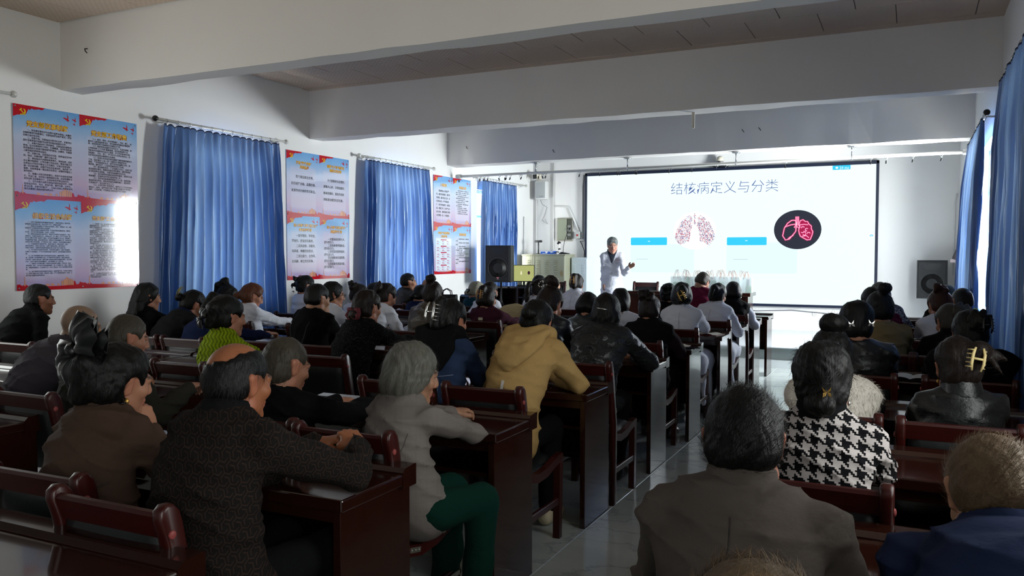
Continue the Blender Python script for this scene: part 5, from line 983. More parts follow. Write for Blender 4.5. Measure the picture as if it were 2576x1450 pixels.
# ---- clothes ----------------------------------------------------------
def fold_bump(nt, b, sc, st, d=0.01, extra=None):
    co = nt.coord(); h = nt.noise(nt.scale(co, sc), 1.0, 4, 0.55)
    if extra is not None: h = nt.m('ADD', h, extra)
    nt.l.new(nt.bump(h, st, d), b.inputs['Normal'])
def cloth(name, rgb, kind='plain', rgb2=(0, 0, 0)):
    def fn(nt, b):
        co = nt.coord(); x, y, z = nt.xyz(co)
        if kind == 'plain': fold_bump(nt, b, (10, 10, 17), 0.5, 0.016, nt.m('MULTIPLY', nt.noise(nt.scale(co, (5, 5, 9), (0.5, 0.3, 0)), 1.0, 2), 1.2))
        elif kind == 'knit':
            w = nt.m('MULTIPLY', nt.m('SINE', nt.m('MULTIPLY', z, 900)), nt.m('SINE', nt.m('MULTIPLY', nt.m('ADD', x, y), 700))); fold_bump(nt, b, (14, 14, 18), 0.35, 0.008, nt.m('MULTIPLY', w, 0.25))
        elif kind == 'cable':
            w = nt.m('SINE', nt.m('ADD', nt.m('MULTIPLY', nt.m('ADD', x, y), 210), nt.m('MULTIPLY', nt.m('SINE', nt.m('MULTIPLY', z, 120)), 1.6))); fold_bump(nt, b, (14, 14, 18), 0.7, 0.012, nt.m('MULTIPLY', w, 0.7))
            nt.l.new(nt.mix(nt.m('MULTIPLY_ADD', w, 0.5, 0.5), lin(rgb2), lin(rgb)), b.inputs['Base Color'])
        elif kind == 'leather':
            n = nt.noise(nt.scale(co, (9, 9, 16)), 1.0, 5, 0.6); nt.l.new(nt.m('MULTIPLY_ADD', n, 0.25, 0.26), b.inputs['Roughness']); fold_bump(nt, b, (11, 11, 18), 0.6, 0.014, nt.m('MULTIPLY', nt.noise(co, 120, 2), 0.12))
        elif kind == 'denim':
            w = nt.m('SINE', nt.m('MULTIPLY', nt.m('ADD', nt.m('ADD', x, y), z), 1500)); n = nt.noise(co, 12, 4); nt.l.new(nt.mix(nt.m('ADD', nt.m('MULTIPLY', n, 0.7), nt.m('MULTIPLY', w, 0.12)), lin(rgb), lin(rgb2)), b.inputs['Base Color']); fold_bump(nt, b, (14, 14, 20), 0.3)
        elif kind == 'sparkle':
            v = nt.new('ShaderNodeTexVoronoi'); nt.put(v.inputs['Vector'], co); v.inputs['Scale'].default_value = 95; f = nt.ramp(v.outputs[0], ((0.10, (1, 1, 1)), (0.17, (0, 0, 0))))
            nt.l.new(nt.mix(f, lin(rgb), lin(rgb2)), b.inputs['Base Color']); fold_bump(nt, b, (40, 40, 40), 0.5)
        elif kind == 'leaf':
            n = nt.noise(nt.scale(co, (13, 13, 24)), 1.0, 1.2); n2 = nt.noise(nt.scale(co, (30, 30, 22)), 1.0, 1); f = nt.ramp(nt.m('ADD', nt.m('MULTIPLY', n, 0.7), nt.m('MULTIPLY', n2, 0.3)), ((0.49, (0, 0, 0)), (0.52, (1, 1, 1))))
            nt.l.new(nt.mix(f, lin(rgb), lin(rgb2)), b.inputs['Base Color']); nt.l.new(nt.m('MULTIPLY_ADD', f, -0.36, 0.72), b.inputs['Roughness']); fold_bump(nt, b, (16, 16, 26), 0.6, 0.014, nt.m('MULTIPLY', f, 0.5))
        elif kind == 'check':
            gx = nt.m('LESS_THAN', nt.m('FRACT', nt.m('MULTIPLY', nt.m('ADD', x, nt.m('MULTIPLY', y, 0.6)), 22)), 0.05); gz = nt.m('LESS_THAN', nt.m('FRACT', nt.m('MULTIPLY', z, 20)), 0.04)
            nt.l.new(nt.mix(nt.m('MULTIPLY', nt.m('MAXIMUM', gx, gz), 0.22), lin(rgb), lin(rgb2)), b.inputs['Base Color']); fold_bump(nt, b, (12, 12, 18), 0.3)
        elif kind == 'hound':
            p = 0.045; i = nt.m('FLOOR', nt.m('MULTIPLY', nt.m('ADD', x, 4.0), 8 / p)); j = nt.m('FLOOR', nt.m('MULTIPLY', nt.m('ADD', z, nt.m('MULTIPLY', y, 0.35)), 8 / p))
            a = nt.m('LESS_THAN', nt.m('MODULO', i, 8), 4); c = nt.m('LESS_THAN', nt.m('MODULO', j, 8), 4); t = nt.m('LESS_THAN', nt.m('MODULO', nt.m('ADD', i, j), 4), 2)
            f = nt.m('ADD', nt.m('MULTIPLY', t, a), nt.m('MULTIPLY', nt.m('SUBTRACT', 1, t), c)); nt.l.new(nt.mix(f, lin(rgb), lin(rgb2)), b.inputs['Base Color']); fold_bump(nt, b, (14, 14, 20), 0.2)
        elif kind == 'ypat':
            px = nt.m('MULTIPLY', nt.m('ADD', nt.m('ADD', x, nt.m('MULTIPLY', y, 0.8)), 4), 27); pz = nt.m('MULTIPLY', nt.m('ADD', z, 3), 27); s3 = 1.7320508
            def cell(o1, o2): return nt.m('SUBTRACT', nt.m('MODULO', nt.m('ADD', px, o1), 1.0), 0.5), nt.m('SUBTRACT', nt.m('MODULO', nt.m('ADD', pz, o2), s3), s3 / 2)
            ax_, az = cell(0, 0); bx, bz = cell(0.5, s3 / 2); dot = lambda q, w: nt.m('ADD', nt.m('MULTIPLY', q, q), nt.m('MULTIPLY', w, w))
            near = nt.m('LESS_THAN', dot(ax_, az), dot(bx, bz)); sel = lambda q, w: nt.m('ADD', nt.m('MULTIPLY', near, q), nt.m('MULTIPLY', nt.m('SUBTRACT', 1, near), w)); qx, qz = sel(ax_, bx), sel(az, bz); d = None
            for k in range(3):
                a = math.radians(-90 + 120 * k + 14); cx, cz = math.cos(a), math.sin(a); al = nt.m('ADD', nt.m('MULTIPLY', qx, cx), nt.m('MULTIPLY', qz, cz)); ac = nt.m('ABSOLUTE', nt.m('SUBTRACT', nt.m('MULTIPLY', qx, cz), nt.m('MULTIPLY', qz, cx)))
                e = nt.m('ADD', ac, nt.m('MULTIPLY', nt.m('LESS_THAN', al, -0.04), 9)); d = e if d is None else nt.m('MINIMUM', d, e)
            f = nt.m('MULTIPLY', nt.m('GREATER_THAN', d, 0.105), nt.m('LESS_THAN', d, 0.185)); nt.l.new(nt.mix(f, lin(rgb), lin(rgb2)), b.inputs['Base Color']); fold_bump(nt, b, (12, 12, 18), 0.35)
        elif kind == 'snow':
            n = nt.noise(co, 60, 3); f = nt.ramp(n, ((0.48, (0, 0, 0)), (0.52, (1, 1, 1)))); nt.l.new(nt.mix(f, lin(rgb), lin(rgb2)), b.inputs['Base Color']); fold_bump(nt, b, (14, 14, 20), 0.3)
        elif kind == 'fleck':
            v = nt.new('ShaderNodeTexVoronoi'); nt.put(v.inputs['Vector'], co); v.inputs['Scale'].default_value = 60; f = nt.ramp(v.outputs[0], ((0.05, (1, 1, 1)), (0.09, (0, 0, 0)))); n = nt.noise(co, 30, 3)
            nt.l.new(nt.mix(nt.m('MULTIPLY', f, nt.m('GREATER_THAN', n, 0.5)), lin(rgb), lin(rgb2)), b.inputs['Base Color'])
            w = nt.m('SINE', nt.m('MULTIPLY', nt.m('ADD', nt.m('MULTIPLY', x, 0.9), nt.m('MULTIPLY', y, 0.7)), 620)); rib = nt.m('LESS_THAN', z, 0.60); fold_bump(nt, b, (10, 10, 14), 0.5, 0.012, nt.m('MULTIPLY', nt.m('MULTIPLY', w, rib), 0.6))
    return mat('cloth_' + name, rgb, 0.9, spec=0.5 if kind in ('leather', 'leaf') else 0.10, sheen=0.0, fn=fn)
CL = {k: cloth(k, *a) for k, a in dict(
    white=((214, 216, 226),), black=((13, 13, 15),), velvet=((9, 8, 10),), navy=((24, 34, 66),), charcoal=((30, 30, 33),), brown=((74, 57, 48),), olive=((44, 43, 38),), purplegrey=((66, 61, 68),), maroon=((66, 31, 44),), burgundy=((88, 20, 44),),
    taupe=((82, 74, 69),), khaki=((124, 106, 74),), teal=((18, 56, 72),), slate=((38, 43, 54),), bluegrey=((36, 45, 74),), plum=((34, 19, 26),), darkbrown=((34, 27, 27),), green=((8, 42, 34),), cream=((186, 168, 128),), shirt=((20, 20, 22),), fur=((208, 200, 190),),
    yellow=((172, 140, 90), 'fleck', (236, 220, 180)), lime=((148, 166, 26), 'cable', (104, 128, 12)), denim=((30, 42, 66), 'denim', (52, 68, 98)), hound=((13, 13, 16), 'hound', (176, 168, 166)), ypat=((26, 23, 22), 'ypat', (50, 37, 32)), leaf=((7, 8, 10), 'leaf', (24, 25, 29)), sparkle=((13, 13, 15), 'sparkle', (130, 130, 136)), check=((110, 103, 99), 'check', (80, 72, 71)), snow=((44, 44, 50), 'snow', (150, 150, 156)),
    blackleather=((15, 16, 18), 'leather'), oliveleather=((60, 51, 37), 'leather'), greenleather=((38, 45, 45), 'leather'), navyleather=((16, 20, 28), 'leather'), jeans=((22, 27, 42), 'denim', (36, 43, 62))).items()}
M_shoe = mat('dark_shoe', (26, 24, 24), 0.4); M_cshoe = mat('cream_sneaker', (206, 192, 160), 0.6); M_sole = mat('shoe_sole', (190, 178, 150), 0.7)
ACC = {'gold': mat('gold_clip', (206, 162, 84), 0.3, 0.7), 'amber': mat('amber_clip', (176, 128, 60), 0.3), 'black': mat('black_clip', (16, 16, 18), 0.25), 'chrome': mat('silver_clip', (206, 204, 200), 0.2, 0.9), 'pink': mat('pink_clip', (232, 150, 180), 0.4), 'wine': mat('wine_scrunchie', (92, 22, 36), 0.8), 'blue': mat('blue_comb', (64, 96, 190), 0.35), 'green': mat('green_glitter', (176, 206, 72), 0.3), 'satin': mat('black_satin_bow', (13, 13, 15), 0.4), 'cream': mat('cream_clip', (222, 200, 140), 0.35), 'tan': mat('tan_band', (176, 132, 108), 0.8), 'olive': mat('olive_clip', (120, 112, 60), 0.35), 'pearl': mat('pearl', (236, 230, 224), 0.25), 'rose': mat('rose_bead', (206, 104, 130), 0.4)}
def accessory(kind, col, par, Rh, Hc, p, s=1.0, turn=0.0):
    """small thing worn in the hair, at head position p"""
    m = ACC[col]; T = lambda q: Vector(Hc + Rh @ (np.array(p) + s * np.array(q))); mb = MB(); c, sn = math.cos(math.radians(turn)), math.sin(math.radians(turn)); W = lambda x, y, z: T((x * c - z * sn, y, x * sn + z * c))
    nm = 'hair_clip'
    if kind == 'claw':
        for sg in (-1, 1):
            mb.tube([W(sg * 0.014, -0.014, 0.045), W(sg * 0.021, -0.020, 0.02), W(sg * 0.022, -0.020, -0.02), W(sg * 0.016, -0.014, -0.048)], [0.004 * s, 0.006 * s, 0.006 * s, 0.004 * s], 6)
            for k in range(5): mb.tube([W(sg * 0.021, -0.020, 0.034 - 0.017 * k), W(sg * 0.036, 0.006, 0.034 - 0.017 * k)], 0.0028 * s, 5)
        mb.tube([W(-0.021, -0.020, 0.0), W(0.021, -0.020, 0.0)], 0.005 * s, 6)
    elif kind == 'bar': mb.tube([W(-0.042, 0, 0.004), W(0, -0.006, 0), W(0.042, 0, -0.004)], [0.005 * s, 0.006 * s, 0.005 * s], 6)
    elif kind == 'scrunchie':
        nm = 'scrunchie'
        for sx in (-1, 1):
            mb.tube([W(sx * 0.006 + sx * 0.035 * (1 - math.cos(k * 0.7)) * 0.6, -0.012 + 0.006 * math.sin(k * 2.2), 0.030 * math.sin(k * 0.7)) for k in range(10)], [0.014 * s + 0.004 * s * math.sin(k * 2.6) for k in range(10)], 8)
    elif kind == 'band': nm = 'hair_band'; mb.tube([W(0.024 * math.cos(k * 0.6283), 0.008 * math.sin(k * 2.0), 0.024 * math.sin(k * 0.6283)) for k in range(11)], 0.009 * s, 8)
    elif kind == 'bow':
        nm = 'hair_bow'
        for sx, a in ((-1, 0.25), (1, -0.1), (-1, -0.75), (1, 0.85)):
            ca, sa = math.cos(a), math.sin(a); Q = lambda x, y, z: W(sx * (x * ca - z * sa), y, x * sa + z * ca)
            mb.grid(8, 6, lambda u, v: Q(0.006 + 0.085 * u, -0.020 - 0.030 * math.sin(u * 3.14) * math.cos((v - 0.5) * 3.0) - 0.008 * math.sin(v * 9), (v - 0.5) * (0.022 + 0.070 * u ** 0.7)))
            mb.grid(8, 6, lambda u, v: Q(0.006 + 0.085 * u, -0.012 + 0.012 * math.sin(u * 3.14) * math.cos((v - 0.5) * 3.0), (v - 0.5) * (0.022 + 0.070 * u ** 0.7)))
        mb.tube([W(-0.012, -0.028, 0.012), W(0.0, -0.036, 0.0), W(0.012, -0.028, -0.012)], 0.014 * s, 8)
    elif kind == 'comb':
        nm = 'hair_comb'; mb.tube([W(-0.06, 0, 0), W(0, -0.006, 0.003), W(0.06, -0.002, 0.012)], 0.006 * s, 8)
        for k in range(16): x = -0.055 + 0.0073 * k; mb.tube([W(x, -0.003, 0.0), W(x, 0.0, -0.018)], 0.0014, 4)
    elif kind == 'beads':
        for k in range(9): a = k * 0.75; mb.lathe([(0.001, -0.006 * s), (0.006 * s, 0), (0.001, 0.006 * s)], 7, W(0.030 * math.cos(a) * (0.5 + 0.07 * k), -0.006, 0.022 * math.sin(a) - 0.004 * k))
    elif kind == 'butterfly':
        for sx in (-1, 1):
            for q in ([(0, 0), (0.028, 0.03), (0.020, 0.002)], [(0, 0), (0.022, -0.006), (0.026, -0.034), (0.008, -0.024)]): mb.poly([W(sx * a, -0.010 - 0.006 * (a > 0.02), b_) for a, b_ in q])
    elif kind == 'rectclaw': mb.tube([W(-0.012, -0.01, 0.042), W(0.012, -0.01, 0.042), W(0.010, -0.012, -0.042), W(-0.010, -0.012, -0.042), W(-0.012, -0.01, 0.042)], 0.0035 * s, 6)
    elif kind == 'earring': nm = 'earring'; mb.lathe([(0.001, -0.010 * s), (0.006 * s, -0.002), (0.005 * s, 0.006 * s), (0.001, 0.010 * s)], 8, W(0, 0, 0))
    return mb.build(nm, m, par, kind not in ('butterfly',), False)
PEOPLE = {}
def person(key, label, u, v, y, top, hair, hcol, sex='f', hip=None, row=None, yaw=None, look=None, pitch=10, roll=0, sw=None, bulk=1.0, skin=(164, 114, 90), scalp=None, collar=None, ccol=None, arms=('desk', 'desk'), slouch=0.05, s=1.0, acc=(), trous='black', hem=0.48, shoes=None, hood=None, sleeve=None, fuzz=-1, flow=None, legs=True, lyaw=0, thigh=0.40, long=False, stand=0.0, topz=0.128, soft=0.006, base=0.0):
    Hw = pix_y(u, v, y); Hc = V3(Hw.x, Hw.y, Hw.z - topz * s * (math.cos(math.radians(pitch))) + 0.0); m = sex == 'm'
    dist = (Hc[1]) * 1.0 + 0.3; tier = 0 if dist < 3.6 else 1 if dist < 7 else 2; vh, vj, vr = ((0.0055, 0.0095, 0.0050), (0.0075, 0.0135, 0.0075), (0.0095, 0.0190, 0.0095))[tier]
    if row is not None: N = ROWS[row] - 0.43; hy_ = N - 0.25
    else: N = None; hy_ = hip[1]
    hx = hip[0] if hip else Hc[0]
    if hip: hy_ = hip[1]
    to = math.degrees(math.atan2(-(-3.0 - Hc[0]), 15.4 - Hc[1]))
    look = to if look is None else look; yaw = look * 0.5 if yaw is None else yaw
    O = V3(hx, hy_, base); Hc = Hc - O; hip_ = V3(0, 0, 0.545 if not stand else stand); Rt = rot(yaw); lat, fw_ = Rt[:, 0], Rt[:, 1]; Rh = rot(look, pitch, roll); sw = (sw or (0.162 if m else 0.143)) * 0.90
    nt_ = Hc + Rh @ (V3(0, -0.028, -0.055) * s); dn = unit(hip_ - nt_); Nb = nt_ + 0.060 * s * unit(V3(0, 0, -0.9) - 0.42 * fw_ + 0.7 * dn); Sc = Nb + 0.036 * unit(hip_ - Nb) - fw_ * 0.005
    ax_ = unit(Nb - hip_); back = -fw_ - ax_ * (-fw_ @ ax_); back = unit(back); ctl = (hip_ + Nb) / 2 + back * slouch * 2; ts = (0, 0.15, 0.3, 0.45, 0.6, 0.74, 0.86, 0.94, 1.0)
    sp = [(1 - t) ** 2 * hip_ + 2 * t * (1 - t) * ctl + t * t * Nb for t in ts]; q = sw / 0.162; q = 0.5 + 0.5 * q
    prof = [(0.176, 0.128), (0.170, 0.130), (0.160, 0.122), (0.158, 0.118), (0.166, 0.118), (0.172, 0.112), (0.152, 0.094), (0.108, 0.074), (0.064, 0.060)]; bulk *= 0.91; prof = [(a * q * bulk, b * (0.75 + 0.25 * q) * bulk) for a, b in prof]; prof[-1] = (0.064, 0.060)
    sh = [Sc + lat * (sg * sw) - V3(0, 0, 0.022) + fw_ * 0.012 for sg in (-1, 1)]; l1, l2 = (0.30, 0.255) if m else (0.275, 0.235); A = []
    for i, sg in enumerate((-1, 1)):
        a = arms[i]; pose, hint, hu = 'relax', 0.50 * sg * lat - 0.25 * fw_ - V3(0, 0, 0.8), V3(0, 0, 1)
        if a == 'desk': W = V3(sg * 0.125 + Hc[0] * 0.3, N - O[1] + 0.13 + 0.03 * i, 0.808)
        elif a == 'side': W = sh[i] + V3(0, 0, -(l1 + l2) * 0.93) + fw_ * 0.10; hint = -fw_; hu = lat * sg
        elif a == 'lap': W = V3(sg * 0.07, 0.26, 0.64)
        else:
            W = np.array(a['w'], float) - (O if not a.get('loc') else 0)
            if a.get('head'): W = Hc + Rh @ np.array(a['w'], float)
            pose = a.get('pose', 'relax'); hint = np.array(a.get('hint', hint), float); hu = np.array(a.get('up', hu), float)
        E, W = elbow_of(sh[i], W, l1, l2, hint)
        if isinstance(a, dict) and 'e' in a: E = np.array(a['e'], float) - O
        fd = unit(W - E); fd_ = np.array(a['dir'], float) if isinstance(a, dict) and 'dir' in a else (unit(V3(fd[0], fd[1], fd[2] * 0.3)) if a == 'desk' else fd)
        fd_ = unit(fd_); up = unit(hu - fd_ * (hu @ fd_)); A.append((E, W, np.stack([np.cross(fd_, up), fd_, up], 1), pose))
    # body: head, neck, trunk, arms, hands
    F = Field(Hc - 0.175 - V3(0, 0, 0.10), Hc + 0.16, vh); head_field(F, Rh, Hc, sex, Nb, s); hv, hf = F.surf(); hv = relax(hv, hf, 1); col = head_tone((hv - Hc) @ Rh, skin, scalp, sex, s)
    lo, hi = np.minimum.reduce([hip_, Nb] + [a[0] for a in A] + [a[1] for a in A]) - 0.25, np.maximum.reduce([hip_, Nb] + [a[0] for a in A] + [a[1] for a in A]) + 0.25
    F = Field(lo, hi, 0.028); F.loft(sp, lat, [(max(0.03, a - 0.03), max(0.03, b - 0.03)) for a, b in prof], 0.03)
    for i in (0, 1): F.chain([sh[i], A[i][0], A[i][1]], (0.042, 0.028, 0.020), 0.02)
    pieces = [(hv, hf), F.surf()]
    for i, sg in enumerate((-1, 1)):
        E, W, Rw, pose = A[i]; Fh = Field(W - 0.19, W + 0.19, 0.0052 if tier == 0 else 0.0075 if tier == 1 else 0.0105); Fh.rc(E * 0.5 + W * 0.5, W, 0.030, 0.0255, 0.01); hand_field(Fh, Rw, W, sg, pose, 1.0 if m else 0.9); pieces.append(Fh.surf())
    Vb, Fb = cat(pieces); c2_ = np.tile(np.array(lin(skin)), (len(Vb), 1)); c2_[:len(hv)] = col
    root = bpy.data.objects.new('person', np_mesh('person', Vb, Fb, M_skin, c2_)); root.location = O; C.objects.link(root); tag(root, label, 'person')
    if fuzz < 0: fuzz = 0 if sex == 'm' else (900, 260, 0)[tier]; flow = flow or ('bun' if 'bun' in (hair or '') or 'twist' in (hair or '') else 'down')
    seed = (sum(map(ord, key)) % 97) * 0.37
    # jacket
    lo2 = lo.copy(); lo2[2] = min(lo[2], hem) - 0.05; mj = CL[top]
    if long or stand: lo2[2] = min(lo2[2], 0.02 if long else hem) - 0.03
    F = Field(lo2, hi, vj); e = 0.015
    F.loft(sp, lat, [(a + e, b + e) for a, b in prof[:-1]] + [(0.070, 0.068)], 0.03)
    if not stand: F.el(hip_ - V3(0, 0.01, 0.02), (0.188 * q * bulk, 0.150 * bulk, 0.11), 0.04)
    for i, sg in enumerate((-1, 1)):
        F.rc(Nb + (sh[i] - Nb) * 0.22 + V3(0, 0, 0.006), sh[i] + V3(0, 0, 0.004), 0.052, 0.058 * bulk, 0.04)
        if sleeve is None: E, W = A[i][0], A[i][1]; fdv = unit(W - E); F.chain([sh[i], sh[i] * 0.5 + E * 0.5, E, E * 0.45 + W * 0.55, W - fdv * 0.01], [q_ * bulk for q_ in (0.066, 0.058, 0.051, 0.049, 0.040)], 0.022)
        else: F.rc(sh[i], sh[i] * 0.8 + A[i][0] * 0.2, 0.066 * bulk, 0.062 * bulk, 0.03)
    if stand: F.chain([hip_ + V3(0, 0, 0.1), hip_ - V3(0, 0, 0.12), V3(0, 0, hem)], (0.15, 0.17, 0.19), 0.06)
    if long and not stand:
        for sg in (-1, 1): F.chain([V3(sg * 0.09, 0.02, 0.53), V3(sg * 0.11, 0.36, 0.53)], (0.12, 0.10), 0.05)
        F.rc(V3(0.17, 0.0, 0.52), V3(0.185, 0.03, 0.16), 0.05, 0.028, 0.05, sc=(0.7, 1.5, 1)).rc(V3(0.17, 0.30, 0.5), V3(0.185, 0.34, 0.13), 0.05, 0.03, 0.05, sc=(0.6, 1.4, 1))
    F.shake(soft, (9, 11, 34 if not long else 26), seed); F.crease(soft * 2.3, seed, hem + 0.02); F.frame(); nd = unit(nt_ - Nb); F.rc(Nb + nd * 0.004, Nb + nd * 0.10, 0.058, 0.062, 0.008, True); F.plane(nd, Nb + nd * 0.056, 0.01)
    if not long: F.plane((0, 0, -1), (0, 0, hem), 0.008)
    for i in (0, 1): pass
    jv, jf = F.surf(); jv = relax(jv, jf, 1); jk = link(bpy.data.objects.new('jacket' if top != 'white' else 'white_coat', np_mesh('jacket', jv, jf, mj)), root)
    if sleeve:
        for i in (0, 1):
            E, W = A[i][0], A[i][1]; F = Field(np.minimum.reduce([sh[i], E, W]) - 0.1, np.maximum.reduce([sh[i], E, W]) + 0.1, vj); F.chain([sh[i] * 0.88 + E * 0.12, sh[i] * 0.5 + E * 0.5, E, W], (0.062, 0.060, 0.052, 0.042), 0.03); F.shake(0.005, (11, 11, 36), seed + i); part('sleeve', F, CL[sleeve], root)
    if collar:
        cm_ = CL[ccol or top]; h1, h0, r1, r0 = {'stand': (0.066, -0.014, 0.067, 0.084), 'shirt': (0.050, -0.020, 0.064, 0.088), 'low': (0.026, -0.02, 0.070, 0.086), 'high': (0.085, -0.015, 0.068, 0.086)}[collar]
        F = Field(Nb - 0.16, Nb + 0.17, min(vj, 0.0085)); F.rc(Nb + nd * h0, Nb + nd * (h1 + 0.05), r0, r1, 0.01).rc(Nb + nd * (h0 + 0.01), Nb + nd * 0.16, 0.058, 0.0595, 0.004, True).plane(nd, Nb + nd * h1 - fw_ * 0.0, 0.006).plane(unit(nd * 0.5 + fw_), Nb + fw_ * 0.075, 0.01).plane(-nd, Nb + nd * h0, 0.01); F.shake(0.002, (14, 14, 40), seed); part('collar', F, cm_, root)
    if hood:
        F = Field(Nb - 0.30, Nb + 0.26, min(vj, 0.0095)); bk = -fw_; dv = unit(hip_ - Nb); off = lambda t, o: Nb + dv * t + bk * o
        def bk_pt(t, o):   # a point on the back, o off the cloth
            q_ = np.array([np.interp(t, ts, [p_[i_] for p_ in sp]) for i_ in range(3)]); return q_ + back * (np.interp(t, ts, [p_[1] for p_ in prof]) + e + o)
        F.loft([off(-0.075, 0.040), off(-0.03, 0.078), bk_pt(0.93, 0.010), bk_pt(0.84, 0.012), bk_pt(0.74, 0.012), bk_pt(0.66, 0.010), bk_pt(0.61, 0.0)], lat, [(0.085, 0.050), (0.122, 0.052), (0.140, 0.048), (0.132, 0.042), (0.108, 0.038), (0.066, 0.032), (0.03, 0.02)], 0.02)
        for k_ in (0.90, 0.80): F.chain([off(-0.06, 0.08) + lat * 0.125, bk_pt(k_ + 0.03, 0.045) + lat * 0.07, bk_pt(k_, 0.048), bk_pt(k_ + 0.03, 0.045) - lat * 0.07, off(-0.06, 0.08) - lat * 0.125], (0.014, 0.016, 0.016, 0.016, 0.014), 0.02)
        for sg in (-1, 1): F.chain([off(-0.055, 0.05) + lat * sg * 0.085, off(-0.045, 0.0) + lat * sg * 0.098, off(-0.005, -0.06) + lat * sg * 0.085, off(0.05, -0.095) + lat * sg * 0.05], (0.036, 0.036, 0.030, 0.022), 0.03)
        F.el(off(-0.105, 0.055), (0.062, 0.050, 0.060), 0.03, True); F.rc(Nb + nd * 0.0, Nb + nd * 0.20, 0.062, 0.080, 0.015, True)
        F.shake(0.004, (16, 14, 30), seed + 2); part('hood', F, CL[hood], root)
    if hair:
        ext = 0.26 if any(k_ in hair for k_ in ('long', 'tail')) else 0.205
        F = Field(Hc - V3(ext - 0.03, ext, ext + 0.02), Hc + V3(ext - 0.03, ext - 0.04, 0.22), vr); hair_field(F, Rh, Hc, hair, s, seed); v_, f_ = F.surf(); v_ = relax(v_, f_, 1); ho = link(bpy.data.objects.new('hair', np_mesh('hair', v_, f_, HAIR[hcol])), root)
        if fuzz:
            R_ = Rh; H_ = Hc
            def fl(p):
                L = (p - H_) @ R_
                if flow == 'up': d = np.stack([0.5 * L[:, 0] - 0.6 * L[:, 1] * 0, 0.6 * np.sign(L[:, 1] + 0.02) * 0.05 + 0.03, 0.12 + L[:, 2] * 0.2], 1) + np.stack([-L[:, 1], L[:, 0], 0 * L[:, 0]], 1) * 0.9
                elif flow == 'bun': d = np.array([0.0, -0.11, 0.01]) - L
                elif flow == 'top': d = np.array([0.0, -0.06, 0.15]) - L
                else: d = np.stack([0.25 * L[:, 0], -0.35 * np.abs(L[:, 1]) * 0 - 0.02 + 0 * L[:, 0], -0.12 + 0 * L[:, 0]], 1)
                return (d / (np.linalg.norm(d, axis=1)[:, None] + 1e-9)) @ R_.T
            strands('hair_strands', v_, f_, HAIR[hcol], ho, fuzz, 0.03 if flow == 'up' else 0.05, 0.0009, fl, 0.010 if flow == 'up' else 0.005, int(seed * 10))
    if legs:
        ky = thigh; Ry = rot(lyaw); T_ = lambda *p: Ry @ V3(*p); F = Field(V3(-0.34 - (0.2 if lyaw else 0), -0.25, -0.01), V3(0.34 + (0.2 if lyaw else 0), 0.62, 0.75), 0.024); F.el((0, 0, 0.545), (0.165, 0.125, 0.085), 0.03)
        for sg in (-1, 1): F.chain([T_(sg * 0.085, 0.02, 0.545), T_(sg * 0.10, ky, 0.545), T_(sg * 0.10, ky - 0.02, 0.30), T_(sg * 0.10, ky - 0.05, 0.10)], (0.082, 0.066, 0.062, 0.058), 0.03)
        F.shake(0.004, (12, 12, 26), seed); F.plane((0, 0, -1), (0, 0, 0.075), 0.01); part('trousers', F, CL[trous], root)
    elif stand:
        F = Field(V3(-0.28, -0.2, 0.0), V3(0.28, 0.25, stand + 0.05), 0.016)
        for sg in (-1, 1): F.chain([V3(sg * 0.075, 0, stand), V3(sg * 0.085, 0.01, 0.45), V3(sg * 0.09, 0, 0.09)], (0.085, 0.062, 0.056), 0.02)
        F.plane((0, 0, -1), (0, 0, 0.06), 0.01); part('trousers', F, CL[trous], root)
    if legs or stand:
        ky = thigh if legs else 0.05
        for sg in (-1, 1):
            cx = sg * 0.10; F = Field(V3(cx - 0.08, ky - 0.17, -0.005), V3(cx + 0.08, ky + 0.20, 0.15), 0.010 if shoes else 0.015); F.chain([V3(cx, ky - 0.09, 0.045), V3(cx, ky + 0.06, 0.04), V3(cx + sg * 0.005, ky + 0.12, 0.03)], (0.040, 0.042, 0.030), 0.02).rc(V3(cx, ky - 0.07, 0.05), V3(cx, ky - 0.055, 0.10), 0.04, 0.042, 0.02); F.plane((0, 0, -1), (0, 0, 0.004), 0.004); sho = part('shoe', F, M_cshoe if shoes == 'cream' else M_shoe, root)
            if lyaw: sho.rotation_euler = (0, 0, math.radians(lyaw))
    for a in acc:
        p = list(a[2])
        if hair and p[1] < -0.05 and a[0] not in ('band', 'scrunchie'):   # sit on the hair's own surface
            L = (v_ - Hc) @ Rh; dd = np.hypot(L[:, 0] - p[0], L[:, 2] - p[2]); q = dd < 0.016
            if q.any(): p[1] = float(L[q, 1].min()) + 0.004
        accessory(a[0], a[1], root, Rh, Hc, p, *(a[3:]))
    PEOPLE[key] = dict(o=root, O=O, Hc=Hc, Rh=Rh, Nb=Nb, fw=fw_, lat=lat, sp=sp, topz=float(Hw.z), A=A, sh=sh, jv=jv, jf=jf, nd=nd, hip=hip_, prof=prof, vj=vj, hi=hi, lo=lo)
    return root

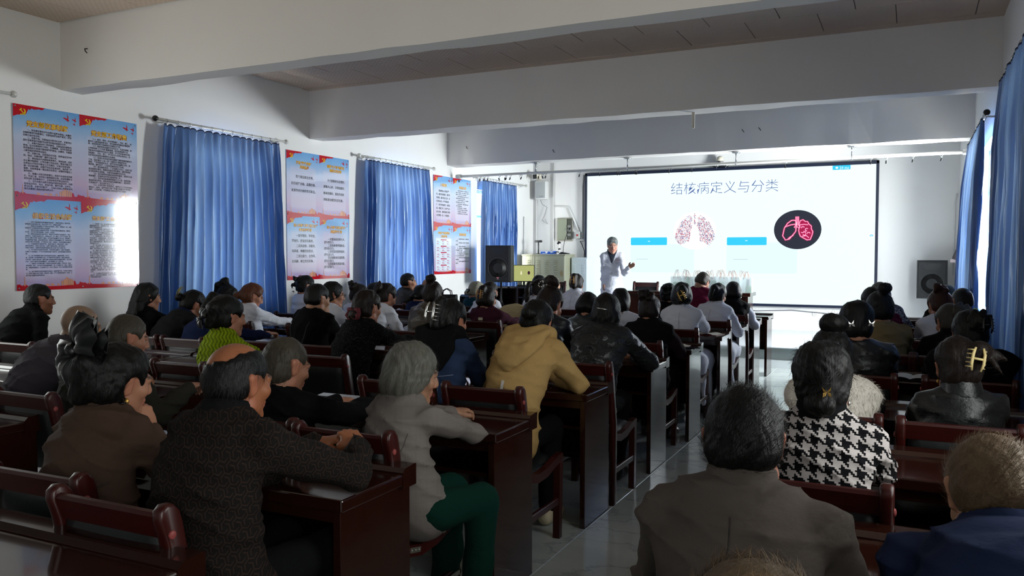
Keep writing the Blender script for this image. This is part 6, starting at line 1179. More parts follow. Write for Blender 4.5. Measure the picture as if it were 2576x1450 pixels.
def on_back(d, x, z, off=0.004, front=False):
    """point on the cloth, x to the side of the wearer's spine at height z"""
    jv, c = d['jv'], d['hip'] * 0.4 + d['Nb'] * 0.6; la = (jv - c) @ d['lat']; dd = np.abs(la - x) + np.abs(jv[:, 2] - z); i = np.argsort(dd)[:24]; i = i[dd[i] < max(0.03, dd[i[0]] * 2)]; sg = 1 if front else -1
    q = np.argmax((jv[i] @ d['fw']) * sg); f = float(jv[i][q] @ d['fw']); p = c + d['lat'] * x; p = p - d['fw'] * (p @ d['fw']) + d['fw'] * (f + sg * off); p[2] = z; return p
def strip(key, name, pts, w, m, off=0.004, front=False, label=None):
    """narrow band of cloth lying on the garment along (x, z) points"""
    d = PEOPLE[key]; mb = MB(); P = []
    for (x0, z0), (x1, z1) in zip(pts, pts[1:]):
        n = max(2, int(math.hypot(x1 - x0, z1 - z0) / 0.02)); P += [(x0 + (x1 - x0) * k / n, z0 + (z1 - z0) * k / n) for k in range(n + (1 if (x1, z1) == pts[-1] else 0))]
    prev = None
    for i, (x, z) in enumerate(P):
        a, b = P[max(0, i - 1)], P[min(len(P) - 1, i + 1)]; t = Vector((b[0] - a[0], b[1] - a[1])).normalized(); nx, nz = -t.y * w / 2, t.x * w / 2; c0 = on_back(d, x, z, off, front)
        A, B = [mb.bm.verts.new(c0 + d['lat'] * sx * nx + V3(0, 0, sx * nz)) for sx in (1, -1)]
        if prev: mb.bm.faces.new((prev[0], A, B, prev[1]))
        prev = (A, B)
    o = mb.build(name, m, d['o'], True)
    if label: o['label'] = label
    return o
# ---- the audience, row by row -----------------------------------------
H = lambda *w, **k: dict(w=w, **k)
CH = lambda sg, up=0.0: H(sg * 0.050, 0.080, -0.135 + up, head=True, pose='cheek', dir=(-sg * 0.25, 0.15, 0.9), up=(sg * 0.9, 0.1, 0.2), hint=(sg * 0.5, 0.2, -1))
person('F2', 'balding man from behind in dark brown patterned cardigan, hands clasped on desk', 600, 858, 1.88, 'ypat', 'short+bald', 'shortblack', 'm', hip=(-1.84, 1.79), row=9, sw=0.174, bulk=1.12, yaw=-4, look=-8, pitch=8, collar='stand', ccol='shirt', arms=(H(-1.84, 2.25, 0.875, pose='fist', dir=(0.8, 0.3, 0.2)), H(-1.655, 2.235, 0.885, pose='fist', dir=(-0.65, 0.35, 0.3), e=(-1.565, 2.09, 0.835))), skin=(150, 92, 62), fuzz=1500, slouch=0.06)
person('F1', 'woman in brown trench coat with big black hair bow, ringed hand at her mouth', 300, 866, 1.92, 'brown', 'twist+fulllow', 'black', hip=(-2.36, 1.80), row=9, yaw=0, look=-14, pitch=10, roll=6, collar='shirt', arms=('desk', H(0.035, 0.125, -0.16, head=True, pose='cheek', dir=(-0.35, -0.1, 0.9), up=(0.75, -0.1, 0.3), hint=(0.6, 0.3, -1))), sw=0.155, bulk=1.06, acc=(('bow', 'satin', (-0.045, -0.085, 0.085), 1.35, 35), ('bow', 'satin', (-0.005, -0.075, 0.115), 0.95, -30), ('earring', 'gold', (0.078, 0.000, -0.055), 1.3)), fuzz=1200, flow='bun')
person('F3', 'woman with thin grey-brown hair held by a blue comb, in black', 720, 848, 2.70, 'black', 'lowtail+thin', 'saltpepper', row=8, pitch=14, look=-16, acc=(('comb', 'blue', (-0.045, -0.112, -0.022), 0.95, -4),), fuzz=900, flow='down')
person('F4', 'old grey-haired woman in grey checked blazer and dark green trousers', 1038, 862, 2.74, 'check', 'bob', 'grey', hip=(-1.72, 2.70), lyaw=-22, thigh=0.25, row=8, look=-38, yaw=-12, pitch=12, roll=3, trous='green', hem=0.42, skin=(153, 111, 87), arms=('desk', H(-1.84, 3.06, 0.825, dir=(-0.9, 0.2, 0), e=(-1.625, 2.99, 0.79))), fuzz=1600, flow='down', slouch=0.06, bulk=0.92)
person('R6', 'man with thick short black hair and greyish brown jacket beside the aisle', 1873, 968, 1.86, 'taupe', 'short', 'shortblack', 'm', row=9, sw=0.178, bulk=1.08, pitch=4, look=6, yaw=2, skin=(153, 97, 74), fuzz=3600, flow='up', collar='stand', slouch=0.05)
person('R7', 'bent man with short light brown hair in navy blue jacket, lower right corner', 2494, 1132, 1.98, 'bluegrey', 'short', 'buzz', 'm', hip=(0.30, 1.62), row=9, pitch=38, look=10, yaw=6, sw=0.185, bulk=1.12, skin=(165, 127, 97), fuzz=3200, flow='up', collar='stand', slouch=0.13)
person('R7b', 'person with brown hair half hidden at the right edge of the picture', 2624, 1104, 2.80, 'black', 'bob', 'auburn', row=8)
person('BT', 'person whose fuzzy brown crown peeks in at the bottom edge', 1902, 1404, 0.98, 'charcoal', 'short', 'buzz', 'm', row=10, fuzz=3000, flow='up', pitch=0)
person('R5', 'woman in black and white houndstooth jacket with black collar', 2070, 872, 2.86, 'hound', 'lowbun+volume', 'black', row=8, pitch=8, look=2, sw=0.152, bulk=1.05, collar='stand', ccol='black', acc=(('butterfly', 'gold', (0.022, -0.140, -0.020), 0.5, 4), ('earring', 'chrome', (0.082, 0, -0.055), 0.9)), fuzz=1500, flow='bun')
person('R8', 'woman in black leather jacket with cream claw clip in brown hair', 2410, 848, 3.86, 'blackleather', 'sidebun', 'brown', row=7, pitch=8, roll=-4, look=14, collar='stand', acc=(('claw', 'cream', (0.032, -0.115, 0.030), 1.0, -14), ('earring', 'gold', (-0.080, 0.0, -0.055), 0.9)), fuzz=900, flow='bun')
person('R4', 'woman in white fur vest over dark brown sleeves, hair in a reddish top bun', 2092, 830, 3.92, 'fur', 'topbun', 'black', row=7, pitch=14, sleeve='darkbrown', sw=0.150, bulk=1.08, fuzz=400, flow='top', soft=0.004)
person('P22', 'woman in mustard yellow hoodie with white back stripe, low black bun', 1352, 764, 4.20, 'yellow', 'bun', 'black', hip=(-1.93, 3.90), row=7, pitch=30, look=2, yaw=-3, hood='yellow', shoes='cream', hem=0.42, bulk=1.12, sw=0.158, arms=('desk', H(-1.86, 4.42, 0.815, dir=(-0.8, 0.5, 0), e=(-1.655, 4.27, 0.805))), fuzz=600, flow='bun')
person('P21', 'woman in blue denim jacket with black hood and large clear claw clip', 1134, 754, 4.06, 'denim', 'claw', 'black', row=7, hood='black', pitch=14, look=-10, arms=('desk', CH(1)), acc=(('claw', 'chrome', (-0.004, -0.120, 0.02), 1.25, 0),), bulk=1.04, fuzz=600, flow='top')
person('P7', 'woman in lime green cable sweater with black rosette in her hair', 576, 750, 4.00, 'lime', 'twist+volume', 'black', row=7, look=-22, pitch=8, acc=(('bow', 'satin', (-0.03, -0.130, -0.02), 0.72, 40), ('earring', 'pearl', (-0.03, -0.125, 0.02), 1.0)), collar='low')
person('P1', 'man in black coat sitting by the wall under the largest poster', 100, 714, 4.36, 'black', 'short', 'shortblack', 'm', row=7, look=-24, pitch=4, skin=(147, 97, 73), collar='stand', bulk=1.05)
person('P2', 'shaven-headed old man in purple-grey jacket resting his cheek on his hand', 203, 766, 3.16, 'purplegrey', None, 'grey', 'm', hip=(-4.52, 2.92), row=8, look=-30, pitch=12, roll=14, scalp=(120, 104, 90), skin=(170, 128, 100), arms=('desk', CH(1, 0.03)), bulk=1.12, sw=0.172)
person('P3', 'old man with grey hair in dark olive coat, arm stretched over the desk', 322, 793, 3.08, 'olive', 'short', 'saltpepper', 'm', hip=(-3.95, 2.86), row=8, look=-26, pitch=14, arms=('desk', H(-3.52, 3.24, 0.81, dir=(-0.4, 0.8, 0))), bulk=1.12, sw=0.172, skin=(160, 111, 87), collar='stand')
person('P4', 'woman with long wavy black hair and black coat left of the nearest curtain', 372, 712, 5.10, 'black', 'long', 'black', row=6, look=-20, pitch=6)
person('P5', 'woman in dark grey jacket bending over her desk, olive claw clip and blue collar', 486, 738, 5.22, 'charcoal', 'bun', 'black', hip=(-5.62, 4.92), row=6, look=-26, pitch=34, collar='shirt', ccol='navy', acc=(('claw', 'olive', (0.0, -0.110, 0.045), 0.9, 20),), slouch=0.09)
person('P6', 'woman in navy sweater bent forward behind the lime green sweater', 552, 752, 5.12, 'navy', 'twist', 'black', hip=(-5.12, 4.86), row=6, pitch=40, slouch=0.10)
person('P6b', 'woman in white coat whose black ponytail stands up behind the navy sweater', 572, 724, 6.50, 'white', 'hightail', 'black', row=5, pitch=36, look=-30, slouch=0.09)
person('P8', 'woman with auburn ponytail and white coat before the nearest curtain', 636, 716, 6.25, 'white', 'lowtail+fulllow', 'auburn', row=5, look=-36, pitch=24, collar='low')
person('P10', 'man in black suede jacket with his fist at his chin', 799, 714, 5.30, 'velvet', 'short', 'shortblack', 'm', row=6, look=-18, pitch=10, arms=('desk', CH(1)), sw=0.172, bulk=1.12, collar='low', skin=(165, 120, 93))
person('P13', 'woman in sparkling black coat with wine red scrunchie', 925, 730, 4.82, 'sparkle', 'lowbun', 'brown', hip=(-3.50, 4.62), row=6, look=-12, pitch=8, bulk=1.06, acc=(('scrunchie', 'wine', (0.0, -0.115, -0.055), 1.15, 0),), hem=0.40)
person('P11', 'woman in white coat and glasses seen in profile beside the suede jacket', 839, 709, 6.40, 'white', 'lowtail+coverears', 'black', row=5, look=-40, pitch=8, acc=(('earring', 'gold', (0.08, 0.0, -0.055), 0.9),))
person('P14', 'woman in white coat with loose brown bun, holding a phone', 972, 716, 6.60, 'white', 'messybun', 'brown', row=5, look=-26, pitch=22, collar='low', slouch=0.08, acc=(('butterfly', 'cream', (-0.03, -0.13, 0.0), 0.7),))
person('P17', 'woman in olive brown leather jacket with high brown bun', 1090, 709, 6.50, 'oliveleather', 'highbun', 'brown', row=5, look=8, pitch=10, sw=0.160, bulk=1.14, collar='low')
person('P9', 'woman in white coat with curly black bun and pink clip, by the wall', 770, 694, 7.46, 'white', 'curlybun', 'black', row=4, look=-34, pitch=12, acc=(('bar', 'pink', (0.03, -0.055, 0.105), 1.0, 20),))
person('P12', 'woman in white coat with short brown twist and shiny flower clip', 904, 716, 7.50, 'white', 'curlytop', 'brown', row=4, look=-20, pitch=16, acc=(('beads', 'pearl', (-0.04, -0.095, 0.06), 0.8),))
person('P19', 'woman in dusty maroon top with a small label on its back', 1227, 721, 7.36, 'maroon', 'claw+fulllow', 'brown', row=4, pitch=12, acc=(('claw', 'amber', (0.0, -0.125, 0.02), 1.0),), bulk=1.05)
person('P27', 'woman in navy leather jacket with flower bead clip, head bowed', 1384, 730, 5.32, 'navyleather', 'topbun', 'brown', row=6, look=-10, pitch=34, acc=(('beads', 'pearl', (-0.05, -0.075, 0.115), 0.8), ('beads', 'chrome', (-0.01, -0.105, 0.09), 0.7)), bulk=1.1, slouch=0.10)
person('P29', 'woman in black leaf-patterned coat with a silver bar clip in black bob', 1527, 739, 5.20, 'leaf', 'bob', 'black', hip=(-1.87, 4.95), row=6, pitch=10, acc=(('bar', 'chrome', (-0.006, -0.122, 0.010), 0.85, -3),), bulk=1.16, sw=0.160, collar='stand', hem=0.36, arms=('desk', H(-1.74, 5.60, 0.815, dir=(-0.7, 0.6, 0), e=(-1.575, 5.42, 0.80))))
person('P31', 'woman in black vest with plum sleeves and curly updo beside the aisle', 1634, 744, 6.42, 'black', 'curlytop', 'brown', row=5, pitch=18, sleeve='plum', bulk=1.1, collar='low', hem=0.40, sw=0.155)
person('P28', 'woman in grey-green leather coat with pink flower clip', 1480, 738, 6.42, 'greenleather', 'short+fulllow', 'black', row=5, pitch=22, acc=(('beads', 'rose', (-0.045, -0.02, 0.112), 1.0),), bulk=1.08)
person('P30', 'woman with dark bob and white coat in front of the stage table', 1562, 727, 7.40, 'white', 'bob', 'black', row=4, pitch=16)
person('P27b', 'person in white coat bent low behind the navy leather jacket', 1386, 768, 7.30, 'white', 'bun', 'black', hip=(-3.08, 7.05), row=4, pitch=44, slouch=0.10)
person('P33', 'woman in long white coat with golden clips under her dark bun', 1716, 711, 7.50, 'white', 'twist+fulllow', 'black', row=4, pitch=8, acc=(('claw', 'gold', (0.012, -0.130, -0.01), 1.0, 25),), long=True, bulk=1.08)
person('P15', 'man in dark leather jacket in front of the middle curtain', 1028, 687, 9.50, 'blackleather', 'short', 'shortblack', 'm', row=2, look=-46, pitch=2, sw=0.172, bulk=1.08, skin=(160, 113, 87))
person('P15b', 'person with small black bun half hidden before the middle curtain', 945, 712, 8.60, 'white', 'bun', 'black', row=3, look=-30)
person('P16', 'bald man behind the woman with the high brown bun', 1080, 700, 9.50, 'charcoal', None, 'grey', 'm', row=2, scalp=(150, 112, 90), skin=(170, 127, 97))
person('P16b', 'woman with black hair and navy top beside the olive brown leather jacket', 1060, 720, 8.60, 'navy', 'lowbun', 'black', row=3, pitch=24)
person('P18', 'old woman with silver hair tied back and teal top', 1200, 710, 9.40, 'teal', 'lowbun', 'silver', row=2, look=-42, pitch=20, acc=(('scrunchie', 'black', (0.0, -0.115, -0.045), 0.9), ('earring', 'gold', (0.08, 0, -0.06), 1.0)))
person('P18b', 'person in white coat right behind the silver-haired woman', 1234, 709, 8.86, 'white', 'short+fulllow', 'brown', row=3, pitch=14)
person('P23', 'woman in white coat with long black ponytail and tan hair band', 1360, 703, 8.74, 'white', 'ponytail', 'brown', row=3, look=-30, pitch=14, acc=(('band', 'tan', (0.0, -0.125, 0.05), 0.8),))
person('P35', 'woman in white coat with large black rectangular clip', 1806, 714, 8.70, 'white', 'twist', 'black', row=3, pitch=14, look=-14, roll=6, acc=(('rectclaw', 'black', (0.02, -0.146, 0.0), 1.0, -6),), bulk=1.1, long=True)
person('P32', 'woman in black with curly black hair beside the golden clips', 1682, 714, 8.60, 'black', 'curlybun', 'black', row=3, pitch=14)
person('P36', 'woman in black vest with white sleeves at the aisle end of the second row', 1845, 708, 9.55, 'black', 'short+fulllow', 'black', row=2, sleeve='white', pitch=6, acc=(('earring', 'chrome', (0.085, 0, -0.06), 1.0),))
person('P24', 'old man with shaved grey head before the khaki cabinet', 1393, 694, 10.40, 'slate', None, 'grey', 'm', row=1, scalp=(152, 140, 120), skin=(174, 135, 107))
person('P25', 'man with short black hair standing out against the khaki cabinet', 1357, 693, 9.55, 'charcoal', 'short', 'shortblack', 'm', row=2, pitch=14)
person('P26', 'woman in white coat with gold and brown claw clip before the white cabinet', 1451, 690, 9.60, 'white', 'claw', 'brown', row=2, look=4, pitch=10, acc=(('claw', 'amber', (-0.01, -0.125, 0.03), 1.0),), collar='stand', arms=('desk', CH(1)))
person('P34', 'old man in burgundy jacket in front of the gift bags', 1768, 688, 10.45, 'burgundy', 'short+halfbald', 'saltpepper', 'm', row=1, pitch=30, look=-20, roll=12, skin=(153, 111, 90), bulk=1.06)
person('R3', 'woman in black leather jacket with two silver butterfly clips', 2155, 769, 5.12, 'blackleather', 'volume', 'black', row=6, pitch=18, acc=(('butterfly', 'chrome', (-0.05, -0.116, -0.012), 0.6, 10), ('butterfly', 'chrome', (0.058, -0.106, -0.006), 0.6, -10)), bulk=1.16, sw=0.165, collar='low')
person('R9', 'woman in black jacket with green glitter clip and black claw clip', 2440, 782, 5.02, 'black', 'messybun', 'black', row=6, pitch=14, look=8, acc=(('claw', 'black', (0.05, -0.15, 0.02), 0.9), ('beads', 'green', (0.02, -0.03, 0.118), 0.9)), bulk=1.22, sw=0.165)
person('R2', 'woman in khaki coat with high black bun beside the screen corner', 2213, 734, 6.32, 'khaki', 'highbun', 'black', row=5, look=20, pitch=8, collar='low', bulk=1.1, sw=0.155)
person('R10', 'woman in black puffer jacket with dark olive twisted bun', 2390, 768, 6.30, 'black', 'messybun', 'saltpepper', row=5, look=24, pitch=18, bulk=1.18, collar='high')
person('R2b', 'person in burgundy track jacket half hidden behind the khaki coat', 2196, 724, 7.50, 'burgundy', 'twist', 'black', hip=(-0.10, 7.28), row=4, look=34, pitch=16)
person('R11', 'woman in white coat with reddish hair, head bowed, by the far right curtain', 2364, 735, 7.50, 'white', 'curlytop', 'red', row=4, look=26, pitch=30, acc=(('earring', 'pearl', (-0.03, -0.08, 0.11), 0.9),))
person('R1', 'person with grey hair and snow-patterned jacket near the screen corner', 2212, 711, 8.80, 'snow', 'short+fulllow', 'grey', hip=(-0.10, 8.55), row=3, look=20, pitch=16)
person('R13', 'person with short dark hair right of the right loudspeaker', 2420, 726, 8.62, 'slate', 'short', 'shortblack', 'm', hip=(0.30, 8.52), row=3, pitch=12)
person('R12', 'man with smooth dark hair in front of the right loudspeaker', 2380, 717, 9.55, 'black', 'short', 'shortblack', 'm', hip=(0.30, 9.44), row=2, pitch=8)
# the lecturer on the stage
pr = person('LE', 'woman lecturer with short grey hair and long white coat, gesturing at the screen', 1541, 600, 12.85, 'white', 'short+volume+quiff', 'ashgrey', hip=(-4.40, 12.86), yaw=196, look=206, pitch=12, stand=0.86, hem=0.44, legs=False, topz=0.126, base=0.184,
       arms=(H(-4.03, 12.60, 1.335, pose='point', dir=(0.85, -0.2, 0.45), up=(0.2, 0.9, 0.1), e=(-4.16, 12.76, 1.235)), 'side'), sw=0.150, skin=(176, 130, 110))

# ---- details sewn on single garments --------------------------------------
M_seam = {k: mat('seam_' + k, c, 0.9) for k, c in dict(taupe=(58, 53, 50), white=(176, 178, 190), brown=(50, 38, 31), denim=(110, 118, 140), black=(4, 4, 5), grey=(92, 86, 84), ypat=(12, 11, 11)).items()}
M_wstripe = mat('white_tape', (196, 190, 184), 0.8); M_tag = mat('cream_label', (190, 182, 156), 0.8)
def zb(k, t): d = PEOPLE[k]; return float(d['Nb'][2] * (1 - t) + d['hip'][2] * t)
strip('R6', 'back_seam', [(0.0, zb('R6', 0.02)), (0.0, zb('R6', 0.9))], 0.003, M_seam['taupe'], 0.002)
for k in ('P33', 'P35', 'P26'): strip(k, 'back_seam', [(0.0, zb(k, 0.06)), (0.0, zb(k, 0.8))], 0.006, M_seam['white'], 0.002)
strip('P22', 'back_stripe', [(0.005, zb('P22', 0.36)), (-0.008, zb('P22', 0.92))], 0.017, M_wstripe, 0.004, label='white tape stripe')
strip('P19', 'back_label', [(-0.026, zb('P19', 0.20)), (0.026, zb('P19', 0.20))], 0.028, M_tag, 0.005)
strip('P21', 'yoke_seam', [(-0.14, zb('P21', 0.34)), (0.0, zb('P21', 0.37)), (0.14, zb('P21', 0.34))], 0.004, M_seam['denim'], 0.002)
for x in (-0.075, 0.075): strip('P21', 'back_seam', [(x, zb('P21', 0.38)), (x * 0.8, zb('P21', 0.95))], 0.004, M_seam['denim'], 0.002)
strip('F1', 'storm_flap_edge', [(-0.13, zb('F1', 0.42)), (-0.05, zb('F1', 0.50)), (0.02, zb('F1', 0.34)), (0.10, zb('F1', 0.46)), (0.15, zb('F1', 0.40))], 0.006, M_seam['brown'], 0.003)
strip('F1', 'back_seam', [(0.0, zb('F1', 0.34)), (0.0, zb('F1', 0.95))], 0.004, M_seam['brown'], 0.002)
for x in (-0.09, 0.09): strip('F4', 'princess_seam', [(x * 1.25, zb('F4', 0.22)), (x, zb('F4', 0.5)), (x * 0.9, zb('F4', 0.95))], 0.003, M_seam['grey'], 0.002)
strip('F4', 'back_seam', [(0.0, zb('F4', 0.05)), (0.0, zb('F4', 0.95))], 0.003, M_seam['grey'], 0.002)
for x in (-0.07, 0.07): strip('P10', 'suede_seam', [(x * 1.4, zb('P10', 0.12)), (x, zb('P10', 0.4)), (x * 0.9, zb('P10', 0.9))], 0.004, mat('suede_seam_light', (40, 38, 38), 0.8), 0.002)
d = PEOPLE['F1']
for sg in (-1, 1):
    a, b = d['Nb'] + (d['sh'][(sg + 1) // 2] - d['Nb']) * 0.50, d['sh'][(sg + 1) // 2] * 1.0; u_ = unit(b - a); mb = MB(); pr_ = None
    for t in range(6):
        p = a + (b - a) * (t / 5 * 1.06) + V3(0, 0, 0.078 - 0.003 * t); w = d['fw'] * 0.020; A_ = mb.bm.verts.new(p - w); B_ = mb.bm.verts.new(p + w); C_ = mb.bm.verts.new(p + w - V3(0, 0, 0.006)); D_ = mb.bm.verts.new(p - w - V3(0, 0, 0.006)); c_ = (A_, B_, C_, D_)
        if pr_:
            for q in range(4): mb.bm.faces.new((pr_[q], c_[q], c_[(q + 1) % 4], pr_[(q + 1) % 4]))
        pr_ = c_
    ep = mb.build('epaulette', CL['brown'], d['o']); MB().lathe([(0.011, 0), (0.011, 0.004), (0.004, 0.006)], 10, a + u_ * 0.018 + V3(0, 0, 0.078)).build('button', ACC['black'], ep, True)
mb = MB(); q = d['A'][1][1] + d['A'][1][2] @ V3(-0.008, 0.098, 0.012); mb.lathe([(0.0125, -0.003), (0.0125, 0.003)], 10, q).lathe([(0.006, 0), (0.007, 0.006), (0.002, 0.011)], 8, q + d['A'][1][2] @ V3(0, 0, 0.008)); mb.build('ring', ACC['chrome'], d['o'], True)
v = PEOPLE['R4']; strands('fur', v['jv'], v['jf'], CL['fur'], v['o'], 8000, 0.017, 0.0015, lambda p: np.tile([0.1, -0.1, -0.6], (len(p), 1)), 0.009, 4)
# glasses of the woman in profile, phone in a hand, shirt and lapels of the lecturer
d = PEOPLE['P11']; mb = MB(); T = lambda x, y, z: Vector(d['Hc'] + d['Rh'] @ V3(x, y, z))
for sg in (-1, 1): mb.tube([T(sg * (0.032 + 0.024 * math.cos(k * 0.6283)), 0.104, 0.002 + 0.017 * math.sin(k * 0.6283)) for k in range(11)], 0.0022, 5).tube([T(sg * 0.056, 0.104, 0.006), T(sg * 0.078, 0.07, 0.008), T(sg * 0.080, -0.01, 0.006)], 0.002, 5)
mb.tube([T(-0.010, 0.106, 0.004), T(0.010, 0.106, 0.004)], 0.002, 5).build('glasses', ACC['black'], d['o'], True)
d = PEOPLE['LE']
def vee(name, col, infl, k, cutk, depth):
    F = Field(d['Nb'] - 0.36, d['Nb'] + 0.16, 0.008); ts = (0, 0.15, 0.3, 0.45, 0.6, 0.74, 0.86, 0.94, 1.0)
    F.loft(d['sp'], d['lat'], [(a + 0.015 + infl, b + 0.015 + infl) for a, b in d['prof'][:-1]] + [(0.072 + infl, 0.070 + infl)], 0.03)
    for i in (0, 1): F.rc(d['Nb'] + (d['sh'][i] - d['Nb']) * 0.22 + V3(0, 0, 0.006), d['sh'][i], 0.052 + infl, 0.055 + infl, 0.04)
    b = d['Nb'] + V3(0, 0, -depth)
    for sg in (-1, 1): F.plane(unit(d['lat'] * sg - V3(0, 0, k)), b, 0.004)
    F.plane(-d['fw'], d['Nb'] + d['fw'] * 0.015, 0.004); F.plane((0, 0, 1), d['Nb'] + V3(0, 0, 0.055), 0.004); F.rc(d['Nb'] - d['nd'] * 0.02, d['Nb'] + d['nd'] * 0.12, 0.056, 0.060, 0.004, True)
    return part(name, F, col, d['o'], 1)
vee('dark_shirt', mat('navy_shirt', (16, 22, 40), 0.8), 0.010, 0.36, 0, 0.20)
for k in range(4): p = on_back(d, -0.005, d['Nb'][2] - 0.235 - 0.105 * k, 0.004, True); MB().lathe([(0.011, 0), (0.011, 0.005), (0.004, 0.007)], 10).build('button', mat('coat_button', (196, 190, 176), 0.4), d['o'], True).location = p
for pts in ([(0.065, d['Nb'][2] + 0.03), (0.095, d['Nb'][2] - 0.07), (0.072, d['Nb'][2] - 0.095), (0.0, d['Nb'][2] - 0.215)], [(-0.065, d['Nb'][2] + 0.03), (-0.095, d['Nb'][2] - 0.07), (-0.072, d['Nb'][2] - 0.095), (0.0, d['Nb'][2] - 0.215)], [(0.0, d['Nb'][2] - 0.22), (-0.004, d['Nb'][2] - 0.62)], [(0.10, d['Nb'][2] - 0.42), (0.035, d['Nb'][2] - 0.43)], [(-0.10, d['Nb'][2] - 0.42), (-0.035, d['Nb'][2] - 0.43)], [(-0.115, d['Nb'][2] - 0.17), (-0.05, d['Nb'][2] - 0.175)]): strip('LE', 'coat_seam', pts, 0.007, M_seam['white'], 0.004, True)
strip('LE', 'coat_embroidery', [(-0.12, d['Nb'][2] - 0.135), (-0.085, d['Nb'][2] - 0.120), (-0.05, d['Nb'][2] - 0.135)], 0.007, mat('embroidery_red', (190, 90, 80), 0.8), 0.004, True)
for sg in (-1, 1): accessory('earring', 'chrome', d['o'], d['Rh'], d['Hc'], (sg * 0.080, 0.0, -0.055), 0.9)
# ---- small things lying about ---------------------------------------------
M_paper = mat('notebook_paper', (214, 208, 190), 0.7); M_phone = mat('phone_glass', (16, 18, 22), 0.1); M_bagl = mat('black_patent_leather', (14, 14, 17), 0.22, coat=0.4); M_cover = mat('red_book_cover', (120, 26, 30), 0.5)
def book(label, x, y, rz, w=0.15, h=0.21, cover=None, z=0.7585):
    t = thing('notebook', label, 'notebook', (x, y, z), rz)
    MB().box((-w, -h / 2, 0), (w, h / 2, 0.004), 0.001, 1).build('cover', cover or M_phone, t)
    for s in (-1, 1): MB().grid(8, 2, lambda u, v: Vector((s * w * 0.97 * u, (v - 0.5) * h * 0.96, 0.005 + 0.012 * math.sin(min(1, u * 1.3) * math.pi) ** 0.7))).build('page', M_paper, t, True)
    return t
book('open notebook on the fifth aisle desk beside the plum sleeve', -1.80, 6.82, 0.1)
book('open book with red cover on the desk before the golden hair clips', -1.78, 8.02, -0.2, cover=M_cover)
book('open notebook at the left edge on the desk before the shaven-headed man', -4.30, 3.28, 0.2)
book('open notebook on the front right desk before the black puffer jacket', 0.12, 6.78, 0.15)
book('papers on the sixth right desk between two black jackets', 0.02, 5.72, -0.1)
def phone(label, x, y, rz): return tag(MB().box((-0.037, -0.078, 0), (0.037, 0.078, 0.009), 0.003, 2, Matrix.Rotation(rz, 3, 'Z')).build('smartphone', M_phone), label, 'phone')
ph = phone('black smartphone beside the open notebook on the fifth aisle desk', 0, 0, -0.9); ph.location = (-1.63, 6.74, 0.7585)
d = PEOPLE['P14']; ph = phone('dark smartphone held by the woman with the loose brown bun', 0, 0, 0); ph.rotation_euler = (0.5, 0, 0.2); ph.location = Vector(d['O'] + d['A'][1][1] + V3(-0.02, 0.10, 0.035))
def handbag(label, x, y, rz):
    t = thing('handbag', label, 'handbag', (x, y, 0.7585), rz, None)
    MB().prism([(-0.075, 0), (0.075, 0), (0.06, 0.2), (0.035, 0.225), (-0.035, 0.225), (-0.06, 0.2)], -0.14, 0.14, 0).build('bag_body', M_bagl, t)
    MB().box((-0.03, -0.083, 0.12), (0.03, -0.066, 0.19), 0.006, 1).build('flap', M_bagl, t); MB().lathe([(0.012, -0.092), (0.009, -0.084)], 8, (0, 0, 0.14), 1).build('clasp', M_chrome, t)
    for s in (-1, 1): MB().tube([(-0.07, s * 0.035, 0.19), (-0.06, s * 0.04, 0.27), (0.0, s * 0.03, 0.305), (0.06, s * 0.04, 0.27), (0.07, s * 0.035, 0.19)], 0.007, 7).build('handle', M_bagl, t, True)
handbag('black patent handbag on the second row desk by the left wall, nearer the curtain', -5.78, 9.86, 0.25); handbag('black patent handbag on the second row desk, the one nearer the silver-haired woman', -5.44, 9.92, -0.2)
F = Field(V3(-4.25, 7.8, 0.6), V3(-3.45, 8.5, 1.12), 0.016); F.el((-3.92, 8.14, 0.86), (0.22, 0.075, 0.135), 0.02).el((-3.72, 8.12, 0.81), (0.17, 0.07, 0.12), 0.06).el((-3.84, 8.13, 0.72), (0.26, 0.08, 0.09), 0.05); F.shake(0.004, (10, 12, 24), 1.0); F.crease(0.006, 2.0)
tag(part('draped_jacket', F, CL['cream'], None), 'cream padded jacket draped over a chair behind the maroon top', 'jacket')
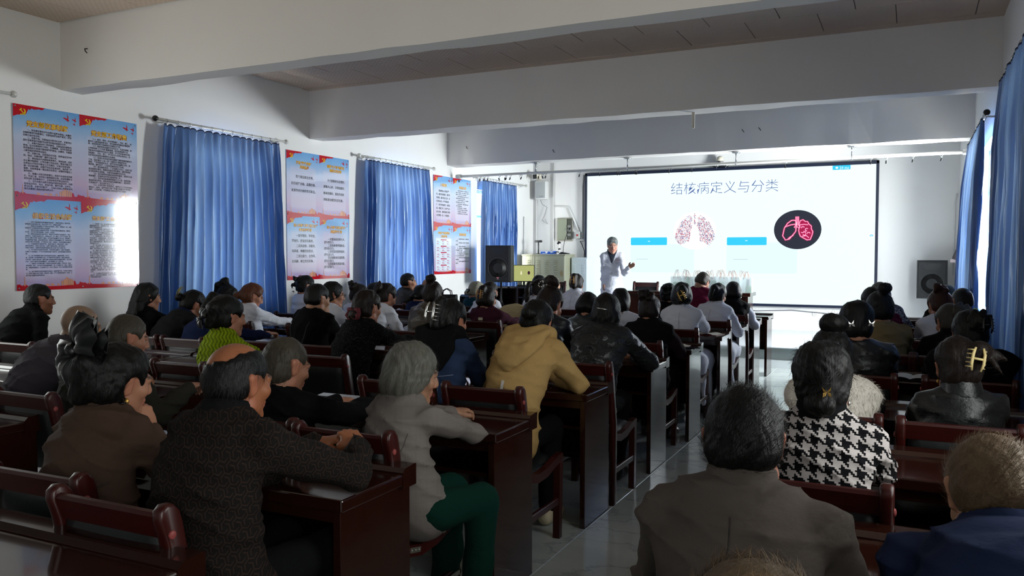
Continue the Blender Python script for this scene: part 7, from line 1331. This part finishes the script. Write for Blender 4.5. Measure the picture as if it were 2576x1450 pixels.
# ---- chairs: one under every sitter, plus the empty ones ---------------
SHORT = {'F2': 'the man in the patterned cardigan', 'F1': 'the woman in the brown trench coat', 'F3': 'the woman with the blue comb', 'F4': 'the old woman in the grey blazer', 'R6': 'the man in the greyish brown jacket', 'R7': 'the bent man in the navy blue jacket', 'R7b': 'the person cut off by the right edge', 'BT': 'the head at the bottom edge', 'R5': 'the woman in houndstooth', 'R8': 'the woman with the cream claw clip', 'R4': 'the woman in the white fur vest', 'P22': 'the woman in the yellow hoodie', 'P21': 'the woman in the denim jacket', 'P7': 'the woman in the lime green sweater', 'P1': 'the man in black by the wall', 'P2': 'the shaven-headed old man', 'P3': 'the old man in the olive coat', 'P4': 'the woman with long wavy hair', 'P5': 'the woman with the olive claw clip', 'P6': 'the woman in the navy sweater', 'P6b': 'the upright ponytail', 'P8': 'the woman with the auburn ponytail', 'P10': 'the man in the black suede jacket', 'P13': 'the woman with the wine red scrunchie', 'P11': 'the woman in glasses', 'P14': 'the woman holding a phone', 'P17': 'the woman in olive brown leather', 'P9': 'the curly bun with pink clip', 'P12': 'the shiny flower clip', 'P19': 'the woman in the dusty maroon top', 'P27': 'the woman in navy leather', 'P29': 'the leaf-patterned coat', 'P31': 'the woman in vest and plum sleeves', 'P28': 'the woman in grey-green leather', 'P30': 'the woman with the dark bob in white', 'P33': 'the woman with golden hair clips', 'P15': 'the man in dark leather', 'P15b': 'the half-hidden small bun', 'P16': 'the bald man', 'P16b': 'the woman in the navy top', 'P18': 'the silver-haired woman', 'P18b': 'the person behind the silver hair', 'P23': 'the long black ponytail', 'P35': 'the woman with the rectangular clip', 'P32': 'the woman with curly black hair', 'P36': 'the woman in vest and white sleeves', 'P24': 'the old man with shaved grey head', 'P25': 'the man before the khaki cabinet', 'P26': 'the woman before the white cabinet', 'P34': 'the old man in burgundy', 'R3': 'the woman with butterfly clips', 'R9': 'the woman with the green glitter clip', 'R2': 'the woman in the khaki coat', 'R10': 'the woman with the olive twisted bun', 'R2b': 'the person in the burgundy track jacket', 'R11': 'the woman with reddish hair', 'R1': 'the person in the snow-patterned jacket', 'R13': 'the man right of the loudspeaker', 'R12': 'the man before the right loudspeaker', 'P27b': 'the person in white bent low'}
FIXED = {'F2': (-1.905, 1.535, 0), 'F1': (-2.375, 1.64, 0.02), 'F4': (-1.895, 2.52, 0.0), 'P22': (-1.895, 3.63, 0), 'P21': (-2.40, 3.62, 0.02), 'P29': (-1.82, 4.72, 0), 'P3': (-3.77, 2.53, 0), 'P13': (-3.46, 4.30, 0.05), 'P7': (-3.98, 3.64, 0), 'P10': (-4.42, 4.82, 0.04), 'P17': (-3.90, 6.03, 0), 'P1': (-5.98, 3.92, 0)}
def seat_chair(label, x, y, rz):
    c = copy_tree(first_chair); c.location = (x, y, 0); c.rotation_euler = (0, 0, rz); c['label'] = label; c['group'] = 'conference chairs'; return c
for k, d in PEOPLE.items():
    if k == 'LE': continue
    x, y = d['O'][0], d['O'][1] - 0.33; r = min(range(2, 11), key=lambda r: abs(ROWS[r] + 0.06 - y)); y = max(y, ROWS[r] + 0.045) if y < ROWS[r] + 0.2 and y > ROWS[r] - 0.5 else y
    x, y, rz = FIXED.get(k, (x, y, random.uniform(-0.04, 0.04)))
    if x > 0.45: x = 0.43
    c = seat_chair('dark red chair with black padded back under ' + SHORT[k], x, y, rz)
    if k == 'F4':
        for q in c.children:
            if q.name.startswith('front_leg') and q.data.vertices[0].co.x > 0:
                for pts in ([(0.40, 0.452), (0.30, 0.415)], [(0.444, 0.452), (0.444, 0.33)], [(0.444, 0.28), (0.444, 0.17)], [(0.444, 0.205), (0.36, 0.205)], [(0.06, 0.415), (0.13, 0.40)]):
                    (a0, b0), (a1, b1) = pts; mb = MB(); dv = unit(V3(0, a1 - a0, b1 - b0)); n_ = V3(0, -dv[2], dv[1]) * 0.010; A_ = V3(0, a0, b0); B_ = V3(0, a1, b1)
                    mb.prism([tuple(p[1:]) for p in (A_ - n_, B_ - n_, B_ + n_, A_ + n_)], 0.2215, 0.2245, 0)
                    for t in (0.15, 0.5, 0.85): p = A_ * (1 - t) + B_ * t; mb.lathe([(0.004, 0.2245), (0.002, 0.2265)], 6, (0, p[1], p[2]), 0)
                    tag(mb.build('repair_bracket', M_steel, q), 'steel repair bracket')
for lab, x, y, rz in (('empty dark red chair left of the black sparkling coat', -3.86, 4.80, 0.06), ('empty dark red chair between lime green sweater and shaven-headed man', -4.46, 3.63, 0.0), ('empty dark red chair by the left edge of the middle curtain', -5.60, 7.12, 0.0), ('empty dark red chair below the black handbags', -5.62, 9.24, 0.0),
                      ('empty dark red chair before the right loudspeaker', 0.02, 9.26, 0.0), ('empty dark red chair at the aisle end, right of the woman in olive brown leather', -3.78, 7.12, 0.0) , ('empty dark red chair right of the silver-haired woman', -4.45, 8.34, 0.0)):
    if 'aisle end, right' in lab: continue
    seat_chair(lab, x, y, rz)
# ---- desk labels --------------------------------------------------------
ORD = ['', 'front row', 'second row', 'third row', 'fourth row', 'fifth row', 'sixth row', 'seventh row', 'eighth row', 'ninth row', 'last row']
BL = {'A': 'beside the middle aisle', 'B': 'in the second bank from the aisle', 'C': 'along the left wall', 'D': 'along the right wall'}
for (b, r), o in desks.items(): o['label'] = 'dark mahogany desk %s, %s from the stage' % (BL[b], ORD[r])
